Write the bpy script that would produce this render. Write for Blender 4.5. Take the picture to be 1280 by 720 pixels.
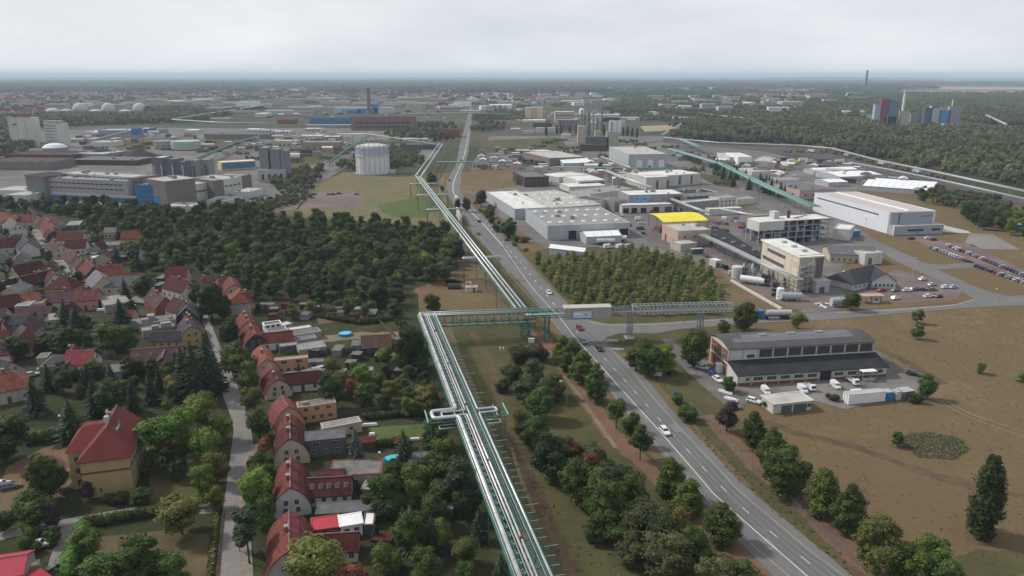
import bpy, math, random
from mathutils import Vector, Matrix

for o in list(bpy.data.objects):
 bpy.data.objects.remove(o)
scene = bpy.context.scene
COL = scene.collection

# ------------------------------------------------------------------ camera, sky, sun, exposure
FPX, HORIZON, CAM_H = 950.0, 93.5, 90.0          # focal length and horizon measured on the 1280x720 photograph
PITCH = math.atan((360 - HORIZON) / FPX)
cam = bpy.data.cameras.new('camera')
cam.sensor_width = 36
cam.lens = 36 * FPX / 1280
cam.clip_start = 1
cam.clip_end = 200000
camo = bpy.data.objects.new('camera', cam)
COL.objects.link(camo)
camo.location = (0, 0, CAM_H)
camo.rotation_euler = (math.pi / 2 - PITCH, 0, 0)
scene.camera = camo

SUN_EL, SUN_AZ = math.radians(42), math.radians(-68)     # azimuth from +Y towards +X: the sun stands to the left and behind
world = bpy.data.worlds.new('World')
scene.world = world
world.use_nodes = True
nt = world.node_tree
for n in list(nt.nodes):
 nt.nodes.remove(n)
wo = nt.nodes.new('ShaderNodeOutputWorld')
bg = nt.nodes.new('ShaderNodeBackground')
sky = nt.nodes.new('ShaderNodeTexSky')
sky.sky_type = 'NISHITA'
sky.sun_disc = False
sky.sun_elevation = SUN_EL
sky.sun_rotation = SUN_AZ
sky.dust_density = 4.0
sky.air_density = 1.2
tc = nt.nodes.new('ShaderNodeTexCoord')
mp = nt.nodes.new('ShaderNodeMapping')
mp.inputs['Scale'].default_value = (1.1, 1.1, 5.0)
nz = nt.nodes.new('ShaderNodeTexNoise')
nz.inputs['Scale'].default_value = 2.3
nz.inputs['Detail'].default_value = 7
nz.inputs['Roughness'].default_value = 0.55
rmp = nt.nodes.new('ShaderNodeValToRGB')
rmp.color_ramp.elements[0].position = 0.34
rmp.color_ramp.elements[0].color = (5.8, 6.1, 6.6, 1)
rmp.color_ramp.elements[1].position = 0.72
rmp.color_ramp.elements[1].color = (7.7, 7.85, 8.1, 1)
mixs = nt.nodes.new('ShaderNodeMix')
mixs.data_type = 'RGBA'
mixs.inputs[0].default_value = 0.88
nt.links.new(tc.outputs['Generated'], mp.inputs['Vector'])
nt.links.new(mp.outputs[0], nz.inputs['Vector'])
nt.links.new(nz.outputs[0], rmp.inputs[0])
nt.links.new(sky.outputs[0], mixs.inputs[6])
nt.links.new(rmp.outputs[0], mixs.inputs[7])
sx = nt.nodes.new('ShaderNodeSeparateXYZ')
gr_ = nt.nodes.new('ShaderNodeValToRGB')           # a cloud deck is paler towards the horizon
gr_.color_ramp.elements[0].position = 0.0
gr_.color_ramp.elements[0].color = (1.22, 1.23, 1.24, 1)
gr_.color_ramp.elements[1].position = 0.45
gr_.color_ramp.elements[1].color = (0.93, 0.935, 0.95, 1)
mlt = nt.nodes.new('ShaderNodeMix'); mlt.data_type = 'RGBA'; mlt.blend_type = 'MULTIPLY'
mlt.inputs[0].default_value = 1
nt.links.new(tc.outputs['Generated'], sx.inputs[0])
nt.links.new(sx.outputs[2], gr_.inputs[0])
nt.links.new(mixs.outputs[2], mlt.inputs[6])
nt.links.new(gr_.outputs[0], mlt.inputs[7])
nt.links.new(mlt.outputs[2], bg.inputs['Color'])
bg.inputs['Strength'].default_value = 0.098
nt.links.new(bg.outputs[0], wo.inputs[0])

sun = bpy.data.lights.new('sun', 'SUN')
sun.energy = 3.0
sun.angle = math.radians(5)
sun.color = (1.0, 0.95, 0.88)
suno = bpy.data.objects.new('sun', sun)
COL.objects.link(suno)
sdir = Vector((math.cos(SUN_EL) * math.sin(SUN_AZ), math.cos(SUN_EL) * math.cos(SUN_AZ), math.sin(SUN_EL)))
suno.rotation_euler = sdir.to_track_quat('Z', 'Y').to_euler()
suno.location = (0, 0, 400)

scene.view_settings.view_transform = 'Standard'
scene.view_settings.look = 'None'
scene.view_settings.gamma = 1
scene.view_settings.exposure = 0.14
scene.cycles.max_bounces = 6
scene.cycles.diffuse_bounces = 2
scene.cycles.glossy_bounces = 2
scene.cycles.transmission_bounces = 2
scene.cycles.transparent_max_bounces = 4
scene.cycles.volume_bounces = 4

# ------------------------------------------------------------------ surveying: photo pixel -> point on the plane z
SP, CP = math.sin(PITCH), math.cos(PITCH)
def P(x, y, z=0.0):
 u, v = (x - 640) / FPX, (y - 360) / FPX
 d = (u, CP - v * SP, -(SP + v * CP))
 t = (z - CAM_H) / d[2]
 return Vector((t * d[0], t * d[1], z))
def HT(x, yb, yt, z0=0.0):
 """height of an upright thing whose foot is at pixel (x, yb) and top at pixel row yt"""
 g = P(x, yb, z0)
 v = (yt - 360) / FPX
 # (H - z)*CP + Y*SP ... solve projection for z
 Y = g.y
 k = v
 z = CAM_H - Y * (SP + k * CP) / (CP - k * SP)
 return z - z0
def ppm(y):
 return FPX / (P(640, y).y * CP + CAM_H * SP)
R = math.radians

# ------------------------------------------------------------------ mesh collecting
class MB:
 def __init__(s):
  s.v, s.f, s.m = [], [], []
 def add(s, vs, fs, mi=0):
  o = len(s.v)
  s.v += [tuple(p) for p in vs]
  s.f += [tuple(i + o for i in f) for f in fs]
  s.m += [mi] * len(fs)
  return s
 def box(s, x0, y0, z0, x1, y1, z1, mi=0):
  return s.add([(x0,y0,z0),(x1,y0,z0),(x1,y1,z0),(x0,y1,z0),(x0,y0,z1),(x1,y0,z1),(x1,y1,z1),(x0,y1,z1)],
      [(0,3,2,1),(4,5,6,7),(0,1,5,4),(1,2,6,5),(2,3,7,6),(3,0,4,7)], mi)
 def frustum(s, x0, y0, z0, x1, y1, z1, dx0, dy, dx1, mi=0):
  return s.add([(x0,y0,z0),(x1,y0,z0),(x1,y1,z0),(x0,y1,z0),(x0+dx0,y0+dy,z1),(x1-dx1,y0+dy,z1),(x1-dx1,y1-dy,z1),(x0+dx0,y1-dy,z1)],
      [(0,3,2,1),(4,5,6,7),(0,1,5,4),(1,2,6,5),(2,3,7,6),(3,0,4,7)], mi)
 def prism(s, pts, z0, z1, mi=0, cap=True):
  n = len(pts)
  vs = [(p[0], p[1], z0) for p in pts] + [(p[0], p[1], z1) for p in pts]
  fs = [(i, (i+1) % n, n + (i+1) % n, n + i) for i in range(n)]
  if cap:
   fs += [tuple(range(n, 2*n)), tuple(range(n-1, -1, -1))]
  return s.add(vs, fs, mi)
 def tube(s, path, r, n=8, mi=0, r1=None):
  path = [Vector(p) for p in path]
  k = len(path)
  rows = []
  for i, p in enumerate(path):
   d = (path[min(i+1, k-1)] - path[max(i-1, 0)]).normalized()
   a = d.cross(Vector((0,0,1)))
   if a.length < 1e-3:
    a = Vector((1,0,0))
   a.normalize()
   b = a.cross(d).normalized()
   if 0 < i < k-1:
    d0 = (p - path[i-1]).normalized(); d1 = (path[i+1] - p).normalized()
    c = max(0.5, math.sqrt(max(0.0, (1 + d0.dot(d1)) / 2)))
   else:
    c = 1
   rr = r if r1 is None else r + (r1 - r) * i / (k-1)
   rows.append([p + a * (math.cos(2*math.pi*j/n) * rr / c) + b * (math.sin(2*math.pi*j/n) * rr) for j in range(n)])
  vs = [q for row in rows for q in row]
  fs = []
  for i in range(k-1):
   for j in range(n):
    fs.append((i*n+j, i*n+(j+1) % n, (i+1)*n+(j+1) % n, (i+1)*n+j))
  fs.append(tuple(range(n-1, -1, -1)))
  fs.append(tuple((k-1)*n + j for j in range(n)))
  return s.add(vs, fs, mi)
 def lathe(s, prof, n=16, mi=0, cx=0, cy=0):
  vs, fs = [], []
  for r, z in prof:
   vs += [(cx + r*math.cos(2*math.pi*j/n), cy + r*math.sin(2*math.pi*j/n), z) for j in range(n)]
  for i in range(len(prof)-1):
   for j in range(n):
    fs.append((i*n+j, i*n+(j+1) % n, (i+1)*n+(j+1) % n, (i+1)*n+j))
  fs.append(tuple((len(prof)-1)*n + j for j in range(n)))
  return s.add(vs, fs, mi)
 def bar(s, a, b, w, mi=0):
  a, b = Vector(a), Vector(b)
  d = (b - a).normalized()
  u = d.cross(Vector((0,0,1)))
  if u.length < 1e-3:
   u = Vector((1,0,0))
  u.normalize(); u *= w/2
  t = d.cross(u).normalized() * (w/2)
  c = [a-u-t, a+u-t, a+u+t, a-u+t, b-u-t, b+u-t, b+u+t, b-u+t]
  return s.add(c, [(0,3,2,1),(4,5,6,7),(0,1,5,4),(1,2,6,5),(2,3,7,6),(3,0,4,7)], mi)
 def mesh(s, name, mats, smooth=False):
  me = bpy.data.meshes.new(name)
  me.from_pydata(s.v, [], s.f)
  for m in (mats if isinstance(mats, (list, tuple)) else [mats]):
   me.materials.append(m)
  if any(s.m):
   me.polygons.foreach_set('material_index', s.m)
  if smooth:
   me.polygons.foreach_set('use_smooth', [True]*len(s.f))
  me.update()
  return me
 def build(s, name, mats, parent=None, smooth=False):
  return link(name, s.mesh(name, mats, smooth), parent)

def link(name, me, parent=None, loc=None, rz=None, scale=None):
 o = bpy.data.objects.new(name, me)
 COL.objects.link(o)
 if parent is not None:
  o.parent = parent
 if loc is not None:
  o.location = loc
 if rz is not None:
  o.rotation_euler = (0, 0, rz)
 if scale is not None:
  o.scale = scale
 return o
def tag(o, label=None, cat=None, group=None, kind=None):
 if label: o['label'] = label
 if cat: o['category'] = cat
 if group: o['group'] = group
 if kind: o['kind'] = kind
 return o
def thing(name, label, cat, loc, rz=0.0, group=None):
 return tag(link(name, None, None, loc, rz), label, cat, group)
_ORD = ['first','second','third','fourth','fifth','sixth','seventh','eighth','ninth','tenth','eleventh','twelfth','thirteenth','fourteenth',
  'fifteenth','sixteenth','seventeenth','eighteenth','nineteenth','twentieth']
def ordn(i):
 if i < 20: return _ORD[i]
 t = ['twenty','thirty','forty','fifty'][(i+1)//10-2] if (i+1) % 10 else None
 return (t + '-' + _ORD[(i+1) % 10 - 1]) if t else {30:'thirtieth',40:'fortieth',50:'fiftieth'}[i+1]

# ------------------------------------------------------------------ materials (all procedural)
_M = {}
def M(key, col=None, rough=0.85, var=0.12, scale=0.5, bump=0.0, metal=0.0, col2=None, streak=False, spec=0.12, rnd=0.0, tile=None):
 if key in _M:
  return _M[key]
 m = bpy.data.materials.new(key)
 m.use_nodes = True
 t = m.node_tree
 b = t.nodes['Principled BSDF']
 b.inputs['Roughness'].default_value = rough
 b.inputs['Metallic'].default_value = metal
 b.inputs['Specular IOR Level'].default_value = spec
 co = t.nodes.new('ShaderNodeTexCoord')
 ma = t.nodes.new('ShaderNodeMapping')
 ma.inputs['Scale'].default_value = (scale, scale, scale * (0.12 if streak else 1))
 n = t.nodes.new('ShaderNodeTexNoise')
 n.inputs['Scale'].default_value = 1
 n.inputs['Detail'].default_value = 6
 n.inputs['Roughness'].default_value = 0.65
 t.links.new(co.outputs['Object'], ma.inputs[0])
 t.links.new(ma.outputs[0], n.inputs['Vector'])
 r = t.nodes.new('ShaderNodeValToRGB')
 r.color_ramp.elements[0].position = 0.30
 r.color_ramp.elements[1].position = 0.70
 c2 = col2 or col
 r.color_ramp.elements[0].color = tuple(c * (1 - var) for c in col) + (1,)
 r.color_ramp.elements[1].color = tuple(min(1, c * (1 + var)) for c in c2) + (1,)
 t.links.new(n.outputs[0], r.inputs[0])
 out = r.outputs[0]
 if tile:                                     # courses of roof tiles or seams: darker bands in the colour
  wv = t.nodes.new('ShaderNodeTexWave')
  wv.wave_type = 'BANDS'
  wv.bands_direction = tile[0]
  wv.inputs['Scale'].default_value = tile[1]
  wv.inputs['Distortion'].default_value = tile[2]
  t.links.new(co.outputs['Object'], wv.inputs['Vector'])
  mx = t.nodes.new('ShaderNodeMix'); mx.data_type = 'RGBA'; mx.blend_type = 'MULTIPLY'
  mx.inputs[0].default_value = tile[3]
  t.links.new(out, mx.inputs[6]); t.links.new(wv.outputs['Color'], mx.inputs[7])
  out = mx.outputs[2]
 if rnd:
  oi = t.nodes.new('ShaderNodeObjectInfo')
  hs = t.nodes.new('ShaderNodeHueSaturation')
  mr = t.nodes.new('ShaderNodeMapRange')
  mr.inputs[3].default_value = 1 - rnd; mr.inputs[4].default_value = 1 + rnd
  t.links.new(oi.outputs['Random'], mr.inputs[0])
  t.links.new(mr.outputs[0], hs.inputs['Value'])
  t.links.new(out, hs.inputs['Color'])
  out = hs.outputs[0]
 t.links.new(out, b.inputs['Base Color'])
 if bump:
  bp = t.nodes.new('ShaderNodeBump')
  bp.inputs['Strength'].default_value = min(1, bump)
  bp.inputs['Distance'].default_value = bump
  t.links.new(n.outputs[0], bp.inputs['Height'])
  t.links.new(bp.outputs[0], b.inputs['Normal'])
 _M[key] = m
 return m
def leafmat(key, col, col2, trans=0.14):
 if key in _M:
  return _M[key]
 m = bpy.data.materials.new(key)
 m.use_nodes = True
 t = m.node_tree
 b = t.nodes['Principled BSDF']
 b.inputs['Roughness'].default_value = 0.65
 b.inputs['Specular IOR Level'].default_value = 0.2
 co = t.nodes.new('ShaderNodeTexCoord')
 n = t.nodes.new('ShaderNodeTexNoise')
 n.inputs['Scale'].default_value = 0.45
 n.inputs['Detail'].default_value = 4
 n.inputs['Roughness'].default_value = 0.75
 t.links.new(co.outputs['Object'], n.inputs['Vector'])
 r = t.nodes.new('ShaderNodeValToRGB')
 r.color_ramp.elements[0].position = 0.33
 r.color_ramp.elements[1].position = 0.68
 r.color_ramp.elements[0].color = tuple(col) + (1,)
 r.color_ramp.elements[1].color = tuple(col2) + (1,)
 t.links.new(n.outputs[0], r.inputs[0])
 oi = t.nodes.new('ShaderNodeObjectInfo')
 hs = t.nodes.new('ShaderNodeHueSaturation')
 mr = t.nodes.new('ShaderNodeMapRange')
 mr.inputs[3].default_value = 0.62; mr.inputs[4].default_value = 1.38
 mh = t.nodes.new('ShaderNodeMapRange')
 mh.inputs[3].default_value = 0.45; mh.inputs[4].default_value = 0.505
 ml = t.nodes.new('ShaderNodeMath'); ml.operation = 'MULTIPLY'; ml.inputs[1].default_value = 7.31
 fr = t.nodes.new('ShaderNodeMath'); fr.operation = 'FRACT'
 t.links.new(oi.outputs['Random'], mr.inputs[0])
 t.links.new(oi.outputs['Random'], ml.inputs[0]); t.links.new(ml.outputs[0], fr.inputs[0])
 t.links.new(fr.outputs[0], mh.inputs[0]); t.links.new(mh.outputs[0], hs.inputs['Hue'])
 t.links.new(mr.outputs[0], hs.inputs['Value'])
 t.links.new(r.outputs[0], hs.inputs['Color'])
 t.links.new(hs.outputs[0], b.inputs['Base Color'])
 tr = t.nodes.new('ShaderNodeBsdfTranslucent')
 t.links.new(hs.outputs[0], tr.inputs['Color'])
 mx = t.nodes.new('ShaderNodeMixShader')
 mx.inputs[0].default_value = trans
 t.links.new(b.outputs[0], mx.inputs[1]); t.links.new(tr.outputs[0], mx.inputs[2])
 t.links.new(mx.outputs[0], t.nodes['Material Output'].inputs[0])
 _M[key] = m
 return m
def groundmat(key, cols, scales=(0.012, 0.09, 0.9), weights=(0.5, 0.35, 0.3), rough=0.95, bump=0.15):
 """three colours of ground mixed by noises of three sizes"""
 if key in _M:
  return _M[key]
 m = bpy.data.materials.new(key)
 m.use_nodes = True
 t = m.node_tree
 b = t.nodes['Principled BSDF']
 b.inputs['Roughness'].default_value = rough
 b.inputs['Specular IOR Level'].default_value = 0.1
 co = t.nodes.new('ShaderNodeTexCoord')
 acc = None
 last = None
 for i, (s, w) in enumerate(zip(scales, weights)):
  n = t.nodes.new('ShaderNodeTexNoise')
  n.inputs['Scale'].default_value = s
  n.inputs['Detail'].default_value = 5
  n.inputs['Roughness'].default_value = 0.6
  n.inputs['Distortion'].default_value = 0.4
  t.links.new(co.outputs['Object'], n.inputs['Vector'])
  ml = t.nodes.new('ShaderNodeMath'); ml.operation = 'MULTIPLY_ADD'
  ml.inputs[1].default_value = w
  t.links.new(n.outputs[0], ml.inputs[0])
  if acc is None:
   ml.inputs[2].default_value = 0
  else:
   t.links.new(acc, ml.inputs[2])
  acc = ml.outputs[0]
  last = n
 r = t.nodes.new('ShaderNodeValToRGB')
 tot = sum(weights) / 2
 sp = 0.13 * sum(weights)
 k = len(cols)
 r.color_ramp.elements[0].position = tot - sp
 r.color_ramp.elements[0].color = tuple(cols[0]) + (1,)
 r.color_ramp.elements[1].position = tot + sp
 r.color_ramp.elements[1].color = tuple(cols[-1]) + (1,)
 for i in range(1, k-1):
  e = r.color_ramp.elements.new(tot - sp + 2*sp*i/(k-1))
  e.color = tuple(cols[i]) + (1,)
 t.links.new(acc, r.inputs[0])
 t.links.new(r.outputs[0], b.inputs['Base Color'])
 if bump:
  bp = t.nodes.new('ShaderNodeBump')
  bp.inputs['Strength'].default_value = 0.6
  bp.inputs['Distance'].default_value = bump
  t.links.new(last.outputs[0], bp.inputs['Height'])
  t.links.new(bp.outputs[0], b.inputs['Normal'])
 _M[key] = m
 return m

WHITE = M('white_paint', (0.70, 0.71, 0.72), var=0.07, scale=0.25)
OFFW = M('off_white_render', (0.50, 0.49, 0.46), var=0.12, scale=0.3, streak=True)
LGREY = M('light_grey_metal', (0.40, 0.42, 0.44), rough=0.6, var=0.13, scale=0.2, streak=True, tile=('X', 0.3, 0, 0.1))
GREY = M('grey_concrete', (0.25, 0.25, 0.25), var=0.18, scale=0.3)
DGREY = M('dark_grey', (0.10, 0.10, 0.105), var=0.2, scale=0.4)
BLACK = M('black_bitumen', (0.035, 0.035, 0.04), var=0.3, scale=0.3)
BEIGE = M('beige_render', (0.42, 0.36, 0.28), var=0.1, scale=0.3, streak=True)
CREAM = M('cream_panel', (0.56, 0.50, 0.38), var=0.08, scale=0.3, streak=True)
YELLOW = M('ochre_render', (0.35, 0.265, 0.13), var=0.12, scale=0.35, streak=True)
ORANGE = M('salmon_render', (0.42, 0.24, 0.15), var=0.1, scale=0.35, streak=True)
PINKW = M('pink_render', (0.42, 0.31, 0.29), var=0.1, scale=0.35, streak=True)
OLIVE = M('olive_render', (0.16, 0.17, 0.13), var=0.15, scale=0.35, streak=True)
BRICK = M('red_brick', (0.22, 0.075, 0.05), var=0.25, scale=1.2)
DBRICK = M('dark_brick', (0.085, 0.055, 0.05), var=0.3, scale=0.6)
BROWNW = M('brown_cladding', (0.19, 0.16, 0.15), var=0.12, scale=0.3)
T_RED = M('roof_red', (0.115, 0.024, 0.022), col2=(0.135,0.048,0.042), var=0.35, scale=0.8, tile=('X', 2.2, 1.2, 0.14), rnd=0.15)
T_ORG = M('roof_orange_red', (0.17, 0.046, 0.032), col2=(0.19,0.075,0.055), var=0.3, scale=0.8, tile=('X', 2.2, 1.2, 0.14), rnd=0.12)
T_MAR = M('roof_maroon', (0.072, 0.023, 0.024), var=0.4, scale=0.8, tile=('X', 2.2, 1.2, 0.14), rnd=0.15)
T_PNK = M('roof_pinkish', (0.15, 0.05, 0.055), var=0.2, scale=0.6, rnd=0.1)
T_GRY = M('roof_grey', (0.13, 0.13, 0.135), var=0.25, scale=0.5, rnd=0.15)
T_DRK = M('roof_slate', (0.045, 0.045, 0.055), var=0.25, scale=0.5, rnd=0.15)
T_PUR = M('roof_purple_brown', (0.080, 0.042, 0.046), var=0.3, scale=0.6, rnd=0.1)
T_FLT = M('roof_felt_grey', (0.26, 0.26, 0.25), var=0.22, scale=0.35)
T_WHT = M('roof_membrane_white', (0.64, 0.63, 0.60), var=0.17, scale=0.14, tile=('X', 0.2, 0.3, 0.1))
T_LGT = M('roof_membrane_pale', (0.43, 0.415, 0.39), var=0.24, scale=0.14, tile=('X', 0.2, 0.3, 0.12))
GLASS = M('window_glass', (0.03, 0.035, 0.04), rough=0.15, var=0.3, scale=0.4, spec=0.6)
BGLASS = M('blue_glass', (0.06, 0.17, 0.30), rough=0.2, var=0.3, scale=0.3, spec=0.6)
BLUEP = M('blue_panel', (0.05, 0.17, 0.34), rough=0.6, var=0.12, scale=0.2)
FRAME = M('window_frame', (0.36, 0.36, 0.35), var=0.05)
GREEN = M('green_steel', (0.055, 0.17, 0.145), rough=0.55, var=0.25, scale=0.7)
PGREEN = M('pale_green_steel', (0.30, 0.42, 0.39), rough=0.5, var=0.15, scale=0.7)
PIPE = M('galvanised_pipe', (0.52, 0.53, 0.53), rough=0.38, var=0.22, scale=0.35, metal=0.35, spec=0.5)
PIPE2 = M('weathered_pipe', (0.42, 0.44, 0.45), rough=0.5, var=0.2, scale=0.6, metal=0.3)
STEEL = M('grey_steel', (0.24, 0.26, 0.27), rough=0.5, var=0.15, scale=0.6, metal=0.3)
RUST = M('rusty_steel', (0.14, 0.06, 0.04), var=0.4, scale=0.8)
ASPH = groundmat('asphalt', [(0.128,0.127,0.127),(0.155,0.153,0.151),(0.185,0.181,0.175)], (0.02, 0.2, 3.0), (0.5, 0.3, 0.35), bump=0.01, rough=0.9)
ASPH2 = groundmat('old_asphalt', [(0.155,0.147,0.138),(0.20,0.188,0.175),(0.25,0.235,0.215)], (0.03, 0.25, 2.0), (0.5, 0.35, 0.3), bump=0.01, rough=0.9)
YARD = groundmat('yard_paving', [(0.09,0.085,0.085),(0.145,0.135,0.13),(0.22,0.205,0.19)], (0.015, 0.08, 0.7), (0.5, 0.4, 0.3), bump=0.02)
REDYARD = groundmat('reddish_paving', [(0.12,0.09,0.085),(0.16,0.125,0.12),(0.21,0.17,0.16)], (0.03, 0.15, 1.0), (0.5, 0.4, 0.3), bump=0.02)
LINE = M('road_paint', (0.62, 0.61, 0.57), var=0.25, scale=1.5)
LINE2 = M('worn_road_paint', (0.32, 0.28, 0.25), var=0.3, scale=1.5)
KERB = M('kerb_stone', (0.32, 0.30, 0.27), var=0.2, scale=0.8)
MEADOW = groundmat('dry_meadow', [(0.090,0.061,0.037),(0.146,0.100,0.056),(0.130,0.098,0.050),(0.166,0.119,0.068),(0.222,0.166,0.096)], (0.011, 0.06, 0.45, 2.0), (0.42, 0.40, 0.36, 0.40), bump=0.35)
GRASS = groundmat('dull_grass', [(0.050,0.050,0.022),(0.078,0.074,0.032),(0.12,0.092,0.050)], (0.02, 0.1, 0.8), (0.5, 0.45, 0.35), bump=0.25)
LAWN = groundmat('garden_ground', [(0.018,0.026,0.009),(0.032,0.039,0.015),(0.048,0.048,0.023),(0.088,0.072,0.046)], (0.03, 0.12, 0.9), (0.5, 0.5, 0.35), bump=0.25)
GLAWN = groundmat('green_lawn', [(0.055,0.08,0.025),(0.085,0.115,0.035),(0.11,0.12,0.05)], (0.05, 0.3, 1.5), (0.4, 0.4, 0.3), bump=0.1)
DIRT = groundmat('red_dirt', [(0.105,0.062,0.040),(0.155,0.092,0.061),(0.185,0.125,0.086)], (0.04, 0.25, 1.5), (0.4, 0.4, 0.35), bump=0.1)
TRACK = groundmat('sandy_track', [(0.14,0.105,0.072),(0.19,0.145,0.10),(0.24,0.19,0.14)], (0.05, 0.3, 1.5), (0.4, 0.4, 0.3), bump=0.05)
DTRACK = groundmat('dark_track', [(0.075,0.055,0.036),(0.105,0.075,0.048),(0.15,0.105,0.062)], (0.05, 0.3, 1.5), (0.4, 0.4, 0.3), bump=0.1)
FARG = groundmat('far_ground', [(0.030,0.038,0.022),(0.045,0.052,0.028),(0.085,0.08,0.05),(0.13,0.115,0.075)], (0.0009, 0.006, 0.05), (0.55, 0.45, 0.3), bump=0)
TRUNKM = M('bark', (0.075, 0.06, 0.048), var=0.3, scale=2)
# ------------------------------------------------------------------ builders: ground sheets, strips
_layer = [0.0]
def sheet(name, pts, mat, z, kind='structure', label=None, cat=None):
 vs = [P(x, y) for x, y in pts]
 b = MB()
 b.add([(p.x, p.y, z) for p in vs], [tuple(range(len(vs)))])
 o = b.build(name, mat)
 tag(o, label, cat, None, kind)
 return o
def strip_pts(path, w):
 """left and right border of a ribbon of width w metres along world points"""
 L, Rr = [], []
 n = len(path)
 for i, p in enumerate(path):
  d = (path[min(i+1, n-1)] - path[max(i-1, 0)])
  d.z = 0
  d.normalize()
  q = Vector((-d.y, d.x, 0)) * (w/2)
  L.append(p + q); Rr.append(p - q)
 return L, Rr
def smooth_path(pts, k=6):
 pts = [Vector(p) for p in pts]
 if len(pts) < 3:
  return pts
 out = []
 for i in range(len(pts)-1):
  p0, p1, p2, p3 = pts[max(i-1,0)], pts[i], pts[i+1], pts[min(i+2,len(pts)-1)]
  for j in range(k):
   t = j/k
   out.append(0.5*((2*p1) + (p2-p0)*t + (2*p0-5*p1+4*p2-p3)*t*t + (3*p1-p0-3*p2+p3)*t**3))
 out.append(pts[-1])
 return out
def ribbon(name, px, w, mat, z, kind='structure', smooth=True, wobble=0.0, seed=1):
 path = [P(x, y) for x, y in px]
 if smooth: path = smooth_path(path)
 rr = random.Random(seed)
 L, Q = strip_pts(path, w)
 if wobble:
  L = [p + Vector((rr.uniform(-wobble, wobble), rr.uniform(-wobble, wobble), 0)) for p in L]
  Q = [p + Vector((rr.uniform(-wobble, wobble), rr.uniform(-wobble, wobble), 0)) for p in Q]
 n = len(path)
 b = MB()
 b.add([(p.x, p.y, z) for p in L] + [(p.x, p.y, z) for p in Q], [(i, n+i, n+i+1, i+1) for i in range(n-1)])
 o = b.build(name, mat)
 return tag(o, kind=kind)
def between(name, left, right, mat, z, kind='structure'):
 """surface between two bordering pixel polylines"""
 return sheet(name, left + right[::-1], mat, z, kind)

# ------------------------------------------------------------------ builders: windows and doors as shared pieces
_pieces = {}
def piece(kind, w, h, glass=None, frame=None, t=0.08, bars=1, fw=0.07):
 """a framed window or a plain panel in the local x-z plane, front towards -y, centred in x, z from 0"""
 key = (kind, round(w, 2), round(h, 2), glass.name if glass else '', frame.name if frame else '', bars)
 if key in _pieces:
  return _pieces[key]
 b = MB()
 if kind == 'panel':
  b.box(-w/2, -t, 0, w/2, 0.02, h, 0)
  me = b.mesh('panel', [glass])
 else:
  b.box(-w/2 + fw, -t*0.4, fw, w/2 - fw, 0.02, h - fw, 0)
  for x0, x1, z0, z1 in ((-w/2, -w/2+fw, 0, h), (w/2-fw, w/2, 0, h), (-w/2+fw, w/2-fw, 0, fw), (-w/2+fw, w/2-fw, h-fw, h)):
   b.box(x0, -t, z0, x1, 0.02, z1, 1)
  for i in range(bars):
   x = -w/2 + w*(i+1)/(bars+1)
   b.box(x-0.035, -t*0.8, fw, x+0.035, 0.0, h-fw, 1)
  me = b.mesh('window', [glass, frame])
 _pieces[key] = me
 return me
def put(parent, name, me, face, s, z, dims):
 """place a piece on face f/b/l/r of a body of dims (x0,x1,y0,y1); s = metres along the face"""
 x0, x1, y0, y1 = dims
 if face == 'f': loc, rz = (x0 + s, y0 - 0.004, z), 0
 elif face == 'b': loc, rz = (x1 - s, y1 + 0.004, z), math.pi
 elif face == 'l': loc, rz = (x0 - 0.004, y1 - s, z), -math.pi/2
 else: loc, rz = (x1 + 0.004, y0 + s, z), math.pi/2
 return link(name, me, parent, loc, rz)
def rowof(parent, face, dims, n, w, h, z, a=0.06, b=0.94, name='window', glass=None, frame=None, kind='window', bars=1, t=0.08):
 L = (dims[1]-dims[0]) if face in 'fb' else (dims[3]-dims[2])
 me = piece(kind, w, h, glass or GLASS, frame or FRAME, t, bars)
 for i in range(n):
  s = L * (a + (b - a) * ((i + 0.5) / n))
  put(parent, name, me, face, s, z, dims)

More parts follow.
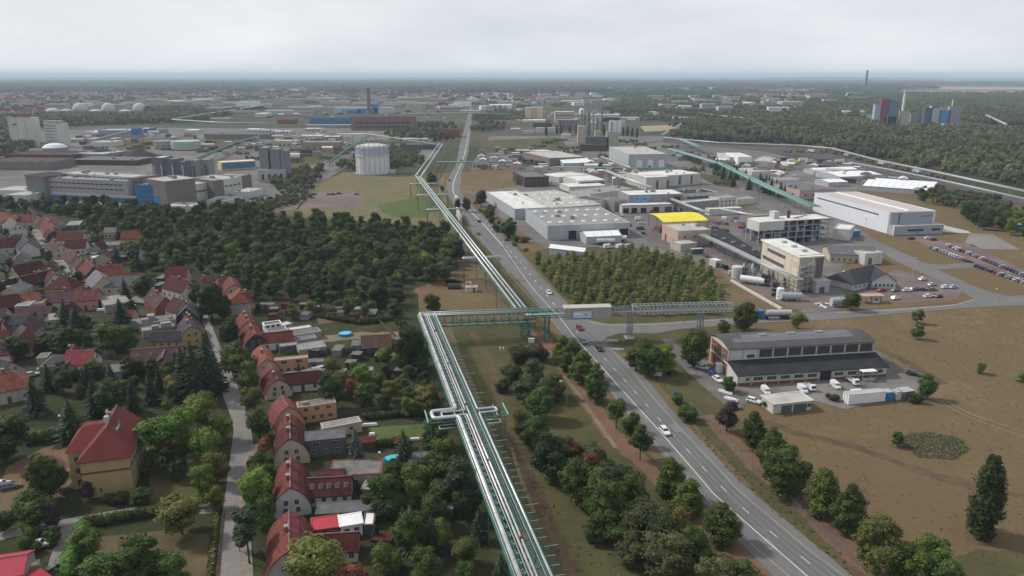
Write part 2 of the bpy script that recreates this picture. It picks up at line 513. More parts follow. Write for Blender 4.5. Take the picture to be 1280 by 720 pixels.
# ------------------------------------------------------------------ builders: flat-roofed blocks
def block(name, label, A, B, C, h, wall, roof, cat='building', wins=(), doors=(), sky=None, para=0.35, z0=0.0, group=None, vents=0,
   over=0.0, depth=None, trim=None, frame3=None, seed=0):
 """A, B: pixels of the front roof edge, C: a pixel on the back roof edge; h: roof height"""
 a, b, c = P(*A, h), P(*B, h), P(*C, h)
 d = b - a
 L = d.length
 rz = math.atan2(d.y, d.x)
 nrm = Vector((-math.sin(rz), math.cos(rz), 0))
 D = depth if depth else max(2.0, (c - a).dot(nrm))
 o = thing(name, label, cat, (a.x, a.y, z0), rz, group)
 H = h - z0
 dims = (0, L, 0, D)
 w = MB()
 w.prism([(0,0),(L,0),(L,D),(0,D)], 0, H - 0.15, cap=False)
 w.build('wall', wall, o)
 r = MB()
 r.box(-over, -over, H-0.15, L+over, D+over, H)
 rf = r.build('roof', roof, o)
 if para:
  p = MB()
  t = 0.35
  for x0,y0,x1,y1 in ((-over-0.05,-over-0.05,L+over+0.05,t-over),(-over-0.05,D-t+over,L+over+0.05,D+over+0.05),(-over-0.05,t-over,t-over,D-t+over),(L-t+over,t-over,L+over+0.05,D-t+over)):
   p.box(x0,y0,H-0.1,x1,y1,H+para)
  p.build('parapet', trim or wall, o)
 for wn in wins:
  face, n, ww, hh, z = wn[:5]
  kw = wn[5] if len(wn) > 5 else {}
  rowof(o, face, dims, n, ww, hh, z, **kw)
 for dr in doors:
  face, s, ww, hh = dr[:4]
  me = piece('panel', ww, hh, dr[4] if len(dr) > 4 else DGREY)
  Lf = L if face in 'fb' else D
  put(o, 'door', me, face, s*Lf, 0.0, dims)
 if sky:
  nx, ny = sky[:2]
  key = ('skylight', sky[2] if len(sky) > 2 else 1.6)
  if key not in _pieces:
   s = key[1]
   _pieces[key] = MB().frustum(-s/2,-s/2,0,s/2,s/2,0.55,s*0.18,s*0.18,s*0.18).mesh('skylight', [WHITE])
  rr = random.Random(hash(name) % 97)
  for i in range(nx):
   for j in range(ny):
    link('skylight', _pieces[key], rf, (L*(i+0.6)/(nx+0.2), D*(j+0.6)/(ny+0.2), H))
 rr = random.Random(seed + int(L*10))
 for i in range(vents):
  if ('vent', i % 3) not in _pieces:
   s = 0.7 + 0.5*(i % 3)
   _pieces[('vent', i % 3)] = MB().box(-s, -s*0.7, 0, s, s*0.7, s*1.1).box(-s*0.8, -s*0.75, s*0.3, s*0.8, -s*0.7, s*0.8).mesh('roof_vent', [GREY])
  link('roof_vent', _pieces[('vent', i % 3)], rf, (L*rr.uniform(.1,.9), D*rr.uniform(.12,.88), H), rr.choice((0, 1.57)))
 return o, dims, H

# ------------------------------------------------------------------ builders: pitched-roof houses
PROF = {'g': [(1,0),(0,1)], 'o': [(1,0),(0.87,0.28),(0.70,0.53),(0.42,0.78),(0,1)], 'm': [(1,0),(0.72,0.66),(0,1)], 'f': [(1,0),(0,1)]}
def house(label, r1, r2, zr, w, ze, roof, wall, prof='g', chim=1, gw=2, gr=1, sw=0, sky=0, hip=0.0, hip2=None, over=0.3, group=None, name='house',
   cat='house', door=True, g_mat=None, win=(0.95, 1.25), extra=None, sky_side=1, z0=0.0):
 """r1, r2: pixels of the two ridge ends (r1 nearer the camera), zr: ridge height, w: width, ze: eaves height"""
 a, b = P(*r1, zr), P(*r2, zr)
 if hip2 is None: hip2 = hip
 d = b - a
 L0 = d.length
 L = L0 + hip + hip2
 rz = math.atan2(d.y, d.x)
 u = d / L0
 base = a - u * hip
 o = thing(name, label, cat, (base.x, base.y, z0), rz, group)
 pr = PROF[prof]
 prof_pts = [(w/2*f, ze + (zr-ze)*g) for f, g in pr]
 full = prof_pts[:-1] + [prof_pts[-1]] + [(-y, z) for y, z in prof_pts[-2::-1]]
 wb = MB()
 n = None
 if hip > 0 or hip2 > 0:
  wb.prism([(0,-w/2),(L,-w/2),(L,w/2),(0,w/2)], 0, ze, cap=False)
 if hip <= 0 and hip2 <= 0:
  poly = [(-w/2, 0), (w/2, 0)] + full
  k = len(poly)
  vs = [(0, y, z-0.06 if z > ze else z) for y, z in poly] + [(L, y, z-0.06 if z > ze else z) for y, z in poly]
  fs = [tuple(range(k-1, -1, -1)), tuple(range(k, 2*k)), (1, 2, k+2, k+1), (0, k, 2*k-1, k-1)]
  wb.add(vs, fs)
 wb.build('wall', wall, o)
 rb = MB()
 if hip > 0 or hip2 > 0:
  e = over
  x0, x1, yy = -e if hip else -e, L+e, w/2+e
  zE = ze - e*(zr-ze)/(w/2)
  top = [(hip if hip else -e, 0, zr), (L-hip2 if hip2 else L+e, 0, zr)]
  bot = [(x0,-yy,zE),(x1,-yy,zE),(x1,yy,zE),(x0,yy,zE)]
  t = 0.22
  vs = bot + top + [(x,y,z-t) for x,y,z in bot]
  rb.add(vs, [(0,1,5,4),(2,3,4,5),(1,2,5),(3,0,4),(6,7,1,0),(7,8,2,1),(8,9,3,2),(9,6,0,3),(9,8,7,6)])
  if not hip or not hip2:
   pass
 else:
  e = over
  sl = (prof_pts[0][1] - prof_pts[1][1]) / (prof_pts[0][0] - prof_pts[1][0])
  outer = [(prof_pts[0][0] + e*0.7, prof_pts[0][1] + sl*e*0.7)] + prof_pts[1:]
  prf = outer + [(-y, z) for y, z in outer[-2::-1]]
  t = 0.24
  k = len(prf)
  vs = []
  for x in (-e, L+e):
   vs += [(x, y, z + 0.12) for y, z in prf]
   vs += [(x, y, z + 0.12 - t) for y, z in prf]
  fs = []
  for i in range(k-1):
   fs += [(i, 2*k+i, 2*k+i+1, i+1), (k+i, k+i+1, 3*k+i+1, 3*k+i)]
   fs += [(i, i+1, k+i+1, k+i), (2*k+i, 3*k+i, 3*k+i+1, 2*k+i+1)]
  fs += [(0, k, 3*k, 2*k), (k-1, 3*k-1, 4*k-1, 2*k-1)]
  rb.add(vs, [f[::-1] for f in fs])
 rf = rb.build('roof', roof, o)
 # ridge tiles
 if zr - ze > 1.5:
  rg = MB().box(hip if hip else -over, -0.14, zr+0.02 if not hip else zr-0.1, L-hip2 if hip2 else L+over, 0.14, zr+0.20 if not hip else zr+0.10)
  rg.build('ridge', M('ridge_tile', (0.21,0.12,0.10), var=.3, scale=.8), rf)
 dims = (0, L, -w/2, w/2)
 ww, wh = win
 me = piece('window', ww, wh, GLASS, FRAME)
 storeys = max(1, int((ze - 0.3) // 2.6))
 for fc in 'lr':
  if gw:
   for k in range(storeys):
    for i in range(gw):
     put(o, 'window', me, fc, w*(i+1)/(gw+1) if gw > 1 else w/2, 0.95 + 2.7*k, dims)
   if gr and not hip and zr - ze > 2.2:
    for i in range(gr if gr > 1 else 2):
     put(o, 'window', me, fc, w*(0.36 + 0.28*i), ze + 0.35, dims)
 ns = sw or max(1, int(L / 3.2))
 for fc in 'fb':
  for k in range(storeys):
   for i in range(ns):
    if k == 0 and i == ns//2 and door:
     put(o, 'door', piece('panel', 1.0, 2.05, DOORM), fc, L*(i+0.5)/ns, 0.0, dims)
    else:
     put(o, 'window', me, fc, L*(i+0.5)/ns, 0.95 + 2.7*k, dims)
 if chim:
  if 'chim' not in _pieces:
   _pieces['chim'] = MB().box(-0.32,-0.32,-1.2,0.32,0.32,1.0,0).box(-0.4,-0.4,1.0,0.4,0.4,1.14,1).box(-0.15,-0.15,1.14,0.15,0.15,1.35,1).mesh('chimney', [BRICK, LGREY])
  for i in range(chim):
   link('chimney', _pieces['chim'], rf, (hip + L0*((i+0.65)/(chim+0.3)), 0.45, zr))
 if sky:
  if 'rooflight' not in _pieces:
   _pieces['rooflight'] = MB().box(-0.4,-0.55,0,0.4,0.55,0.1,1).box(-0.33,-0.48,0.1,0.33,0.48,0.13,0).mesh('roof_window', [GLASS, FRAME])
  y0, z0_ = prof_pts[0]; y1, z1 = prof_pts[1]
  al = math.atan2(z1 - z0_, y0 - y1)
  for i in range(sky):
   for sd in ((1, -1) if sky_side == 0 else (sky_side,)):
    q = link('roof_window', _pieces['rooflight'], rf)
    q.location = (hip + L0*(i+0.5)/sky, sd*(y0*0.5+y1*0.5), (z0_+z1)/2 + 0.14)
    q.rotation_euler = (-sd*al, 0, 0)
 return o, dims
DOORM = M('door_brown', (0.10, 0.065, 0.045), rough=0.6)

# ------------------------------------------------------------------ builders: trees
def leaf_lobes(b, lobes, per, size, rr, core=0.7, up=0.5, flat=1.0):
 for (cx, cy, cz, rx, rz_) in lobes:
  if core:
   rows = [(-0.9, .44), (-0.35, .94), (0.35, .94), (0.9, .44)]
   vs, n = [], 6
   for zz, q in rows:
    for j in range(n):
     an = 2*math.pi*j/n + rr.random()*0.4
     k = core * rr.uniform(.85, 1.1)
     vs.append((cx + rx*k*q*math.cos(an), cy + rx*k*q*math.sin(an), cz + rz_*k*zz))
   fs = []
   for i in range(3):
    for j in range(n):
     fs.append((i*n+j, i*n+(j+1) % n, (i+1)*n+(j+1) % n, (i+1)*n+j))
   fs += [tuple(range(5,-1,-1)), tuple(range(18,24))]
   b.add(vs, fs)
  for i in range(per):
   z = rr.uniform(-0.75, 1); an = rr.uniform(0, 2*math.pi)
   q = math.sqrt(max(0, 1-z*z))
   d = Vector((q*math.cos(an), q*math.sin(an), z))
   k = rr.uniform(.72, 1.08)
   p = Vector((cx + d.x*rx*k, cy + d.y*rx*k, cz + d.z*rz_*k))
   nv = (d + Vector((rr.gauss(0,.45), rr.gauss(0,.45), rr.gauss(up,.4)))).normalized()
   a = nv.cross(Vector((rr.gauss(0,1), rr.gauss(0,1), rr.gauss(0,1)))).normalized()
   c = nv.cross(a)
   s = size * rr.uniform(.55, 1.35)
   a *= s; c *= s * rr.uniform(.5, .95)
   b.add([p - a*0.5, p + c*0.5, p + a*0.55, p - c*0.5], [(0,1,2,3)])
def trunk_mesh(name, h, r, limbs, rr, mat, top=0.75):
 b = MB()
 b.tube([(0,0,-0.3), (rr.uniform(-.1,.1)*r, 0, h*0.25), (rr.uniform(-.8,.8)*r, rr.uniform(-.8,.8)*r, h*top)], r, 7, 0, r*0.35)
 for i in range(limbs):
  an = 2*math.pi*(i + rr.random()*0.6)/max(1, limbs)
  z = h * rr.uniform(.3, .5)
  q = h * rr.uniform(.16, .26)
  b.tube([(0,0,z), (q*0.5*math.cos(an), q*0.5*math.sin(an), z + h*.1), (q*math.cos(an), q*math.sin(an), z + h*rr.uniform(.2,.28))], r*0.42, 5, 0, r*0.12)
 return b.mesh(name, mat)
TREES = {}
def tree_kind(key, mat, fn, variants, trunk, tm=None):
 out = []
 for s in range(variants):
  rr = random.Random(key + str(s))
  b = MB()
  fn(b, rr)
  out.append((b.mesh('crown', mat), trunk_mesh('trunk', trunk[0], trunk[1], trunk[2], rr, tm or TRUNKM)))
 TREES[key] = out
def f_broad(spread=0.36, base=0.60, vz=0.33, nl=25, lr=(1.1, 2.0), per=165, size=0.42, core=0.74):
 def fn(b, rr):                      # nominal height 10 m
  lobes = []
  sx, sy = rr.uniform(.85,1.15), rr.uniform(.85,1.15)
  for i in range(nl):
   z = rr.uniform(-1, 1); an = rr.uniform(0, 6.283)
   rad = lr[0]*.7 + (lr[1]-lr[0]*.7)*rr.random()**1.4
   q = math.sqrt(1 - z*z*0.8) * (1.04 - .26*rad/lr[1]) * rr.uniform(.6, .97)
   lobes.append((math.cos(an)*q*spread*10*sx*0.72, math.sin(an)*q*spread*10*sy*0.72, 10*base + z*vz*10*0.78, rad, rad*rr.uniform(.7,.95)))
  lobes.append((0, 0, 10*base, 10*spread*0.55, 10*vz*0.7))
  leaf_lobes(b, lobes, per, size, rr, core)
 return fn
def f_oval(b, rr):                      # nominal height 10 m, leafy to the ground, narrowing upwards
 lobes = []
 for z, r_, k in ((1.5,1.5,5),(3.0,2.0,7),(4.6,1.9,7),(6.2,1.45,6),(7.6,.95,4),(8.8,.4,2)):
  for i in range(k):
   an = 6.283*(i+rr.random()*.6)/k; q = r_*rr.uniform(.6,1.05); rad = rr.uniform(.75,1.25)*(1 if z < 7 else .75)
   lobes.append((math.cos(an)*q, math.sin(an)*q, z+rr.uniform(-.5,.5), rad, rad*.95))
 leaf_lobes(b, lobes + [(0,0,4.2,2.0,3.6)], 115, .34, rr, .76)
def f_shrub(b, rr):                     # nominal height 3 m
 lobes = []
 for i in range(8):
  an = rr.uniform(0, 6.283); q = rr.uniform(.2, 1.5); rad = rr.uniform(.7, 1.15)
  lobes.append((math.cos(an)*q, math.sin(an)*q, rr.uniform(.6, 1.9), rad, rad*.85))
 leaf_lobes(b, lobes, 170, 0.27, rr, 0.78)
def f_poplar(b, rr):                    # nominal height 10 m
 lobes = []
 for k in range(3):
  ox, oy, hh = rr.uniform(-.55,.55), rr.uniform(-.55,.55), rr.uniform(.86, 1.0)
  for i in range(8):
   z = 1.0 + (9.0*hh - 1.0) * i/7
   w = 0.95 * (0.55 + 0.6*math.sin(math.pi*min(1, (i+1)/8.2)**0.8)) * (0.6 if i == 7 else 1)
   lobes.append((ox*(1+.3*i/7) + rr.uniform(-.3,.3), oy + rr.uniform(-.3,.3), z, w*rr.uniform(.75,1), 0.95))
 leaf_lobes(b, lobes, 170, 0.3, rr, 0.78)
def f_spruce(b, rr):                    # nominal height 10 m
 n = 17
 for i in range(n):
  t = i/(n-1)
  z = 0.7 + 9.1*t
  ln = 2.5*(1-t)**0.85 + 0.12
  m = int(9 - 4*t)
  a0 = rr.random()*6.28
  for j in range(m):
   an = a0 + 6.283*j/m + rr.uniform(-.2,.2)
   l2 = ln*rr.uniform(.75,1.12)
   seg = max(2, int(l2/0.55))
   for k in range(seg):
    q0, q1 = l2*k/seg, l2*(k+1.25)/seg
    zz0, zz1 = z - 0.32*q0 + .05*q0*q0, z - 0.32*q1 + .05*q1*q1
    w0 = 0.5*(1-t*.5)*(1.0 - 0.55*k/seg)
    for sd in (-1, 1):
     c, s = math.cos(an), math.sin(an)
     px, py = -s*sd, c*sd
     dr = rr.uniform(.08,.3)
     b.add([(q0*c, q0*s, zz0), (q1*c, q1*s, zz1), (q1*c*.97+px*w0*.7, q1*s*.97+py*w0*.7, zz1-dr), (q0*c+px*w0, q0*s+py*w0, zz0-dr)], [(0,1,2,3)])
 b.lathe([(1.35, 0.8), (1.0, 3.5), (0.45, 7), (0.05, 9.9)], 8)
def f_pine(b, rr):
 lobes = []
 for i in range(15):
  an = rr.uniform(0, 6.283); q = rr.uniform(.2, 2.3); rad = rr.uniform(.75, 1.3)
  lobes.append((math.cos(an)*q, math.sin(an)*q, rr.uniform(4.6, 9.2), rad, rad*.6))
 leaf_lobes(b, lobes, 110, 0.48, rr, 0.6)
L_D = leafmat('leaf_dark', (0.017,0.036,0.007), (0.050,0.083,0.017))
L_M = leafmat('leaf_mid', (0.024,0.051,0.009), (0.068,0.112,0.021))
L_G = leafmat('leaf_bright', (0.045,0.098,0.012), (0.110,0.188,0.027))
L_Y = leafmat('leaf_yellowish', (0.060,0.080,0.015), (0.135,0.145,0.032))
L_O = leafmat('leaf_olive', (0.030,0.045,0.014), (0.074,0.090,0.034))
L_B = leafmat('leaf_birch', (0.076,0.116,0.028), (0.185,0.235,0.060))
L_C = leafmat('needle_dark', (0.011,0.025,0.012), (0.034,0.054,0.024), 0.1)
L_BC = leafmat('needle_blue', (0.05,0.066,0.062), (0.10,0.125,0.118), 0.1)
L_P = leafmat('leaf_purple', (0.022,0.016,0.018), (0.05,0.032,0.035), 0.15)
L_R = leafmat('leaf_rusty', (0.10,0.055,0.020), (0.17,0.10,0.035))
L_S = leafmat('leaf_silver', (0.062,0.084,0.045), (0.125,0.150,0.085))
tree_kind('b', L_D, f_broad(0.38, 0.53, 0.40), 4, (10, .28, 4))
tree_kind('m', L_M, f_broad(0.38, 0.51, 0.41), 4, (10, .28, 4))
tree_kind('g', L_G, f_broad(0.37, 0.50, 0.41, 16), 3, (10, .26, 4))
tree_kind('y', L_Y, f_broad(0.40, 0.50, 0.41, 16), 3, (10, .26, 4))
tree_kind('o', L_O, f_broad(0.42, 0.50, 0.40, 16), 3, (10, .24, 4))
tree_kind('r', L_R, f_broad(0.36, 0.55, 0.36, 12), 2, (10, .24, 4))
tree_kind('k', L_P, f_broad(0.36, 0.55, 0.38, 13), 2, (10, .24, 4))
tree_kind('t', L_M, f_broad(0.25, 0.62, 0.34, 13, (0.9, 1.35), 200, 0.36), 3, (10, .22, 3))     # slim roadside tree
tree_kind('w', L_B, f_broad(0.19, 0.53, 0.45, 17, (0.5, 0.95), 150, 0.30, 0.5), 4, (10, .14, 3), M('birch_bark', (0.35,0.33,0.3), var=0.3, scale=2))
tree_kind('h', L_M, f_oval, 3, (10, .24, 3))
tree_kind('p', L_D, f_poplar, 2, (10, .3, 0))
tree_kind('c', L_C, f_spruce, 2, (10, .2, 0))
tree_kind('u', L_BC, f_spruce, 1, (10, .2, 0))
tree_kind('n', L_C, f_pine, 2, (10, .2, 4))
tree_kind('s', L_M, f_shrub, 3, (2.4, .07, 3))
tree_kind('e', L_O, f_shrub, 2, (2.4, .07, 3))
tree_kind('q', L_G, f_shrub, 2, (2.4, .07, 3))
tree_kind('v', L_S, f_shrub, 1, (2.4, .07, 3))
tree_kind('E', L_O, f_broad(0.44, 0.42, 0.42, 20, (1.2, 2.0)), 2, (10, .2, 4))
tree_kind('Q', L_G, f_broad(0.44, 0.42, 0.42, 20, (1.2, 2.0)), 2, (10, .2, 4))
tree_kind('S', L_M, f_broad(0.44, 0.42, 0.42, 20, (1.2, 2.0)), 2, (10, .2, 4))
NOMH = {k: (3.0 if k in 'seqv' else 10.0) for k in TREES}
TNAME = {'b':'broadleaf_tree','m':'broadleaf_tree','g':'light_green_tree','y':'yellowish_tree','o':'olive_tree','r':'rusty_leaved_tree','E':'bushy_tree','Q':'bushy_tree','S':'bushy_tree','k':'purple_leaved_tree',
   'h':'oval_tree','t':'roadside_tree','w':'birch_tree','p':'poplar_tree','c':'spruce_tree','u':'blue_spruce_tree','n':'pine_tree','s':'shrub','e':'shrub','q':'shrub','v':'shrub'}
_tr = random.Random(5)
def tree_at(loc, h, kind, label, group=None, wf=1.0):
 if kind in 'seq' and h > 4: kind = kind.upper()
 me = TREES[kind][_tr.randrange(len(TREES[kind]))]
 s = h / NOMH[kind]
 o = thing(TNAME[kind], label, 'shrub' if kind in 'seqv' else 'tree', loc, _tr.uniform(0, 6.283), group)
 sw = s * wf * _tr.uniform(.93, 1.07)
 link('crown', me[0], o, None, None, (sw, sw * _tr.uniform(.82, 1.15), s * _tr.uniform(.94, 1.06)))
 link('stem' if kind in 'seqv' else 'trunk', me[1], o, None, None, (s, s, s))
 return o
def tree(x, yb, yt, kind, label, group=None, wf=1.0):
 return tree_at(P(x, yb), max(1.2, HT(x, yb, yt)), kind, label, group, wf)
def inpoly(x, y, poly):
 c = False
 j = len(poly) - 1
 for i in range(len(poly)):
  xi, yi = poly[i]; xj, yj = poly[j]
  if (yi > y) != (yj > y) and x < (xj - xi) * (y - yi) / (yj - yi) + xi:
   c = not c
  j = i
 return c
def scatter(poly_px, dist, seed, limit=400, tries=6000):
 """points of a wood: blue-noise in world metres inside a polygon given in photo pixels"""
 w = [tuple(P(x, y)[:2]) for x, y in poly_px]
 rr = random.Random(seed)
 xs = [p[0] for p in w]; ys = [p[1] for p in w]
 cell = {}
 out = []
 for _ in range(tries):
  x, y = rr.uniform(min(xs), max(xs)), rr.uniform(min(ys), max(ys))
  if not inpoly(x, y, w): continue
  ci, cj = int(x//dist), int(y//dist)
  if any((x-a)**2 + (y-b)**2 < dist*dist for i in (-1,0,1) for j in (-1,0,1) for a, b in cell.get((ci+i, cj+j), ())): continue
  cell.setdefault((ci, cj), []).append((x, y))
  out.append((x, y))
  if len(out) >= limit: break
 return out
_gn = {}
def mass(name, label, cat, pts, proto):
 """one object of vegetation nobody could count: proto meshes set on points (x, y, z, scale, turn)"""
 me = bpy.data.meshes.new(name)
 me.from_pydata([p[:3] for p in pts], [], [])
 a = me.attributes.new('size', 'FLOAT', 'POINT'); a.data.foreach_set('value', [p[3] for p in pts])
 a = me.attributes.new('turn', 'FLOAT', 'POINT'); a.data.foreach_set('value', [p[4] for p in pts])
 o = link(name, me)
 tag(o, label, cat, None, 'stuff')
 if proto.name not in _gn:
  g = bpy.data.node_groups.new('set_on_points', 'GeometryNodeTree')
  g.interface.new_socket('Geometry', in_out='INPUT', socket_type='NodeSocketGeometry')
  g.interface.new_socket('Geometry', in_out='OUTPUT', socket_type='NodeSocketGeometry')
  gi = g.nodes.new('NodeGroupInput'); go = g.nodes.new('NodeGroupOutput')
  io = g.nodes.new('GeometryNodeInstanceOnPoints')
  ob = g.nodes.new('GeometryNodeObjectInfo')
  ob.inputs['Object'].default_value = proto
  ob.transform_space = 'ORIGINAL'
  at = g.nodes.new('GeometryNodeInputNamedAttribute'); at.data_type = 'FLOAT'; at.inputs['Name'].default_value = 'size'
  at2 = g.nodes.new('GeometryNodeInputNamedAttribute'); at2.data_type = 'FLOAT'; at2.inputs['Name'].default_value = 'turn'
  cx = g.nodes.new('ShaderNodeCombineXYZ')
  g.links.new(gi.outputs[0], io.inputs['Points'])
  g.links.new(ob.outputs['Geometry'], io.inputs['Instance'])
  g.links.new(at2.outputs['Attribute'], cx.inputs['Z'])
  g.links.new(cx.outputs[0], io.inputs['Rotation'])
  g.links.new(at.outputs['Attribute'], io.inputs['Scale'])
  g.links.new(io.outputs[0], go.inputs[0])
  _gn[proto.name] = g
 md = o.modifiers.new('set_on_points', 'NODES')
 md.node_group = _gn[proto.name]
 return o

# ------------------------------------------------------------------ builders: vehicles
TYRE = M('tyre', (0.02,0.02,0.02), rough=0.8)
LAMPW = M('lamp_glass', (0.6,0.6,0.58), rough=0.2, var=0.03, spec=0.6)
LAMPR = M('tail_lamp', (0.25,0.01,0.01), rough=0.3, var=0.03)
def paint(key, col):
 return M('paint_' + key, col, rough=0.28, var=0.04, scale=0.5, spec=0.5, metal=0.1)
PAINTS = {'white': paint('white', (.72,.72,.72)), 'silver': paint('silver', (.42,.43,.44)), 'grey': paint('grey', (.13,.135,.14)), 'black': paint('black', (.018,.018,.02)),
   'red': paint('red', (.28,.015,.015)), 'blue': paint('blue', (.02,.05,.20)), 'light blue': paint('lightblue', (.10,.22,.42)), 'dark red': paint('darkred', (.14,.012,.02))}
def loft(b, secs, mi=0):
 """secs: (x, half width, z low, z high, half width top)"""
 vs, fs = [], []
 for x, hw, z0, z1, ht in secs:
  zm = z0 + (z1-z0)*0.6
  vs += [(x,-hw*.93,z0),(x,hw*.93,z0),(x,hw,zm),(x,ht,z1),(x,-ht,z1),(x,-hw,zm)]
 n = 6
 for i in range(len(secs)-1):
  for j in range(n):
   fs.append((i*n+j, (i+1)*n+j, (i+1)*n+(j+1) % n, i*n+(j+1) % n))
 fs += [tuple(range(n)), tuple((len(secs)-1)*n + j for j in range(n-1, -1, -1))]
 b.add(vs, fs, mi)
_cm = {}
def car_meshes(col, kind):
 key = (col, kind)
 if key in _cm: return _cm[key]
 b, g = MB(), MB()
 if kind == 'van':
  loft(b, [(-2.6,.92,.32,1.0,.9),(-2.55,.97,.28,2.2,.85),(1.2,.97,.28,2.25,.85),(1.75,.97,.28,1.35,.88),(2.45,.93,.28,1.05,.85),(2.6,.85,.34,.85,.8)])
  g.add([(1.24,-.86,2.1),(1.24,.86,2.1),(1.78,.9,1.42),(1.78,-.9,1.42)], [(0,1,2,3)])
  g.add([(0.3,-.972,1.25),(1.5,-.972,1.25),(1.25,-.90,2.0),(0.3,-.90,2.0)], [(0,1,2,3)])
  g.add([(0.3,.972,1.25),(1.5,.972,1.25),(1.25,.90,2.0),(0.3,.90,2.0)], [(3,2,1,0)])
  wx = (-1.6, 1.7)
 else:
  est = 0.35 if kind == 'estate' else 0
  loft(b, [(-2.15,.78,.34,.78,.7),(-2.05,.88,.27,.93,.8),(-1.2,.9,.24,.96,.82),(0.9,.9,.24,.94,.82),(1.85,.88,.26,.80,.76),(2.15,.76,.34,.66,.66)])
  b.frustum(-1.35-est, -.62, 1.40, .35, .62, 1.46, .05, .05, .05)
  for sx, tx in ((-1.95-est*.3, -1.35-est), (0.95, .35)):
   for sy in (-1, 1):
    b.bar((sx, sy*.79, .93), (tx, sy*.62, 1.42), .09)
  for sy in (-1, 1):
   b.bar((-.45, sy*.79, .93), (-.45, sy*.62, 1.42), .08)
   b.box(.72, sy*.9-.08, .9, .86, sy*.9+.08, 1.02)
  g.add([(-1.93-est*.3,-.78,.92),(.93,-.78,.92),(.93,.78,.92),(-1.93-est*.3,.78,.92),(-1.34-est,-.6,1.41),(.33,-.6,1.41),(.33,.6,1.41),(-1.34-est,.6,1.41)],
    [(0,1,5,4),(1,2,6,5),(2,3,7,6),(3,0,4,7)])
  wx = (-1.3, 1.35)
 _cm[key] = (b.mesh('body', PAINTS[col]), g.mesh('window_glass', GLASS), wx)
 return _cm[key]
def car(px, py, rz, col, label, kind='car', group=None, parts=True, cat='car', at=None, sc=1.0):
 loc = at if at is not None else P(px, py, 0.12)
 o = thing('van' if kind == 'van' else 'car', label, 'van' if kind == 'van' else cat, loc, rz, group)
 o.scale = (sc, sc, sc)
 b, g, wx = car_meshes(col, kind)
 link('body', b, o); link('window_glass', g, o)
 if 'wheel' not in _cm:
  _cm['wheel'] = MB().tube([(0,-.11,0),(0,.11,0)], .32, 12).mesh('wheel', TYRE)
  _cm['rim'] = MB().tube([(0,-.125,0),(0,.125,0)], .19, 8).mesh('rim', STEEL)
  _cm['hl'] = MB().frustum(-.06,-.18,-.07,.06,.18,.07,.02,.03,.02).mesh('headlight', LAMPW)
  _cm['tl'] = MB().frustum(-.06,-.14,-.1,.06,.14,.1,.02,.03,.02).mesh('tail_light', LAMPR)
 for x in wx:
  for y in (-.80, .80):
   w = link('wheel', _cm['wheel'], o, (x, y, .32))
   if parts: link('rim', _cm['rim'], w)
 if parts:
  k = 2.6 if kind == 'van' else 2.13
  for y in (-.6, .6):
   link('headlight', _cm['hl'], o, (k-.07, y, .68)); link('tail_light', _cm['tl'], o, (-k+.03, y, .78))
 return o
# ================================================================== the ground
g = MB()
xs = [-70000,-8000,-2500,-900,-300,0,300,900,2500,8000,70000]
ys = [-600,0,300,900,2500,8000,25000,90000]
g.add([(x,y,0) for y in ys for x in xs], [(j*11+i, j*11+i+1, (j+1)*11+i+1, (j+1)*11+i) for j in range(7) for i in range(10)])
tag(g.build('ground', FARG), kind='structure')
def hillrange(name, x0, x1, y, hgt, seed, wid, mat=None):
 rr = random.Random(seed)
 ph = [rr.uniform(0,6.28) for _ in range(6)]
 b = MB(); n, m = 60, 7
 vs = []
 for i in range(n+1):
  t = i/n
  x = x0 + (x1-x0)*t
  e = min(1, 5*t, 5*(1-t))
  hh = hgt*e*(0.62 + 0.2*math.sin(7*t+ph[0]) + 0.12*math.sin(17*t+ph[1]) + 0.06*math.sin(41*t+ph[2]))
  for j in range(m+1):
   s = j/m
   vs.append((x, y + wid*(s-.5), -2 + hh*math.sin(math.pi*s)**1.3))
 b.add(vs, [(i*(m+1)+j, (i+1)*(m+1)+j, (i+1)*(m+1)+j+1, i*(m+1)+j+1) for i in range(n) for j in range(m)])
 o = b.build(name, mat or FARG, smooth=True)
 return tag(o, kind='structure')
hillrange('hills', -1500, 6500, 9500, 46, 3, 2600)
hillrange('hills', -6500, -800, 6200, 20, 5, 1500)
hillrange('hills', -14000, 12000, 17000, 55, 8, 4000)
hillrange('hills', -2600, -300, 3600, 10, 9, 700)

sheet('meadow', [(-900,262),(600,215),(1060,255),(1280,250),(2200,250),(2600,780),(-2200,780)], MEADOW, 0.02)
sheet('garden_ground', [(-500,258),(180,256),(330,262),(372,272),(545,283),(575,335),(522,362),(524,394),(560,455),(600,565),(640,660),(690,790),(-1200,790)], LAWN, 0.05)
sheet('grass_strip', [(560,400),(655,398),(700,420),(760,500),(830,590),(940,702),(1010,790),(720,790),(640,600)], GRASS, 0.05)
sheet('grass_verge', [(590,252),(660,318),(735,402),(940,396),(910,430),(860,440),(905,505),(960,560),(1100,690),(1230,790),(1120,790),(940,610),(800,455),(760,425)], GRASS, 0.05)
sheet('grass_verge', [(548,248),(560,247),(590,292),(640,345),(690,400),(650,384),(610,335)], GRASS, 0.05)
sheet('meadow', [(365,268),(395,232),(430,215),(555,222),(560,262),(578,300),(560,300),(520,281)], groundmat('pale_meadow', [(0.13,0.105,0.062),(0.17,0.14,0.082),(0.115,0.115,0.05),(0.19,0.155,0.1)], (0.03,0.12,0.9), (0.5,0.42,0.3)), 0.06)
sheet('grass_patch', [(470,258),(520,246),(545,252),(535,272),(490,272)], GLAWN, 0.08)
sheet('birch_ground', [(655,318),(690,309),(790,309),(860,326),(1003,389),(905,398),(730,401),(672,336)], GRASS, 0.07)
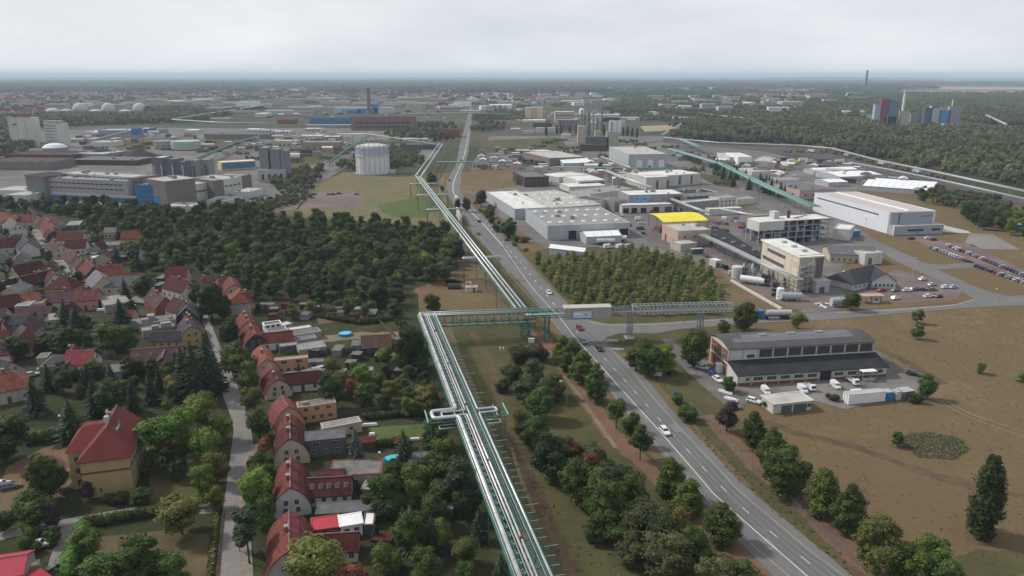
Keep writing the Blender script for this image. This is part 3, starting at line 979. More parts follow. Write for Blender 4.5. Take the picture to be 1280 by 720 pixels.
sheet('dry_strip', [(858,326),(876,328),(1005,386),(925,395),(900,370)], MEADOW, 0.085)
# industrial ground
sheet('factory_yard', [(590,247),(583,238),(590,205),(612,170),(830,170),(960,190),(1170,245),(1060,262),(1135,345),(1228,377),(1003,391),(930,362),(866,325),(790,313),(690,316),(655,292)], YARD, 0.06)
sheet('factory_yard', [(-300,178),(160,160),(420,160),(560,165),(540,200),(440,205),(395,232),(372,262),(250,266),(-200,262)], YARD, 0.06)
sheet('dry_strip', [(1042,262),(1112,292),(1172,300),(1280,336),(1280,372),(1240,370),(1170,338),(1100,305)], MEADOW, 0.09)
sheet('dry_strip', [(1068,318),(1100,312),(1180,352),(1228,377),(1050,389),(1062,352),(1040,345)], MEADOW, 0.09)
sheet('field', [(588,212),(640,210),(650,232),(600,240),(580,238)], MEADOW, 0.09)
sheet('field', [(600,176),(700,172),(712,188),(604,192)], GRASS, 0.09)
sheet('works_meadow', [(1060,238),(1180,262),(1280,290),(1280,256),(1170,238)], MEADOW, 0.08)
# a far stubble field and other pale fields near the horizon
for pts in ([(1172,108.5),(1310,109.5),(1310,112.5),(1176,112)], [(1120,113),(1300,114.5),(1300,116),(1130,114.5)], [(1170,100.5),(1300,100.8),(1300,102),(1180,101.6)],
   [(330,112),(372,111.5),(380,113),(335,113.5)], [(860,114.5),(905,114),(912,115.5),(865,116)], [(935,113),(1010,112.2),(1020,113.6),(940,114.6)], [(800,158),(850,156),(860,162),(806,165)]):
 sheet('field', pts, M('stubble', (0.30,0.245,0.16), var=0.2, scale=0.01), 0.3)
# yards, car parks, paths
sheet('workshop_yard', [(828,424),(842,424),(852,437),(886,452),(924,484),(1104,470),(1088,440),(1094,438),(1150,474),(1160,486),(1110,500),(1058,512),(1020,502),(945,503),(908,508),(880,484),(856,462),(836,442)], YARD, 0.09)
sheet('car_park', [(1068,356),(1120,338),(1150,343),(1204,362),(1196,374),(1130,379),(1070,371)], REDYARD, 0.11)
sheet('car_park', [(1132,295),(1165,296),(1184,304),(1215,306),(1290,343),(1290,362),(1210,331),(1170,312)], REDYARD, 0.11)
sheet('paved_pad', [(1212,292),(1240,293),(1275,312),(1228,312),(1206,304)], ASPH2, 0.11)
sheet('concrete_apron', [(1172,280),(1210,289),(1214,292),(1172,290)], M('pale_concrete', (0.4,0.39,0.37), var=0.1), 0.12)
sheet('plant_yard', [(870,296),(900,300),(1030,366),(1062,380),(1000,388),(935,365),(905,345)], REDYARD, 0.095)
sheet('plant_yard', [(886,268),(940,270),(940,300),(912,283),(890,288)], REDYARD, 0.095)
sheet('gravel_yard', [(372,262),(390,243),(420,238),(455,243),(450,262),(420,258)], REDYARD, 0.09)

# ------------------------------------------------------------------ roads
RL = [(587.2,133),(586,140),(580,162),(575,180),(570,205),(558,228),(560,245),(575,265),(590,290),(617,319),(640,343),(660,364),(677,387),(702,415),(738,457),(770,500),(813,553),(918,672),(970,724),(1030,790)]
RR = [(589.8,133),(590,140),(589,162),(585,192),(577,217),(575,238),(582,250),(613,278),(652,318),(670,340),(710,380),(738,408),(760,431),(790,458),(817,484),(842,516),(887,562),(922,600),(1060,716),(1150,790)]
between('main_road', RL, RR, ASPH, 0.12)
SOLID = [(586,165),(580,195),(569,222),(566,236),(570,246),(580,257),(598,274),(628,307),(660,353),(688,385),(700,398),(723,427),(752,459),(773,483),(825,540),(877,600),(900,625),(1008,720),(1080,782)]
EDGE = [(600,296),(640,347),(693,405),(702,416),(743,456.5),(770,497),(800,532),(832,568),(918,660),(985,720),(1050,780)]
RIGHT = [(585,253),(613,280),(650,318),(669,341),(706,380)]
RIGHT2 = [(764,438),(790,464),(812,492),(857,543),(900,588),(922,612),(964,648),(1015,691),(1053,719),(1130,782)]
DASH = [(720,415),(755,448),(797,494),(822,522),(852,555),(885,592),(905,612),(928,635),(956,659),(987,685),(1022,713),(1100,778)]
DASH2 = [(592,262),(640,316),(664,345),(700,390)]
ribbon('road_line', SOLID[7:], 0.19, LINE, 0.135)
ribbon('road_line', SOLID[:8], 0.45, LINE, 0.135)
ribbon('road_line', EDGE, 0.2, LINE2, 0.135)
ribbon('road_line', RIGHT2, 0.2, LINE2, 0.135)
def dashes(px, ln, gap, w):
 path = smooth_path([P(x, y) for x, y in px], 8)
 acc, on = 0.0, 0
 step = ln + gap
 # resample by length
 cum = [0]
 for i in range(1, len(path)): cum.append(cum[-1] + (path[i]-path[i-1]).length)
 def at(s):
  for i in range(1, len(cum)):
   if s <= cum[i]:
    t = (s-cum[i-1])/(cum[i]-cum[i-1]+1e-9)
    return path[i-1].lerp(path[i], t)
  return path[-1]
 s = 0
 while s + ln < cum[-1]:
  a, b = at(s), at(s+ln)
  d = b - a
  me = MB(); q = Vector((-d.y, d.x, 0)).normalized()*w/2
  me.add([a+q-a, a-q-a, b-q-a, b+q-a], [(0,1,2,3)])
  o = me.build('road_dash', LINE)
  o.location = (a.x, a.y, 0.14)
  tag(o, kind='structure')
  s += step
dashes(DASH, 2.4, 6.8, 0.15)
dashes(DASH2, 3.0, 9.0, 0.3)
WT = groundmat('worn_asphalt', [(0.105,0.104,0.105),(0.125,0.124,0.123),(0.15,0.147,0.143)], (0.03, 0.3, 3.0), (0.5, 0.3, 0.35), bump=0.01)
def shift(a, b, t): return [(x0+(x1-x0)*t, y0+(y1-y0)*t) for (x0,y0),(x1,y1) in zip(a, b)]
D_ = [(720,415),(755,448),(797,494),(822,524),(852,556),(885,592),(905,613),(928,636),(956,660),(987,686),(1022,714),(1100,780)]
S_ = [(707,406),(741,447),(783,494),(811,524),(840,556),(873,592),(890,613),(912,636),(939,660),(969,686),(1001,714),(1075,780)]
R_ = [(740,415),(775,448),(814,494),(839,524),(868,556),(903,592),(923,613),(950,636),(978,660),(1009,686),(1047,714),(1130,780)]
for a, b2, t in ((S_,D_,.3),(S_,D_,.75),(D_,R_,.28),(D_,R_,.7)):
 ribbon('tyre_track', shift(a,b2,t), .55, WT, .128, wobble=.05)
for k,(px,py,w,l) in enumerate(((700,391,2.4,6),(770,470,2.6,9),(845,535,2.2,5),(905,625,2.5,7),(960,680,2.0,4),(640,325,3,8),(800,515,1.2,14),(733,432,2,5))):
 c_ = P(px,py); b2 = MB().box(-l/2,-w/2,0,l/2,w/2,.004); o = b2.build('road_patch', WT if k % 2 else DGREY if k == 3 else ASPH2); o.location = (c_.x,c_.y,.126); o.rotation_euler = (0,0,1.76); tag(o, kind='structure')
# side road to the works and the road round the plant
between('side_road', [(700,378),(726,398),(760,405),(820,404),(910,398),(1007,391.5),(1065,388.5),(1155,383.5),(1205,380),(1222,374),(1290,368),(1420,362)],
  [(752,430),(758,422),(775,417),(820,417),(850,411.5),(930,405),(1010,401),(1045,399.5),(1135,391),(1222,384.5),(1300,381),(1420,376)], ASPH, 0.11)
between('works_road', [(1036,266),(1062,282),(1100,303),(1135,319),(1172,337),(1212,356),(1240,366),(1262,370)], [(1028,266),(1050,284),(1090,308),(1120,327),(1165,347),(1200,363),(1216,373),(1220,383)], ASPH, 0.115)
between('works_road', [(1150,329),(1180,331),(1216,328),(1222,331)], [(1160,336),(1185,337),(1220,334),(1228,335)], ASPH, 0.118)
ribbon('verge_line', [(1045,391),(1100,389),(1155,385),(1195,381),(1217,375)], 0.7, KERB, 0.16)
ribbon('verge_line', [(735,402),(760,406.5),(820,405.5),(910,399.5)], 0.6, KERB, 0.16)
# town streets
TOWN1L = [(240,790),(267,720),(275,662),(282,615),(292,540),(290,525),(276,487),(270,450),(258,415),(250,395),(240,380),(222,372)]
TOWN1R = [(310,790),(306,720),(303,660),(303,602),(317,556),(312,525),(305,505),(292,470),(281,448),(268,415),(261,398),(250,377),(228,368)]
between('town_street', TOWN1L, TOWN1R, ASPH2, 0.11)
ribbon('pavement', [(318,556),(306,602),(306,660),(309,720),(312,780)], 2.2, M('dusty_pavement', (0.22,0.185,0.15), var=0.2), 0.19)
ribbon('kerb', [(281,640),(276,690),(273,735)], 0.35, DIRT, 0.18)
between('town_street', [(28,276),(37,287),(57,315),(82,340),(104,362),(140,378),(222,380)], [(40,276),(49,287),(65,315),(95,338),(116,354),(150,370),(225,372)], ASPH2, 0.10)
between('driveway', [(-60,680),(0,666),(55,655),(98,646),(170,634),(272,628)], [(-60,690),(0,676),(55,663),(98,655),(170,645),(272,642)], ASPH2, 0.10)
between('driveway', [(78,656),(62,700),(55,730)], [(98,655),(82,700),(78,730)], ASPH2, 0.112)
# dirt tracks and trails
ribbon('dirt_path', [(672,415),(690,436),(700,447),(722,482),(745,517),(772,550),(800,575),(850,622),(915,685),(960,730)], 5.2, DIRT, 0.075, wobble=.5)
ribbon('dirt_path', [(705,470),(722,492),(745,525),(770,560)], 1.2, TRACK, 0.085)
ribbon('dirt_path', [(882,520),(907,543),(940,578),(985,614),(1012,638),(1047,675),(1100,725)], 5.0, DIRT, 0.075, wobble=.6)
ribbon('meadow_track', [(1168,490),(1185,503),(1215,518),(1250,530),(1300,546)], .6, TRACK, 0.06)
ribbon('meadow_track', [(1166,494),(1183,507),(1213,522),(1248,535),(1300,553)], .6, TRACK, 0.06)
ribbon('meadow_track', [(955,527),(1010,545),(1080,562),(1140,585),(1200,604),(1300,625)], 3.2, DTRACK, 0.045, wobble=.7)
ribbon('meadow_track', [(1090,432),(1120,446),(1150,462),(1180,480)], 3.6, DTRACK, 0.05, wobble=.6)
ribbon('meadow_track', [(640,560),(648,590),(660,620),(668,640)], 0.8, TRACK, 0.075)
ribbon('meadow_track', [(590,415),(610,450),(620,480),(632,530),(655,590),(700,680),(730,740)], 2.6, DTRACK, 0.07, wobble=.8)
ribbon('bare_earth', [(560,352),(600,352),(640,378)], 9, DTRACK, 0.06, wobble=1.5)
ribbon('bare_earth', [(520,365),(545,358),(575,352)], 9, DIRT, 0.06, wobble=1.5)
ribbon('trail', [(350,243),(378,222),(405,206)], 3.5, TRACK, 0.1)
ribbon('trail', [(405,250),(418,243),(426,239)], 2.5, TRACK, 0.1)
sheet('bare_earth', [(8,584),(55,560),(92,552),(95,585),(60,605),(0,612)], DIRT, 0.07)
sheet('bare_earth', [(-20,600),(60,596),(92,600),(60,640),(-20,642)], MEADOW, 0.075)
sheet('garden_lawn', [(118,672),(200,664),(262,668),(258,720),(150,730),(125,700)], groundmat('tired_lawn', [(0.065,0.062,0.028),(0.10,0.082,0.042),(0.145,0.105,0.062)], (0.05,0.2,1.2), (0.5,0.45,0.3)), 0.07)
sheet('garden_lawn', [(182,560),(235,560),(265,600),(245,630),(190,640)], GRASS, 0.07)
sheet('garden_lawn', [(458,535),(530,530),(535,548),(470,552)], GLAWN, 0.07)
sheet('garden_lawn', [(462,654),(500,652),(505,668),(465,672)], GLAWN, 0.07)
ribbon('garden_path', [(465,682),(480,675),(505,670)], 2.0, TRACK, 0.09)
ribbon('bare_earth', [(400,402),(440,398),(495,402)], 6, DIRT, 0.07, wobble=1)
ribbon('garden_strip', [(395,425),(430,421),(500,418)], 7, TRACK, 0.07, wobble=1)
sheet('grass_patch', [(1140,735),(1158,716),(1172,709),(1188,697),(1207,693),(1222,686),(1241,690),(1262,686),(1290,697),(1340,700),(1340,800),(1180,800)], GRASS, 0.045)
# ================================================================== the elevated pipelines
PZ = 10.0
def lateral(path, off, z):
 out = []
 n = len(path)
 for i, p in enumerate(path):
  d = (path[min(i+1,n-1)] - path[max(i-1,0)]); d.z = 0; d.normalize()
  q = Vector((d.y, -d.x, 0))          # to the right of travel
  out.append(Vector((p.x, p.y, 0)) + q*off + Vector((0,0,z)))
 return out
def trestle(parent, c, d, half, z, mat=None, w=0.24):
 q = Vector((d.y, -d.x, 0))
 b = MB()
 for s in (-1, 1):
  b.bar(c + q*s*half*0.82, c + q*s*half*0.82 + Vector((0,0,z)), w)
 b.bar(c - q*(half+.35) + Vector((0,0,z)), c + q*(half+.35) + Vector((0,0,z)), w)
 b.bar(c - q*half*.82 + Vector((0,0,z*.08)), c + q*half*.82 + Vector((0,0,z*.9)), w*.55)
 b.bar(c + q*half*.82 + Vector((0,0,z*.08)), c - q*half*.82 + Vector((0,0,z*.9)), w*.55)
 b.box(c.x-.4, c.y-.4, -.2, c.x+.4, c.y+.4, .02)
 return b.build('support', mat or GREEN, parent)

# --- near run: from the corner beside the bridge down past the camera's foot, with the expansion loop
n0, n1 = P(533.5, 393, PZ), P(700, 800, PZ)
n0.z = n1.z = 0
nd = (n1 - n0).normalized()
nq = Vector((-nd.y, nd.x, 0))               # to the right in the picture is +
if nq.x < 0: nq = -nq
run = tag(link('pipeline', None), 'near run of silvery pipes with a square expansion loop, above the gardens', 'pipeline', 'elevated works pipelines')
Ln = (n1 - n0).length
lp = P(588, 516, PZ); lp.z = 0
sl = (lp - n0).dot(nd)                      # distance of the loop from the corner
def rp(s, o, z): return n0 + nd*s + nq*o + Vector((0,0,z))
def runpipe(off, r, mat, z, loop=0.0, w=0.0, s0=0.0, top=None, name='pipe'):
 pts = [rp(s0 - off*0.0, off, z)]
 if loop:
  a, c = sl - w, sl + w
  pts += [rp(a, off, z), rp(a, off+loop, z), rp(c, off+loop, z), rp(c, off, z)]
 pts.append(rp(Ln, off, z))
 return MB().tube(fillet(pts, r*2.2), r, 8).build(name, mat, run, smooth=True)
def fillet(pts, rad):
 out = [pts[0]]
 for i in range(1, len(pts)-1):
  a, p, c = pts[i-1], pts[i], pts[i+1]
  u, v = (a-p), (c-p)
  k = min(rad, u.length*.45, v.length*.45)
  u, v = p + u.normalized()*k, p + v.normalized()*k
  out += [u, u.lerp(p, .55).lerp(p.lerp(v, .45), .5), v]
 out.append(pts[-1])
 return out
runpipe(-2.45, 0.46, PIPE, PZ+.45, -6.2, 2.1)
runpipe(-3.05, 0.10, PIPE, PZ+.15)
runpipe(-0.30, 0.22, PIPE, PZ+.30, -6.0, 1.2)
runpipe(0.42, 0.22, PIPE, PZ+.30)
runpipe(-0.85, 0.12, PIPE2, PZ+.2)
runpipe(1.45, 0.12, GREEN, PZ+.2)
runpipe(1.95, 0.09, PIPE2, PZ+.2)
runpipe(2.75, 0.23, PIPE, PZ+.35, 4.6, 1.1)
runpipe(3.02, 0.08, PGREEN, PZ+.12)
for k, off in enumerate((-3.3, -1.55, 0.95, 2.35, 3.2)):
 b = MB(); b.bar(rp(0, off, PZ-.18), rp(Ln, off, PZ-.18), .3); b.build('beam', GREEN, run)
s = 1.5
xm = MB().box(-3.4, -.09, -.1, 3.25, .09, .1).mesh('cross_beam', GREEN)
lm = MB()
for k in range(3): lm.box(-.42 + .42*k - .03, -.55, 0, -.42 + .42*k + .03, .55, .07)
lm.box(-.55,-.05,0,.55,.05,.08); lm.box(-.55,.45,0,-.1,.55,.3)
lm = lm.mesh('clamp', PGREEN)
rzq = math.atan2(nq.y, nq.x)
br = MB()
br.box(0,-.06,-.06,2.6,.06,.06,0).bar((0,0,-1.1),(1.5,0,-.05),.09,0).box(0.6,-.03,.06,2.55,.03,.12,1)
br = br.mesh('bracket', [GREEN, PGREEN])
i = 0
while s < Ln:
 if s > 3:
  p = rp(s, 0, PZ-.25)
  link('cross_beam', xm, run, p, rzq)
  if abs(s - sl) > 3:
   q = link('bracket', br, run, rp(s, 3.1, PZ-.2), rzq)
   q.scale = (0.8 + 0.5*((i*7) % 5 == 0), 1, 1)
   link('clamp', lm, run, rp(s+.9, -1.25, PZ-.02), rzq)
 s += 2.75; i += 1
s = 6.0
while s < Ln - 3:
 trestle(run, rp(s, 0, 0), nd, 3.2, PZ-.35)
 s += 16.5
jm = MB().tube([(0,-.06,0),(0,.06,0)], .53, 12).mesh('joint', PIPE2)
js = MB().tube([(0,-.05,0),(0,.05,0)], .29, 10).mesh('joint', PIPE2)
s = 4.0; i = 0
while s < Ln:
 if abs(s - sl) > 4:
  link('joint', jm, run, rp(s, -2.45, PZ+.45), rzq); link('joint', js, run, rp(s+2, .42, PZ+.3), rzq); link('joint', js, run, rp(s+4, 2.75, PZ+.35), rzq)
 if i % 4 == 2:
  MB().box(-.3,-.3,.1,.3,.3,.75).tube([(0,0,.75),(0,0,1.2)], .05, 6).tube([(-.3,0,1.2),(.3,0,1.2)], .05, 6).build('valve', RUST if i % 8 == 2 else STEEL, run).location = rp(s+1, .42, PZ)
 s += 7.3; i += 1
# loop frames: green steel decks with end rails
for sd, o0, o1 in ((-1, -3.3, -10.0), (1, 3.2, 9.6)):
 b = MB()
 for ds in (-3.0, -1.6, 1.6, 3.0):
  b.bar(rp(sl+ds, o0, PZ-.3), rp(sl+ds, o1, PZ-.3), .2)
 for oo in (o1, (o0+o1)/2):
  b.bar(rp(sl-3.4, oo, PZ-.3), rp(sl+3.4, oo, PZ-.3), .22)
 b.bar(rp(sl-3, (o0+o1)/2, PZ-.3), rp(sl+3, o1, PZ-.3), .14)
 for ds in (-2.8, 2.8):
  b.bar(rp(sl+ds, o1*.93, -.2), rp(sl+ds, o1*.93, PZ-.3), .24)
  b.bar(rp(sl+ds, o1*.6, PZ-.3), rp(sl+ds, o1*.93, PZ*.45), .12)
 b.build('loop_frame', GREEN, run)
 b = MB()
 b.bar(rp(sl-3.4, o1, PZ+.25), rp(sl+3.4, o1, PZ+.25), .22)
 if sd > 0: b.bar(rp(sl-3.2, 7.0, PZ+.1), rp(sl+3.2, 7.0, PZ+.1), .2)
 b.build('end_rail', PGREEN, run)
# lower loop of thinner pipes hung below
for o0, o1, zz in ((-3.4, -7.4, PZ-1.4), (3.3, 7.6, PZ-1.2)):
 pts = [rp(sl+2.4, o0, zz), rp(sl+2.4, o1, zz), rp(sl+4.4, o1, zz), rp(sl+4.4, o0, zz)]
 MB().tube(fillet(pts, .5), .14, 8).build('pipe', PIPE2, run, smooth=True)
 pts = [rp(sl+2.9, o0, zz-.1), rp(sl+2.9, o1*.85, zz-.1), rp(sl+3.9, o1*.85, zz-.1), rp(sl+3.9, o0, zz-.1)]
 MB().tube(fillet(pts, .4), .09, 8).build('pipe', RUST, run, smooth=True)

# --- lattice bridge from that corner to the road side
b0, b1 = P(524.5, 393.5, PZ), P(668, 388, PZ)
b0.z = b1.z = 0
bd = (b1-b0).normalized(); bq = Vector((-bd.y, bd.x, 0)); Lb = (b1-b0).length
bridge = tag(link('pipe_bridge', None), 'green lattice bridge of pipes turning the pipeline towards the road', 'pipe bridge', 'elevated works pipelines')
def bp(s, o, z): return b0 + bd*s + bq*o + Vector((0,0,z))
for o, r, mt, z in ((-1.7,.13,PIPE,PZ+.2),(-0.9,.09,GREEN,PZ+.1),(-.3,.13,PIPE,PZ+.2),(.5,.12,PIPE2,PZ+.2),(1.4,.16,GREEN,PZ+.2),(2.0,.12,PIPE,PZ+.2)):
 MB().tube([bp(0,o,z), bp(Lb+2,o,z)], r, 8).build('pipe', mt, bridge, smooth=True)
for o in (-1.9, 2.3):
 for z in (PZ-.2, PZ-4.0):
  b = MB(); b.bar(bp(0,o,z), bp(Lb+1,o,z), .28); b.build('chord', GREEN, bridge)
 b = MB(); nb = 14
 for k in range(nb):
  s0_, s1_ = Lb*k/nb, Lb*(k+1)/nb
  b.bar(bp(s0_,o,PZ-4), bp(s0_,o,PZ-.2), .16)
  b.bar(bp(s0_,o,PZ-4 if k % 2 else PZ-.2), bp(s1_,o,PZ-.2 if k % 2 else PZ-4), .14)
 b.build('lattice', GREEN, bridge)
pl = MB().box(-.22,-.1,-.2,.22,.1,.2).mesh('gusset', PGREEN)
for k in range(14):
 link('gusset', pl, bridge, bp(Lb*(k+.5)/14, -2.08, PZ-2.1), math.atan2(bd.y, bd.x))
b = MB()
for k in range(20): b.bar(bp(Lb*k/20, -1.9, PZ-.25), bp(Lb*k/20, 2.3, PZ-.25), .14); b.bar(bp(Lb*k/20, -1.9, PZ-4), bp(Lb*k/20, 2.3, PZ-4), .14)
b.build('deck_beam', GREEN, bridge)
MB().tube([bp(2,-1.2,PZ-3.75), bp(Lb,-1.2,PZ-3.75)], .2, 8).build('pipe', PIPE2, bridge)
def tower(parent, c, d, wx, wy, z, mat, w=.3):
 q = Vector((-d.y, d.x, 0)); b = MB()
 cs = [c + d*sx*wx/2 + q*sy*wy/2 for sx, sy in ((-1,-1),(1,-1),(1,1),(-1,1))]
 for p in cs: b.bar(p - Vector((0,0,.2)), p + Vector((0,0,z)), w)
 for k in range(4):
  a, e = cs[k], cs[(k+1) % 4]
  for m in range(2):
   b.bar(a + Vector((0,0,z*m/2+.2)), e + Vector((0,0,z*(m+1)/2)), w*.5); b.bar(e + Vector((0,0,z*m/2+.2)), a + Vector((0,0,z*(m+1)/2)), w*.5)
   b.bar(a + Vector((0,0,z*(m+1)/2-.1)), e + Vector((0,0,z*(m+1)/2-.1)), w*.7)
 return b.build('support_tower', mat, parent)
tower(bridge, bp(Lb-3.2, 0, 0), bd, 2.6, 4.0, PZ-4.1, GREEN, .34)
tower(bridge, bp(2.5, 0, 0), bd, 2.0, 4.0, PZ-4.1, GREEN, .3)
b = MB().box(-4.5,-2.6,-.12,4.5,2.6,.12,0)
for k in range(8): b.bar((-4.4+k*1.25,-2.6,.12),(-4.4+k*1.25,-2.6,1.1),.07,0)
b.bar((-4.4,-2.6,1.1),(4.4,-2.6,1.1),.08,0)
o = b.build('platform', GREEN, bridge); o.location = bp(Lb+1.5, 0, PZ-.6); o.rotation_euler = (0,0,math.atan2(bd.y,bd.x))

# --- bridge over the road: open truss, clad box with billboard, long grey truss
c0, c1 = P(664, 393, 10.0), P(914, 385.5, 10.0)
c0.z = c1.z = 0
cd = (c1-c0).normalized(); cq = Vector((-cd.y, cd.x, 0)); Lc = (c1-c0).length
def cs_(px):
 a = P(px, 390.5, 10.0); a.z = 0
 return (a - c0).dot(cd)
crz = math.atan2(cd.y, cd.x)
road_bridge = tag(link('pipe_bridge', None), 'grey truss pipe bridge crossing the main road, clad where it spans the lanes', 'pipe bridge', 'elevated works pipelines')
def cp(s, o, z): return c0 + cd*s + cq*o + Vector((0,0,z))
def truss(parent, s0, s1, z0, z1, mat, nb, w=.2, o0=-1.3, o1=1.3, gus=None):
 for o in (o0, o1):
  for z in (z0, z1):
   MB().bar(cp(s0,o,z), cp(s1,o,z), w).build('chord', mat, parent)
  b = MB()
  for k in range(nb+1):
   s = s0 + (s1-s0)*k/nb
   b.bar(cp(s,o,z0), cp(s,o,z1), w*.7)
   if k < nb:
    t = s0 + (s1-s0)*(k+1)/nb
    b.bar(cp(s,o,z0), cp(t,o,z1), w*.55); b.bar(cp(s,o,z1), cp(t,o,z0), w*.55)
  b.build('lattice', mat, parent)
 b = MB()
 for k in range(nb+1):
  s = s0 + (s1-s0)*k/nb
  b.bar(cp(s,o0,z1), cp(s,o1,z1), w*.6); b.bar(cp(s,o0,z0), cp(s,o1,z0), w*.6)
 b.build('cross_beams', mat, parent)
sA, sB, sC = cs_(704), cs_(763), cs_(791)
truss(road_bridge, -1, sA, 9.0, 11.4, GREEN, 5)
truss(road_bridge, sB, sC, 9.4, 11.6, STEEL, 5)
truss(road_bridge, sC, Lc, 9.2, 12.3, M('truss_grey', (0.34,0.37,0.37), rough=.5, var=.15), 24, w=.17)
for o, r in ((-.7,.12),(0,.1),(.6,.14)):
 MB().tube([cp(-2,o,10.0), cp(Lc+1,o,10.0)], r, 8).build('pipe', PIPE2, road_bridge, smooth=True)
for k in range(26):
 if k == 0:
  gm = MB().box(-.2,-.06,-.16,.2,.06,.16).mesh('gusset', LGREY)
 link('gusset', gm, road_bridge, cp(sC + (Lc-sC)*k/25.0, -1.42, 10.9 + .5*(k % 2)), crz)
b = MB().box(sA, -1.9, 8.2, sB, 1.9, 12.2)
o = b.build('cladding', M('bridge_cladding', (0.36,0.34,0.30), var=0.12, scale=0.6, tile=('X', 0.9, 0.2, 0.12)), road_bridge); o.location = c0; o.rotation_euler = (0,0,crz)
b = MB().box(sA-.15, -2.05, 12.2, sB+.15, 2.05, 12.5)
o = b.build('cladding_roof', M('bridge_roof', (0.42,0.40,0.36), var=0.12, scale=0.5), road_bridge); o.location = c0; o.rotation_euler = (0,0,crz)
for k in range(1, 10):
 s = sA + (sB-sA)*k/10
 b = MB().box(s-.05, -1.96, 8.2, s+.05, -1.9, 12.18)
 o = b.build('cladding_seam', LGREY, road_bridge); o.location = c0; o.rotation_euler = (0,0,crz)
s0_, s1_ = cs_(714.5), cs_(738)
bb = thing('billboard', 'pale blue and white billboard fixed to the clad bridge above the road', 'billboard', cp((s0_+s1_)/2, -2.0, 8.4), crz)
wB = s1_-s0_
MB().box(-wB/2,-.14,0,wB/2,0,2.9).build('board', M('board_pale_blue', (0.50,0.55,0.66), var=0.06, scale=0.4), bb)
MB().box(-wB/2-.1,-.18,-.12,wB/2+.1,0,0).box(-wB/2-.1,-.18,2.9,wB/2+.1,0,3.02).box(-wB/2-.12,-.18,0,-wB/2,0,2.9).box(wB/2,-.18,0,wB/2+.12,0,2.9).build('frame', STEEL, bb)
MB().box(-wB/2+.15,-.16,1.5,-.1,-.14,2.2).build('print_panel', M('print_white', (0.66,0.68,0.72), var=0.05), bb)
MB().box(1.05,-.16,1.0,1.35,-.14,2.2).box(.8,-.16,1.45,1.6,-.14,1.75).build('print_mark', M('print_red', (0.30,0.10,0.12), var=0.1), bb)
MB().box(-wB/2+.05,-.16,.05,wB/2-.05,-.14,.42).build('print_band', M('print_blue', (0.10,0.16,0.34), var=0.1), bb)
for px, yb, wx in ((683, 418, 1.6), (789, 423, 1.4), (881, 409, 1.4)):
 s = cs_(px)
 tower(road_bridge, cp(s, 0, 0), cd, wx, 2.4, 9.2, GREEN if px < 700 else STEEL, .24)
 if px > 700:
  b = MB().box(-1.6,-1.9,-.2,1.6,1.9,.55); o = b.build('foundation', GREY, road_bridge); o.location = cp(s,0,0); o.rotation_euler = (0,0,crz)
b = MB()
b.bar((0,-2,2.4),(2.6,-2.2,1.2),.3); b.bar((0,-2,.6),(2.6,-2.2,-.4),.3); b.box(-.15,-2.2,-.4,.15,-1.6,2.6)
o = b.build('side_strut', LGREY, road_bridge); o.location = cp(cs_(789)+.4, 0, 10.4); o.rotation_euler = (0,0,crz)

# --- far run: straight beside the road, then bending away
def pipe_run(label, px, z, offs, mat_s, spacing, loops=(), half=None, grp='elevated works pipelines', beam=True, sup_mat=None, name='pipeline'):
 path = [P(x, y, z) for x, y in px]
 for p in path: p.z = 0
 o = tag(link(name, None), label, 'pipeline', grp)
 for off, r, mt in offs:
  MB().tube(lateral(path, off, z + r + .1), r, 8).build('pipe', mt, o, smooth=True)
 h = half or max(abs(a[0]) for a in offs) + .3
 if beam:
  for s in (-h, h):
   b = MB(); lp_ = lateral(path, s, z-.15)
   for i in range(len(lp_)-1): b.bar(lp_[i], lp_[i+1], .3)
   b.build('beam', mat_s, o)
 for i in range(len(path)-1):
  d = path[i+1]-path[i]; L = d.length; d.normalize()
  n = max(1, int(L/spacing))
  for k in range(n):
   trestle(o, path[i] + d*(L*(k+.5)/n), d, h, z-.3, sup_mat or mat_s)
 return o
fr = pipe_run('straight run of three white pipes on trestles beside the main road', [(651,386),(523,221)], PZ,
    [(-1.9,.34,PIPE),(-1.2,.1,PIPE2),(0.1,.34,PIPE),(.9,.12,GREEN),(1.6,.28,PIPE),(2.1,.14,PGREEN)], GREEN, 22)
fp = [P(651,386,PZ), P(523,221,PZ)]
fd = (fp[1]-fp[0]); fd.z = 0; fd.normalize(); fq = Vector((fd.y,-fd.x,0))
for py, a, b_ in ((322.5,-1,1),(262,-1,1),(244,-1,1),(230,-1,1)):
 t = (py-386)/(221-386)
 x = 651 + (523-651)*t
 c = P(x, py, PZ); c.z = 0
 wl = 6.4 if py > 300 else 8.5
 for sd in (-1, 1):
  pts = [c + fq*sd*1.8 - fd*1.0 + Vector((0,0,PZ+.4)), c + fq*sd*(wl+2) - fd*1.0 + Vector((0,0,PZ+.4)), c + fq*sd*(wl+2) + fd*1.0 + Vector((0,0,PZ+.4)), c + fq*sd*1.8 + fd*1.0 + Vector((0,0,PZ+.4))]
  MB().tube(fillet(pts, .8), .34 if sd < 0 else .24, 8).build('expansion_loop', PIPE if sd < 0 else PGREEN, fr, smooth=True)
  b = MB()
  for ds in (-1.8, 1.8):
   b.bar(c + fq*sd*1.5 + fd*ds + Vector((0,0,PZ-.2)), c + fq*sd*(wl+2.6) + fd*ds + Vector((0,0,PZ-.2)), .22)
   b.bar(c + fq*sd*(wl+1.8) + fd*ds, c + fq*sd*(wl+1.8) + fd*ds + Vector((0,0,PZ-.2)), .26)
  b.build('loop_frame', GREEN, fr)
pipe_run('bent far end of the white pipeline beyond the gasholder meadow', [(523,221),(551,180)], PZ, [(-2.4,.4,PIPE),(0,.15,GREEN),(2.2,.4,PIPE),(3.0,.2,PGREEN)], GREEN, 30)
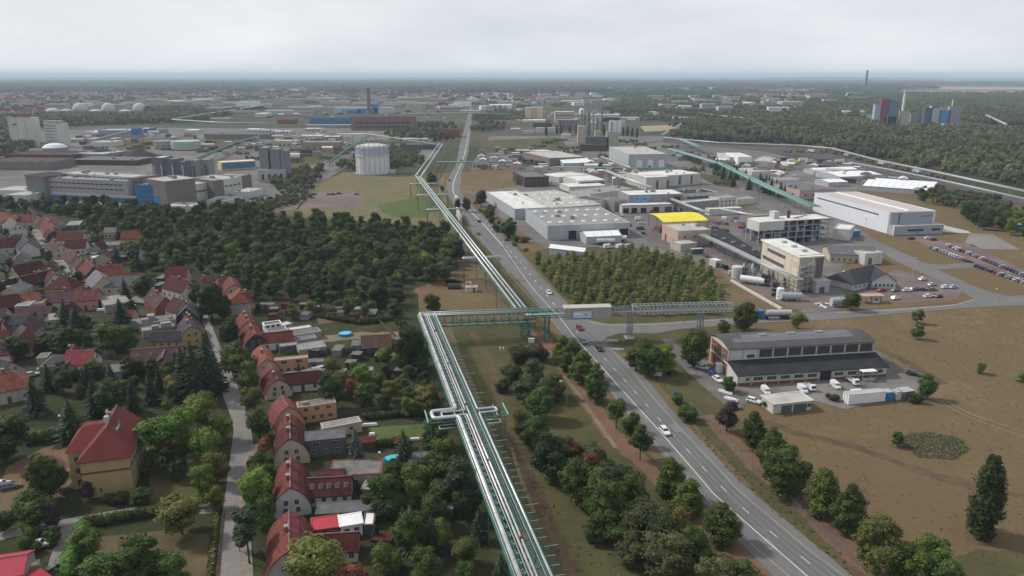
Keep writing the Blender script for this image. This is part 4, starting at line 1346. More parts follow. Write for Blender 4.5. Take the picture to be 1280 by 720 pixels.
# two clad portal walls under the far run beside the road
for nm, px, lab in (('concrete_pier', [(555,266),(560,282)], 'pale concrete pier under the white pipes, gasholder side'), ('concrete_pier', [(571,265),(577,282)], 'pale concrete pier under the white pipes, road side')):
 a, c = P(px[0][0], px[0][1]+4), P(px[1][0], px[1][1])
 d = c - a
 o = thing(nm, lab, 'pier', (a.x, a.y, 0), math.atan2(d.y, d.x))
 MB().box(0,-.3,0,d.length,.3,5.2).box(-.3,-.5,5.2,d.length+.3,.5,5.5).build('pier_wall', OFFW, o)
 MB().box(-.5,-.8,-.2,d.length+.5,.8,.25).build('footing', GREY, o)

# --- green pipe racks of the works
T = [(-3.2,.35,PGREEN),(-2.0,.3,GREEN),(-.8,.3,PGREEN),(.6,.35,GREEN),(1.8,.3,PGREEN),(3.0,.35,GREEN)]
pipe_run('broad turquoise pipe rack slanting past the dark conifers', [(1019,259),(962,234.5),(902,205),(837,186)], 8, T, GREEN, 24, half=4)
pipe_run('turquoise pipe rack joining the railway beyond the triple-arch hall', [(876,184),(852,174.5)], 8, T, GREEN, 30, half=4)
pipe_run('thin pale pipeline climbing to the trees behind the works', [(828,169),(851,155.5),(905,151.5),(960,151)], 7, [(-1,.6,PIPE),(1,.6,PIPE)], GREEN, 50)
pipe_run('pale pipeline along the edge of the wood beyond the works', [(870,140.5),(900,145),(950,149.5)], 7, [(-1,.7,PIPE),(1,.7,PIPE)], GREEN, 60)
pipe_run('long pale pipeline following the railway to the edge of the picture', [(829,172),(900,178.5),(1000,182),(1040,185.5),(1100,201),(1160,213),(1290,241)], 7, [(-1.6,.3,PIPE2),(0,.2,STEEL),(1.6,.28,PIPE)], STEEL, 36)
pipe_run('second pale pipeline below the railway wagons', [(1060,203),(1110,212),(1160,222),(1290,251)], 5, [(-1.4,.28,PIPE),(0.6,.25,PIPE2)], STEEL, 30)
pipe_run('green pipe rack bridging across the yard before the pale arched hall', [(694,209),(760,210),(860,211)], 9, [(-1.6,.4,GREEN),(0,.35,GREEN),(1.6,.4,PGREEN)], GREEN, 36)
pipe_run('grey pipe bridge slanting down to the mural hall', [(757,213),(770,219),(815,235)], 8, [(-1.2,.35,PIPE2),(.2,.3,PIPE),(1.4,.35,PIPE2)], STEEL, 26)
pipe_run('green pipe rack rising from the yellow office to the old works', [(410,204),(440,182),(462,169)], 8, [(-1.6,.4,GREEN),(0,.35,PGREEN),(1.6,.4,GREEN)], GREEN, 36)
pipe_run('pale pipeline across the old works above the gasholder', [(420,168),(462,168),(545,181)], 7, [(-1,.45,PIPE),(1,.4,PIPE2)], GREEN, 40)
pipe_run('green pipe rack behind the dark silos', [(245,200),(290,180),(325,170)], 8, [(-1.6,.5,GREEN),(0,.4,PGREEN),(1.6,.5,GREEN)], GREEN, 50)
pipe_run('pale pipeline stretching over the far works, upper arm', [(215,149.5),(270,141),(330,132)], 9, [(-1.5,.9,PIPE),(1.5,.9,PGREEN)], GREEN, 90)
pipe_run('pale pipeline stretching over the far works, lower arm', [(216,150),(270,153.5),(345,155)], 9, [(-1.5,.8,PIPE),(1.5,.8,PGREEN)], GREEN, 90)
pipe_run('pipe bridge over the far end of the main road', [(510,142.5),(590,141.5),(640,143)], 9, [(-1,.7,PIPE),(1,.7,PGREEN)], GREEN, 80)
pipe_run('pipe crossing the main road beside the meadow end', [(545,203),(640,203)], 7, [(-1,.4,GREEN),(1,.4,PGREEN)], GREEN, 36)
pipe_run('white pipe pair on portals leading from the beige hall to the cream plant', [(869,290),(905,306),(942,324),(1000,351)], 6.5, [(-1.5,.22,PIPE),(-.5,.14,PIPE2),(.5,.22,PIPE),(1.5,.14,PIPE)], STEEL, 12)
pipe_run('grey pipe rack between the mural hall and the yellow shelter', [(812,238),(862,258),(884,266)], 7, [(-1,.3,PIPE2),(0,.25,STEEL),(1,.3,PIPE)], STEEL, 16)
pipe_run('grey pipe rack leading to the steel-framed plant', [(902,262),(945,270),(985,268)], 7, [(-1,.3,PIPE2),(0,.25,STEEL),(1,.3,PIPE)], STEEL, 16)
pipe_run('rusty pipe rack through the yard before the triple-arch hall', [(752,196),(775,204),(800,214)], 7, [(-1,.35,RUST),(.2,.3,PIPE2),(1.2,.35,PIPE)], STEEL, 20)
# ================================================================== the town
HG = 'houses of the town'
# --- the row along the near street: ridges run with the street
HW = {WHITE.name: M('town_white', (0.46,0.455,0.44), var=.14, scale=.5, streak=True), OFFW.name: M('town_offwhite', (0.33,0.315,0.29), var=.18, scale=.5, streak=True)}
def H(label, r1, r2, zr, w, ze, roof, wall, **k):
 wall = HW.get(wall.name, wall)
 if r1[1] < 480: zr, ze, w = zr*.78, ze*.74, w*.93
 return house(label, r1, r2, zr, w, ze, roof, wall, group=HG, **k)
H('nearest house of the street row, red arched roof behind a round tree', (361.5,688),(361,640), 7.2, 8.6, 2.6, T_RED, OFFW, prof='o', chim=1, sky=2, sky_side=-1)
H('white house with two gable windows under an arched red roof', (362.5,609),(363,573), 7.0, 7.8, 2.4, T_RED, WHITE, prof='o', chim=2)
H('grey-beige gabled house with dark arched roof in the street row', (363,548),(362,530), 7.0, 8.2, 2.5, T_MAR, BEIGE, prof='o', chim=1, sky=1, sky_side=0)
H('small red arched roof squeezed behind the grey-beige gable', (362.5,529),(362,518), 7.2, 7.4, 2.6, T_RED, ORANGE, prof='o', chim=1)
H('salmon gabled house with pinkish roof and dark gable peak', (360,508),(352,495), 7.4, 7.8, 2.8, T_PNK, ORANGE, prof='o', chim=0)
H('pale gabled house with a blue awning and maroon roof', (347,474),(341,463), 7.6, 8.0, 2.9, T_MAR, BEIGE, prof='o', chim=1)
H('pinkish-red roof behind the pale gable with the awning', (340,461),(337,456), 7.8, 7.6, 3.0, T_PNK, ORANGE, prof='o', chim=0)
H('beige gabled house with bright red arched roof in the street row', (333,449),(326,432), 7.8, 8.0, 3.0, T_ORG, BEIGE, prof='o', chim=1)
H('house with dark slate gable and red roof in the street row', (319.5,418),(312,403), 8.0, 8.4, 3.2, T_RED, T_DRK, prof='o', chim=1)
H('house with red roof and twin chimneys uphill of the slate gable', (311,401),(306,389), 8.2, 8.2, 3.2, T_RED, OFFW, prof='o', chim=2)
H('tall pale house with red hipped roof at the top of the street', (298,366),(300,360), 10.5, 9.5, 6.8, T_ORG, OFFW, hip=3.2, chim=0, gw=0)
H('red-roofed house with beige gable behind the tall pale house', (299,367),(316,364), 10, 8, 6.2, T_RED, ORANGE, chim=1)
H('red roof beside the bend of the street, nearest the wood', (292,356),(287,346), 10, 9, 5.5, T_RED, PINKW, prof='o', chim=0)
H('orange-red roof, second of three at the edge of the wood', (272,349),(285,346), 10, 9, 5.5, T_ORG, OFFW, hip=2, chim=1)
H('red roof, third of three at the edge of the wood', (250,349),(262,345), 10, 9, 5.5, T_RED, OFFW, hip=2, chim=1)
# --- rear wings and yards of that row
def wing(label, r1, r2, zr, w, ze, roof, wall, **k):
 zr, ze = zr*.85, ze*.85
 return house(label, r1, r2, zr, w, ze, roof, wall, group='wings and outbuildings behind the street row', name='house_wing', cat='outbuilding', chim=0, gr=0, **k)
wing('maroon-roofed wing with five roof windows behind the white gable', (386,598),(438,595), 6.2, 6.2, 3.0, T_MAR, OFFW, sky=5, sky_side=-1, sw=4)
wing('maroon-roofed wing behind the nearest red house', (388,669),(447,665), 5.6, 5.5, 2.9, T_MAR, OFFW, sw=4)
wing('maroon-roofed wing with white wall below the flat salmon house', (355,467),(400,463), 6.0, 5.6, 3.0, T_MAR, OFFW, sw=3)
wing('long bright maroon roof behind the slate gable', (326,417),(365,413), 6.4, 6.0, 3.4, T_RED, OFFW, sw=3)
wing('dark brown tent-like barn roof in the gardens by the dark trees', (452,420),(488,418), 6.0, 11, 3.0, M('barn_brown', (0.075,0.045,0.035), var=0.3, scale=0.4), DBRICK, gw=0, sw=2)
FG = 'flat-roofed sheds and wings behind the street row'
TW = {OFFW.name: M('town_render', (0.27,0.255,0.235), var=.2, scale=.5, streak=True), T_LGT.name: M('town_felt_pale', (0.24,0.235,0.22), var=.3, scale=.5), T_FLT.name: M('town_felt', (0.15,0.15,0.145), var=.35, scale=.5), T_WHT.name: M('town_sheet_white', (0.50,0.49,0.46), var=.15, scale=.5)}
def shed(label, A, B, C, h, wall, roof, **k):
 wall, roof = TW.get(wall.name, wall), TW.get(roof.name, roof)
 h *= .85
 k.setdefault('para', 0.08)
 return block('shed', label, A, B, C, h, wall, roof, cat='shed', group=FG, **k)
shed('crimson and white sheet-roofed carport wing, crimson half', (390,663),(424,658), (424,643), 3.2, BRICK, M('crimson_sheet', (0.42,0.045,0.065), rough=0.5, var=0.06, scale=0.3), wins=(('f',2,1.0,1.0,1.1),), over=.2)
shed('crimson and white sheet-roofed carport wing, white half', (425.5,658),(453,653.5), (453,640), 3.3, WHITE, M('white_sheet', (0.78,0.77,0.74), rough=0.5, var=0.05, scale=0.3), wins=(('f',2,1.0,1.0,1.1),), over=.2)
shed('small white canopy roof at the end of the carport wing', (455,655.5),(466,655), (464,641), 3.0, DGREY, M('white_sheet', (0.78,0.77,0.74)), over=.3)
shed('grey felt-roofed long shed between the white gable and the carport', (396,642),(478,637), (468,625), 3.0, DGREY, T_GRY, over=.3)
shed('big grey flat roof with red fascia behind the white gable', (411,595),(477,592), (476,573), 4.0, OFFW, T_FLT, wins=(('f',3,1.1,1.1,1.2),), trim=BRICK)
shed('low maroon flat roof next to the big grey one', (395,595),(430,594), (428,586), 4.6, T_MAR, T_MAR)
shed('dark grey two-storey wing with two white windows', (380,552),(432,547), (430,535), 5.2, DGREY, T_GRY, wins=(('f',2,1.6,1.0,2.9),('f',3,1.0,1.1,.9)))
shed('beige flat-roofed garage wing above the lawn', (404,536),(452,527), (449,520), 3.4, BEIGE, T_LGT, wins=(('f',2,1.0,1.0,1.2),))
shed('salmon two-storey flat-roofed house wing', (372,510),(420,503), (418,496), 5.6, ORANGE, T_FLT, wins=(('f',3,1.2,1.1,3.3),('f',4,1.1,1.2,.9)), vents=1)
shed('salmon flat-roofed house with six windows beside the bright red roof', (343,451),(385,447), (392,443), 5.8, ORANGE, T_LGT, wins=(('f',2,1.8,1.1,3.6),('f',4,1.0,1.2,1.0)))
shed('grey lean-to roof under the salmon flat-roofed house', (358,470),(402,464), (400,460), 3.4, OFFW, T_FLT)
shed('white-walled wing behind the twin-chimney house', (330,407),(352,404), (350,400), 5.6, WHITE, T_GRY, wins=(('f',3,1.1,1.1,3.6),))
shed('pale wing stepping down beside the twin-chimney house', (334,416),(360,412), (358,407), 4.4, LGREY, T_FLT, wins=(('f',3,1.1,1.1,1.5),))
shed('white flat garage roof behind the white wing', (352,408),(366,404), (364,400), 3.4, OFFW, T_WHT)
shed('long grey roofed shed, topmost of the garden sheds', (366,420),(402,414), (396,409), 3.0, OFFW, T_FLT)
shed('white roofed garden shed above the long grey sheds', (362,413),(390,409), (386,406), 2.8, OFFW, T_WHT)
shed('long grey roofed shed, second of the garden sheds', (364,427),(396,422), (392,418), 3.0, GREY, T_FLT)
shed('long grey roofed shed with a white end, lowest of the garden sheds', (374,438),(408,433), (406,425), 3.0, OFFW, T_LGT, doors=(('r',.5,2.0,2.2,WHITE),))
shed('open-fronted carport with white posts below the maroon roof', (349,434),(373,431), (371,427), 3.0, DGREY, T_LGT)
shed('grey garden hut by the turquoise pool', (511,578),(528,576), (524,566), 2.6, DBRICK, T_GRY, over=.3)
shed('small dark hut with white roof edge in the middle garden', (390,462),(407,458), (405,455), 2.6, DGREY, T_WHT)
shed('dark garden hut with white roof strips below the salmon house', (402,473),(424,468), (422,465), 2.6, DGREY, T_LGT)

# --- the ochre villa
v, vd = house('large ochre villa with big red hipped roof among trees', (131,536),(146,506), 14.3, 9.7, 9.6, M('villa_tiles', (0.17,0.042,0.04), var=0.14, scale=0.5, tile=('Z', 3.0, 0.6, 0.2)), YELLOW,
    hip=4.3, hip2=0.6, gw=0, sw=7, chim=1, over=.55, group=HG, door=False, win=(1.0,1.7))
Lv = vd[1]
b = MB().box(-.12,-4.97,5.9,Lv+.12,4.97,6.3); b.build('cornice', M('villa_band', (0.16,0.05,0.06), var=0.15), v)
b = MB().box(-.3,-5.15,9.0,Lv+.3,5.15,9.3); b.build('eaves_gutter', LGREY, v)
MB().prism([(Lv*.28, 4.85),(Lv*.28, 8.4),(Lv*.9, 8.4),(Lv*.9, 4.85)], 0, 9.4, cap=False).build('side_wing', YELLOW, v)
b = MB(); x0, x1 = Lv*.28-.5, Lv*.9+.5
b.add([(x0,4.5,9.3),(x0,8.9,9.3),(x1,8.9,9.3),(x1,4.5,9.3),((x0+x1)/2-1,5.6,13.2),((x0+x1)/2+1,5.6,13.2),((x0+x1)/2+1,.5,13.4),((x0+x1)/2-1,.5,13.4)],
  [(0,1,4,7),(1,2,5,4),(2,3,6,5),(4,5,6,7),(0,3,2,1)])
b.build('wing_roof', M('villa_tiles'), v)
for k in range(3):
 link('window', piece('window', 1.0, 1.5, GLASS, FRAME), v, (Lv*.28-.01, 6.8, 1.0+2.8*k), -math.pi/2)
link('window', piece('window', .7, 1.2, GLASS, FRAME), v, (-.01, 1.5, 1.2), -math.pi/2)
b = MB().box(-.5,-.5,-.6,.5,.5,1.1).box(.6,-.12,-.4,.85,.12,2.2).box(.1,-.1,1.9,1.6,.1,2.1); o = b.build('roof_vent_stack', LGREY, v); o.location = (9.5, .6, 14.0)
MB().box(6, -2.0, 12.5, 9.5, -1.6, 12.9).box(6,-2.0,12.9,6.2,-1.6,13.4).box(9.3,-2.0,12.9,9.5,-1.6,13.4).build('roof_ladder_platform', GREY, v)

# --- left edge and middle of town
H('orange-red hipped roof of the grey house at the left edge', (-6,468),(14,464), 10, 10.5, 5.6, T_ORG, OFFW, hip=4, chim=1)
H('white house with crimson roof and white gable wall among dark conifers', (84,438.5),(117.5,438.5), 9.0, 8.2, 5.2, M('crimson_tiles', (0.20,0.036,0.045), var=0.15, scale=.5), WHITE, chim=0, sky=2, sky_side=-1, sw=3, gw=1)
H('crimson wing roof behind the white house', (87,440),(92,431), 8.4, 6, 4.6, T_RED, OFFW, chim=1, gw=0)
shed('olive-walled house with dark flat roof beside the white house', (49,459),(80,457), (76,444), 5.6, OLIVE, T_DRK, wins=(('f',2,1.0,1.1,3.2),))
shed('low grey garage in the yard of the white house', (134,466),(152,464), (151,455), 3.0, GREY, T_FLT)
shed('small brown hut in the yard beside the purple-brown house', (153,462),(166,461), (164,453), 3.0, PINKW, T_GRY)
H('purple-brown roofed house hidden behind big spruces', (165,437),(228,432), 8.6, 8.5, 5.2, T_PUR, DBRICK, chim=0, sky=4, sky_side=-1, sw=4)
H('purple-brown gabled wing in front of the spruces', (202,447.5),(206,437), 8.0, 8.0, 4.4, T_PUR, DBRICK, chim=0, gw=1)
H('ochre gabled house with black roof by the street bend', (239,408),(233,399), 9.0, 8.5, 4.2, T_DRK, YELLOW, prof='o', chim=1)
wing('ochre wing with long black roof and two doors', (190,415),(228,414), 6.0, 6.0, 3.2, T_DRK, YELLOW, sw=4)
H('small red roof between the ochre and the black gable', (240,398),(234,392), 8.8, 8, 4, T_RED, OFFW, chim=2)
H('black gabled house with grey roof by the street', (232,384),(238,376), 9.0, 8.5, 4.2, T_GRY, T_DRK, chim=1)
H('tall grey gable wall with dark red roof behind it', (217,371),(228,375), 9.6, 8.5, 4.6, T_MAR, OFFW, chim=0, gw=0, gr=0)
H('brick-walled house with purplish roof left of the tall grey gable', (206,372),(191,360), 9.0, 8.5, 4.2, T_PUR, BRICK, chim=1, sky=2)
H('white gabled house with dark red roof at the edge of the wood', (238,351),(213,345), 10, 10, 5.2, T_MAR, WHITE, chim=1, gw=2)
shed('long grey flat roof with clutter, upper of the two yards', (172,405),(220,399), (216,393), 3.6, OFFW, T_FLT, vents=4)
shed('long white-grey flat roof with clutter, lower of the two yards', (178,414),(218,408), (216,404), 3.4, OFFW, T_LGT, vents=3)
shed('long grey lean-to roof in the dark garden', (126,410),(172,403), (170,399), 3.0, OFFW, T_FLT)
shed('pale low roof by the round conifer', (131,382),(163,377), (150,368), 4, OFFW, T_LGT)
H('two-tone house, pinkish roof half', (69,364),(92,363), 9.4, 10, 5.4, T_PUR, BEIGE, chim=1, sw=3)
H('two-tone house, bright red roof half with three roof windows', (93,363),(123,361), 9.4, 10, 5.4, T_RED, ORANGE, chim=1, sky=3, sky_side=-1, sw=3)
H('ochre-walled house with dark red hipped roof at the street corner', (74,346),(84,346), 10.5, 11, 6.2, T_MAR, YELLOW, hip=4, chim=1)
H('pale blue gabled house behind the dark red hipped roof', (68,342),(60,335), 10, 8.5, 5, T_MAR, M('pale_blue_render', (0.42,0.47,0.52), var=0.08), chim=1)
H('maroon roof running back from the street, upper of two', (50,325),(15,332), 9.4, 9, 4.6, T_MAR, BEIGE, chim=1)
H('maroon roof running back from the street, lower of two', (60,338),(25,346), 9.4, 9, 4.6, T_MAR, OFFW, chim=1)
H('big white gabled house with dark roof on the upper street', (34.5,302),(29,293), 10.5, 10, 5.2, T_DRK, WHITE, chim=0, sky=2, sky_side=0, gw=0, gr=0)
H('white gabled house with grey roof at the top of the upper street', (21,279),(12,272), 10.5, 9.5, 5.6, T_GRY, WHITE, chim=0, gw=2)
H('dark red roof with an arched dormer by the upper street', (33,296),(-8,299), 9.5, 10, 4.6, T_MAR, LGREY, chim=1)
H('bright orange-red long roof at the far left of town', (-15,268),(22,269), 10, 10, 5.6, T_ORG, OFFW, chim=2)
H('dull red long roof at the top of town', (23,268),(46,268), 10, 11, 5.6, T_RED, BEIGE, chim=1)
H('red roof beyond the yellow gables at the top of the street', (54,270),(72,271), 10, 10, 5.6, T_RED, OFFW, chim=1)
H('yellow gabled house with red roof on the upper street', (68,284),(58,272), 10, 9, 5, T_RED, YELLOW, chim=1)
H('dark arched gable in front of the yellow gable', (67,289),(63,284), 9, 8, 4.6, T_MAR, T_DRK, prof='o', chim=0)
wing('long red roof reaching towards the wood, upper of two', (73,290),(105,289.5), 8.5, 8, 4, T_RED, OFFW, sw=4)
wing('long maroon roof reaching towards the wood, lower of two', (82,300),(108,299), 8.5, 8, 4, T_MAR, OFFW, sw=4)
H('beige gabled house with brown roof on the upper street', (75,305),(66,298), 9.6, 9.5, 4.6, T_PUR, BEIGE, chim=1)
H('white gabled house with purple roof on the upper street', (94.5,319),(86,311), 9.6, 8, 5, T_PUR, WHITE, chim=0, gw=1)
H('brown-roofed house squeezed beside the purple roof', (103,325),(97,318), 9.4, 7.5, 4.8, T_PUR, BEIGE, chim=1)
H('house with red roof and dark gable on the upper street', (117,333),(107,324), 9.6, 8.5, 4.8, T_RED, T_DRK, chim=0)
H('long bright red roof running towards the wood', (124,333),(153,330), 8.5, 8, 4, T_ORG, BEIGE, chim=1)
H('big grey gabled house at the bend of the upper street', (129,346),(120,337), 10, 10.5, 5, T_GRY, BEIGE, chim=0, gw=0, gr=0)
wing('long grey roof running back from the big grey gable', (133,346),(178,344), 8, 9, 4, T_GRY, BEIGE, sw=4)
H('red-roofed yellow house alone in front of the wood', (152,289),(175,288), 10, 10, 5.6, T_RED, YELLOW, chim=0)
shed('orange-roofed porch of the lone yellow house', (145,303),(154,303), (152,297), 3.6, YELLOW, T_ORG)
shed('pale flat-roofed shed beside the lone yellow house', (129,307),(148,306), (146,302), 3.4, GREY, T_FLT)
shed('white open-fronted garage with flat roof on the upper street', (82,282),(99,281), (97,276), 3.4, OFFW, T_LGT, doors=(('f',.25,3,2.4,DGREY),('f',.7,3,2.4,DGREY)))  # dark panels paint the shade inside the open front, no real doors
shed('grey flat roof below the red long roofs', (106,297),(116,296), (114,288), 3.4, GREY, T_FLT)
shed('small white-roofed hut above the bright red roof', (115,323),(132,321), (131,318), 3, OFFW, T_WHT)
H('dark red house cut by the left edge', (-12,372),(22,367), 9.4, 10, 4.6, T_MAR, DBRICK, chim=0)
H('low red roof over a pink wall below the maroon roofs', (21,368),(50,366), 8.4, 8, 4.6, T_ORG, PINKW, chim=0)
shed('pale flat-roofed cube house beside the pink wall', (18,383),(36,382), (34,375), 5, LGREY, T_LGT, wins=(('f',2,1,1.1,2.8),))
shed('pink flat-roofed wing under the low red roof', (37,380),(52,379), (50,374), 4.6, PINKW, T_FLT, wins=(('f',2,1,1.1,1.2),))
H('long blue-black roof in the middle of town', (10,394),(53,392), 6.5, 9, 3.4, T_DRK, GREY, chim=0)
shed('white flat-roofed garage beside the blue-black roof', (55,401),(77,399), (74,391), 3.6, OFFW, T_LGT, wins=(('f',2,1.2,1.0,1.3),))
shed('orange-edged lean-to below the white garage', (38,407),(54,401), (53,398), 3.0, DBRICK, M('peach_sheet', (0.46,0.30,0.22), var=0.1))
H('brown barn roof behind round dark trees', (66,413),(77,411), 8.0, 9, 4.4, T_PUR, DBRICK, chim=0)
H('dark purple roof at the left edge, upper', (-8,428),(14,426), 8.6, 9, 4.6, T_PUR, BEIGE, chim=0)
H('navy roof with pale gable at the left edge', (13,452),(-6,448), 8.6, 8.5, 4.4, T_DRK, OFFW, chim=0, gw=1)
shed('pale garage roof by the olive house', (45,448),(58,447), (56,441), 3, OFFW, T_FLT)
shed('white metal-roofed shelter between the dark gardens', (30,425),(42,423), (40,420), 2.8, OFFW, T_WHT)
# --- the crimson metal roofs at the lower left corner
H('crimson sheet-roofed building cut by the lower left corner', (-30,703),(33,693), 6.0, 7.5, 4.4, M('crimson_metal', (0.40,0.05,0.075), rough=0.45, var=0.06, scale=.3, tile=('X',0.8,0,0.1)), OFFW, chim=0)
shed('small white-roofed porch beside the crimson roofs', (36,710),(50,706), (48,700), 3.6, OFFW, M('cream_sheet', (0.6,0.55,0.45), var=0.05))
wing('lower crimson sheet roof in the lower left corner', (27,726),(50,712), 4.4, 6, 3.2, M('crimson_metal', (0.40,0.05,0.075)), OFFW)

# --- pools, awning, garden things
def pool(label, px, r, col):
 c = P(*px)
 o = thing('pool', label, 'pool', c, 0)
 MB().lathe([(r,0),(r,1.0),(r-.12,1.02),(r-.12,.8)], 20).build('pool_wall', M('pool_'+col, (0.03,0.22,0.42), rough=.4), o)
 MB().prism([((r-.13)*math.cos(2*math.pi*k/20), (r-.13)*math.sin(2*math.pi*k/20)) for k in range(20)], .2, .86).build('water', M('pool_water', (0.07,0.42,0.62), rough=.1, spec=.5, var=.15), o)
pool('round blue pool in the garden beside the brown barn', (431.5,419), 2.4, 'blue')
c = P(495,577)
o = thing('pool', 'oval turquoise pool beside the grey garden hut', 'pool', c, .1)
def oval(a, b_, n=24): return [(a*math.cos(2*math.pi*k/n), b_*math.sin(2*math.pi*k/n)) for k in range(n)]
MB().prism(oval(2.9,1.7), 0, 1.05).build('pool_wall', M('pool_turq', (0.03,0.32,0.40), rough=.4), o)
MB().prism(oval(2.7,1.5), 1.0, 1.09).build('cover', M('pool_cover', (0.05,0.50,0.60), rough=.35, var=.15, scale=.8), o)
c = P(347,489)
o = thing('awning', 'light blue tarpaulin awning at the pale gable', 'awning', c, .25)
o.scale = (.55,.55,.6)
MB().add([(-2.6,-1.8,4.3),(2.6,-1.8,4.3),(2.6,2.0,5.6),(-2.6,2.0,5.6),(-2.6,-1.8,4.2),(2.6,-1.8,4.2),(2.6,2.0,5.5),(-2.6,2.0,5.5)], [(0,1,2,3),(7,6,5,4),(0,4,5,1),(1,5,6,2),(2,6,7,3),(3,7,4,0)]).build('sheet', M('tarp_blue', (0.12,0.28,0.44), rough=.5, var=.15), o)
for x in (-2.4, 2.4): MB().bar((x,-1.7,0),(x,-1.7,4.25),.1).build('post', STEEL, o)
for (px, lab, mt, s) in (((462,533),'white boat-shaped trailer under a sheet beside the hedge','w',(4.2,.8,.9)), ((465,545),'pile of white garden furniture on the lawn','w',(1.6,1.0,.9)), ((517,551),'pale covered bench beside the lawn hedge','w',(3.2,.8,.8)),
       ((166,384),'white tarpaulin stack beside the spruce','w',(2.6,1.0,1.0)), ((127,389),'white boat under cover in the town garden','w',(3.6,1.2,1.1)), ((534,600),'small white garden tent by the dark tree','w',(1.7,1.4,2.0)), ((117,463),'white camper parked in the yard of the white house','w',(4.2,1.9,2.2))):
 o = thing('covered_trailer', lab, 'trailer', P(*px), .15)
 w, d, h = s
 MB().frustum(-w/2,-d/2,.25,w/2,d/2,h,w*.12,d*.15,w*.06).build('cover', WHITE, o)
 MB().box(-w*.4,-d*.4,0,-w*.3,d*.4,.26).box(w*.3,-d*.4,0,w*.4,d*.4,.26).build('chock', DGREY, o)
# satellite dish poles and garden lamps seen as white dots
for (px, lab) in (((535,582),'white dish aerial on a pole by the turquoise pool'), ((475,577),'white ball lamp by the big grey roof'), ((49,470),'white round table in the yard of the olive house'), ((76,530),'white garden dish beside the villa conifers')):
 o = thing('garden_lamp', lab, 'lamp', P(*px))
 MB().tube([(0,0,0),(0,0,2.2)], .05, 6).build('pole', STEEL, o)
 MB().lathe([(.02,2.0),(.3,2.15),(.36,2.4),(.25,2.65),(.03,2.72)], 10).build('globe', WHITE, o)
# hedges: clipped blocks of leaves
def hedge(label, px, w, h, mat, seed=1):
 path = [P(x, y) for x, y in px]
 rr = random.Random(seed)
 b = MB()
 o = tag(link('hedge', None, None, path[0]), label, 'hedge')
 lob = []
 for i in range(len(path)-1):
  L = (path[i+1]-path[i]).length
  n = max(2, int(L/(w*.55)))
  for k in range(n):
   p = path[i].lerp(path[i+1], (k+.5)/n) - path[0]
   lob.append((p.x+rr.uniform(-.15,.15)*w, p.y+rr.uniform(-.15,.15)*w, h*.5, w*.62*rr.uniform(.85,1.15), h*.52*rr.uniform(.9,1.15)))
 leaf_lobes(b, lob, 95, .36, rr, .8)
 b.build('foliage', mat, o)
 b = MB()
 for q in lob[::3]: b.tube([(q[0],q[1],-.1),(q[0],q[1],h*.5)], .05, 5)
 b.build('stems', TRUNKM, o)
hedge('long clipped hedge along the drive below the villa', [(105,658),(160,650),(208,642)], 2.2, 2.4, L_M)
hedge('dark hedge between the gardens above the lawn', [(455,525),(500,521),(535,520)], 1.8, 2.2, L_D)
hedge('dark hedge beside the lawn with white furniture', [(468,560),(510,553)], 2, 2.2, L_D)
hedge('long dark hedge behind the round pool', [(405,398),(450,406),(492,401)], 2.2, 2.4, L_D)
hedge('pale green hedge with shrubs beside the left drive', [(0,652),(40,645),(70,640)], 2.2, 2.2, L_M)
hedge('ragged hedge above the bare earth at the left', [(30,556),(60,550),(85,544)], 3.0, 3.6, L_M)
hedge('tall dark hedge row beside the drive to the corner', [(108,668),(96,700),(85,730)], 3.4, 4.2, L_G)
hedge('low hedge along the street by the near lawn', [(272,650),(268,690),(262,730)], 1.2, 1.4, L_M)
# street fence posts at the lawn
f = tag(link('fence', None), 'low fence with brick posts between lawn and street', 'fence')
for k in range(9):
 p = P(272.5 - k*.75, 640 + k*9)
 MB().box(-.22,-.22,0,.22,.22,1.3).box(-.28,-.28,1.3,.28,.28,1.42).build('post', BRICK, f).location = p
MB().bar(P(272.5,640,.6), P(266,712,.6), .1).bar(P(272.5,640,1.05), P(266,712,1.05), .1).build('rail', STEEL, f)
# cars in town
for k, (px, py, rz, col, kd) in enumerate([(51,301,2.0,'white','car'),(54,307,2.0,'silver','car'),(56,312,2.0,'grey','estate'),(67,323,2.0,'white','car'),(78,335,2.1,'black','car'),(87,342,2.1,'silver','estate'),(92,346,2.1,'grey','car'),(98.5,350,2.1,'white','estate'),(108,359,2.3,'silver','car')]):
 car(px, py, rz, col, '%s car, %s from the top in the line parked on the upper street' % (col, ordn(k)), kd, 'cars parked on the upper street')
car(256,632,.2,'white','white car under the oak at the entrance by the street')
car(295,467,1.75,'white','white car parked by the street beside bright trees')
car(69,714,1.2,'grey','dark car with pale windscreen on the drive in the lower corner', 'estate')
car(2,608,.3,'white','white car at the left edge on bare earth')
car(13,610,.5,'grey','grey car beside the white one on bare earth','estate')
car(50,683,.3,'white','white car half hidden by hedges near the crimson roofs')
car(40,470,.6,'silver','silver car in the dark yard beside the olive house')
# ================================================================== the works
IG = 'works buildings'
def B(label, A, B_, C, h, wall, roof, name='works_building', **k):
 k.setdefault('group', IG)
 return block(name, label, A, B_, C, h, wall, roof, **k)

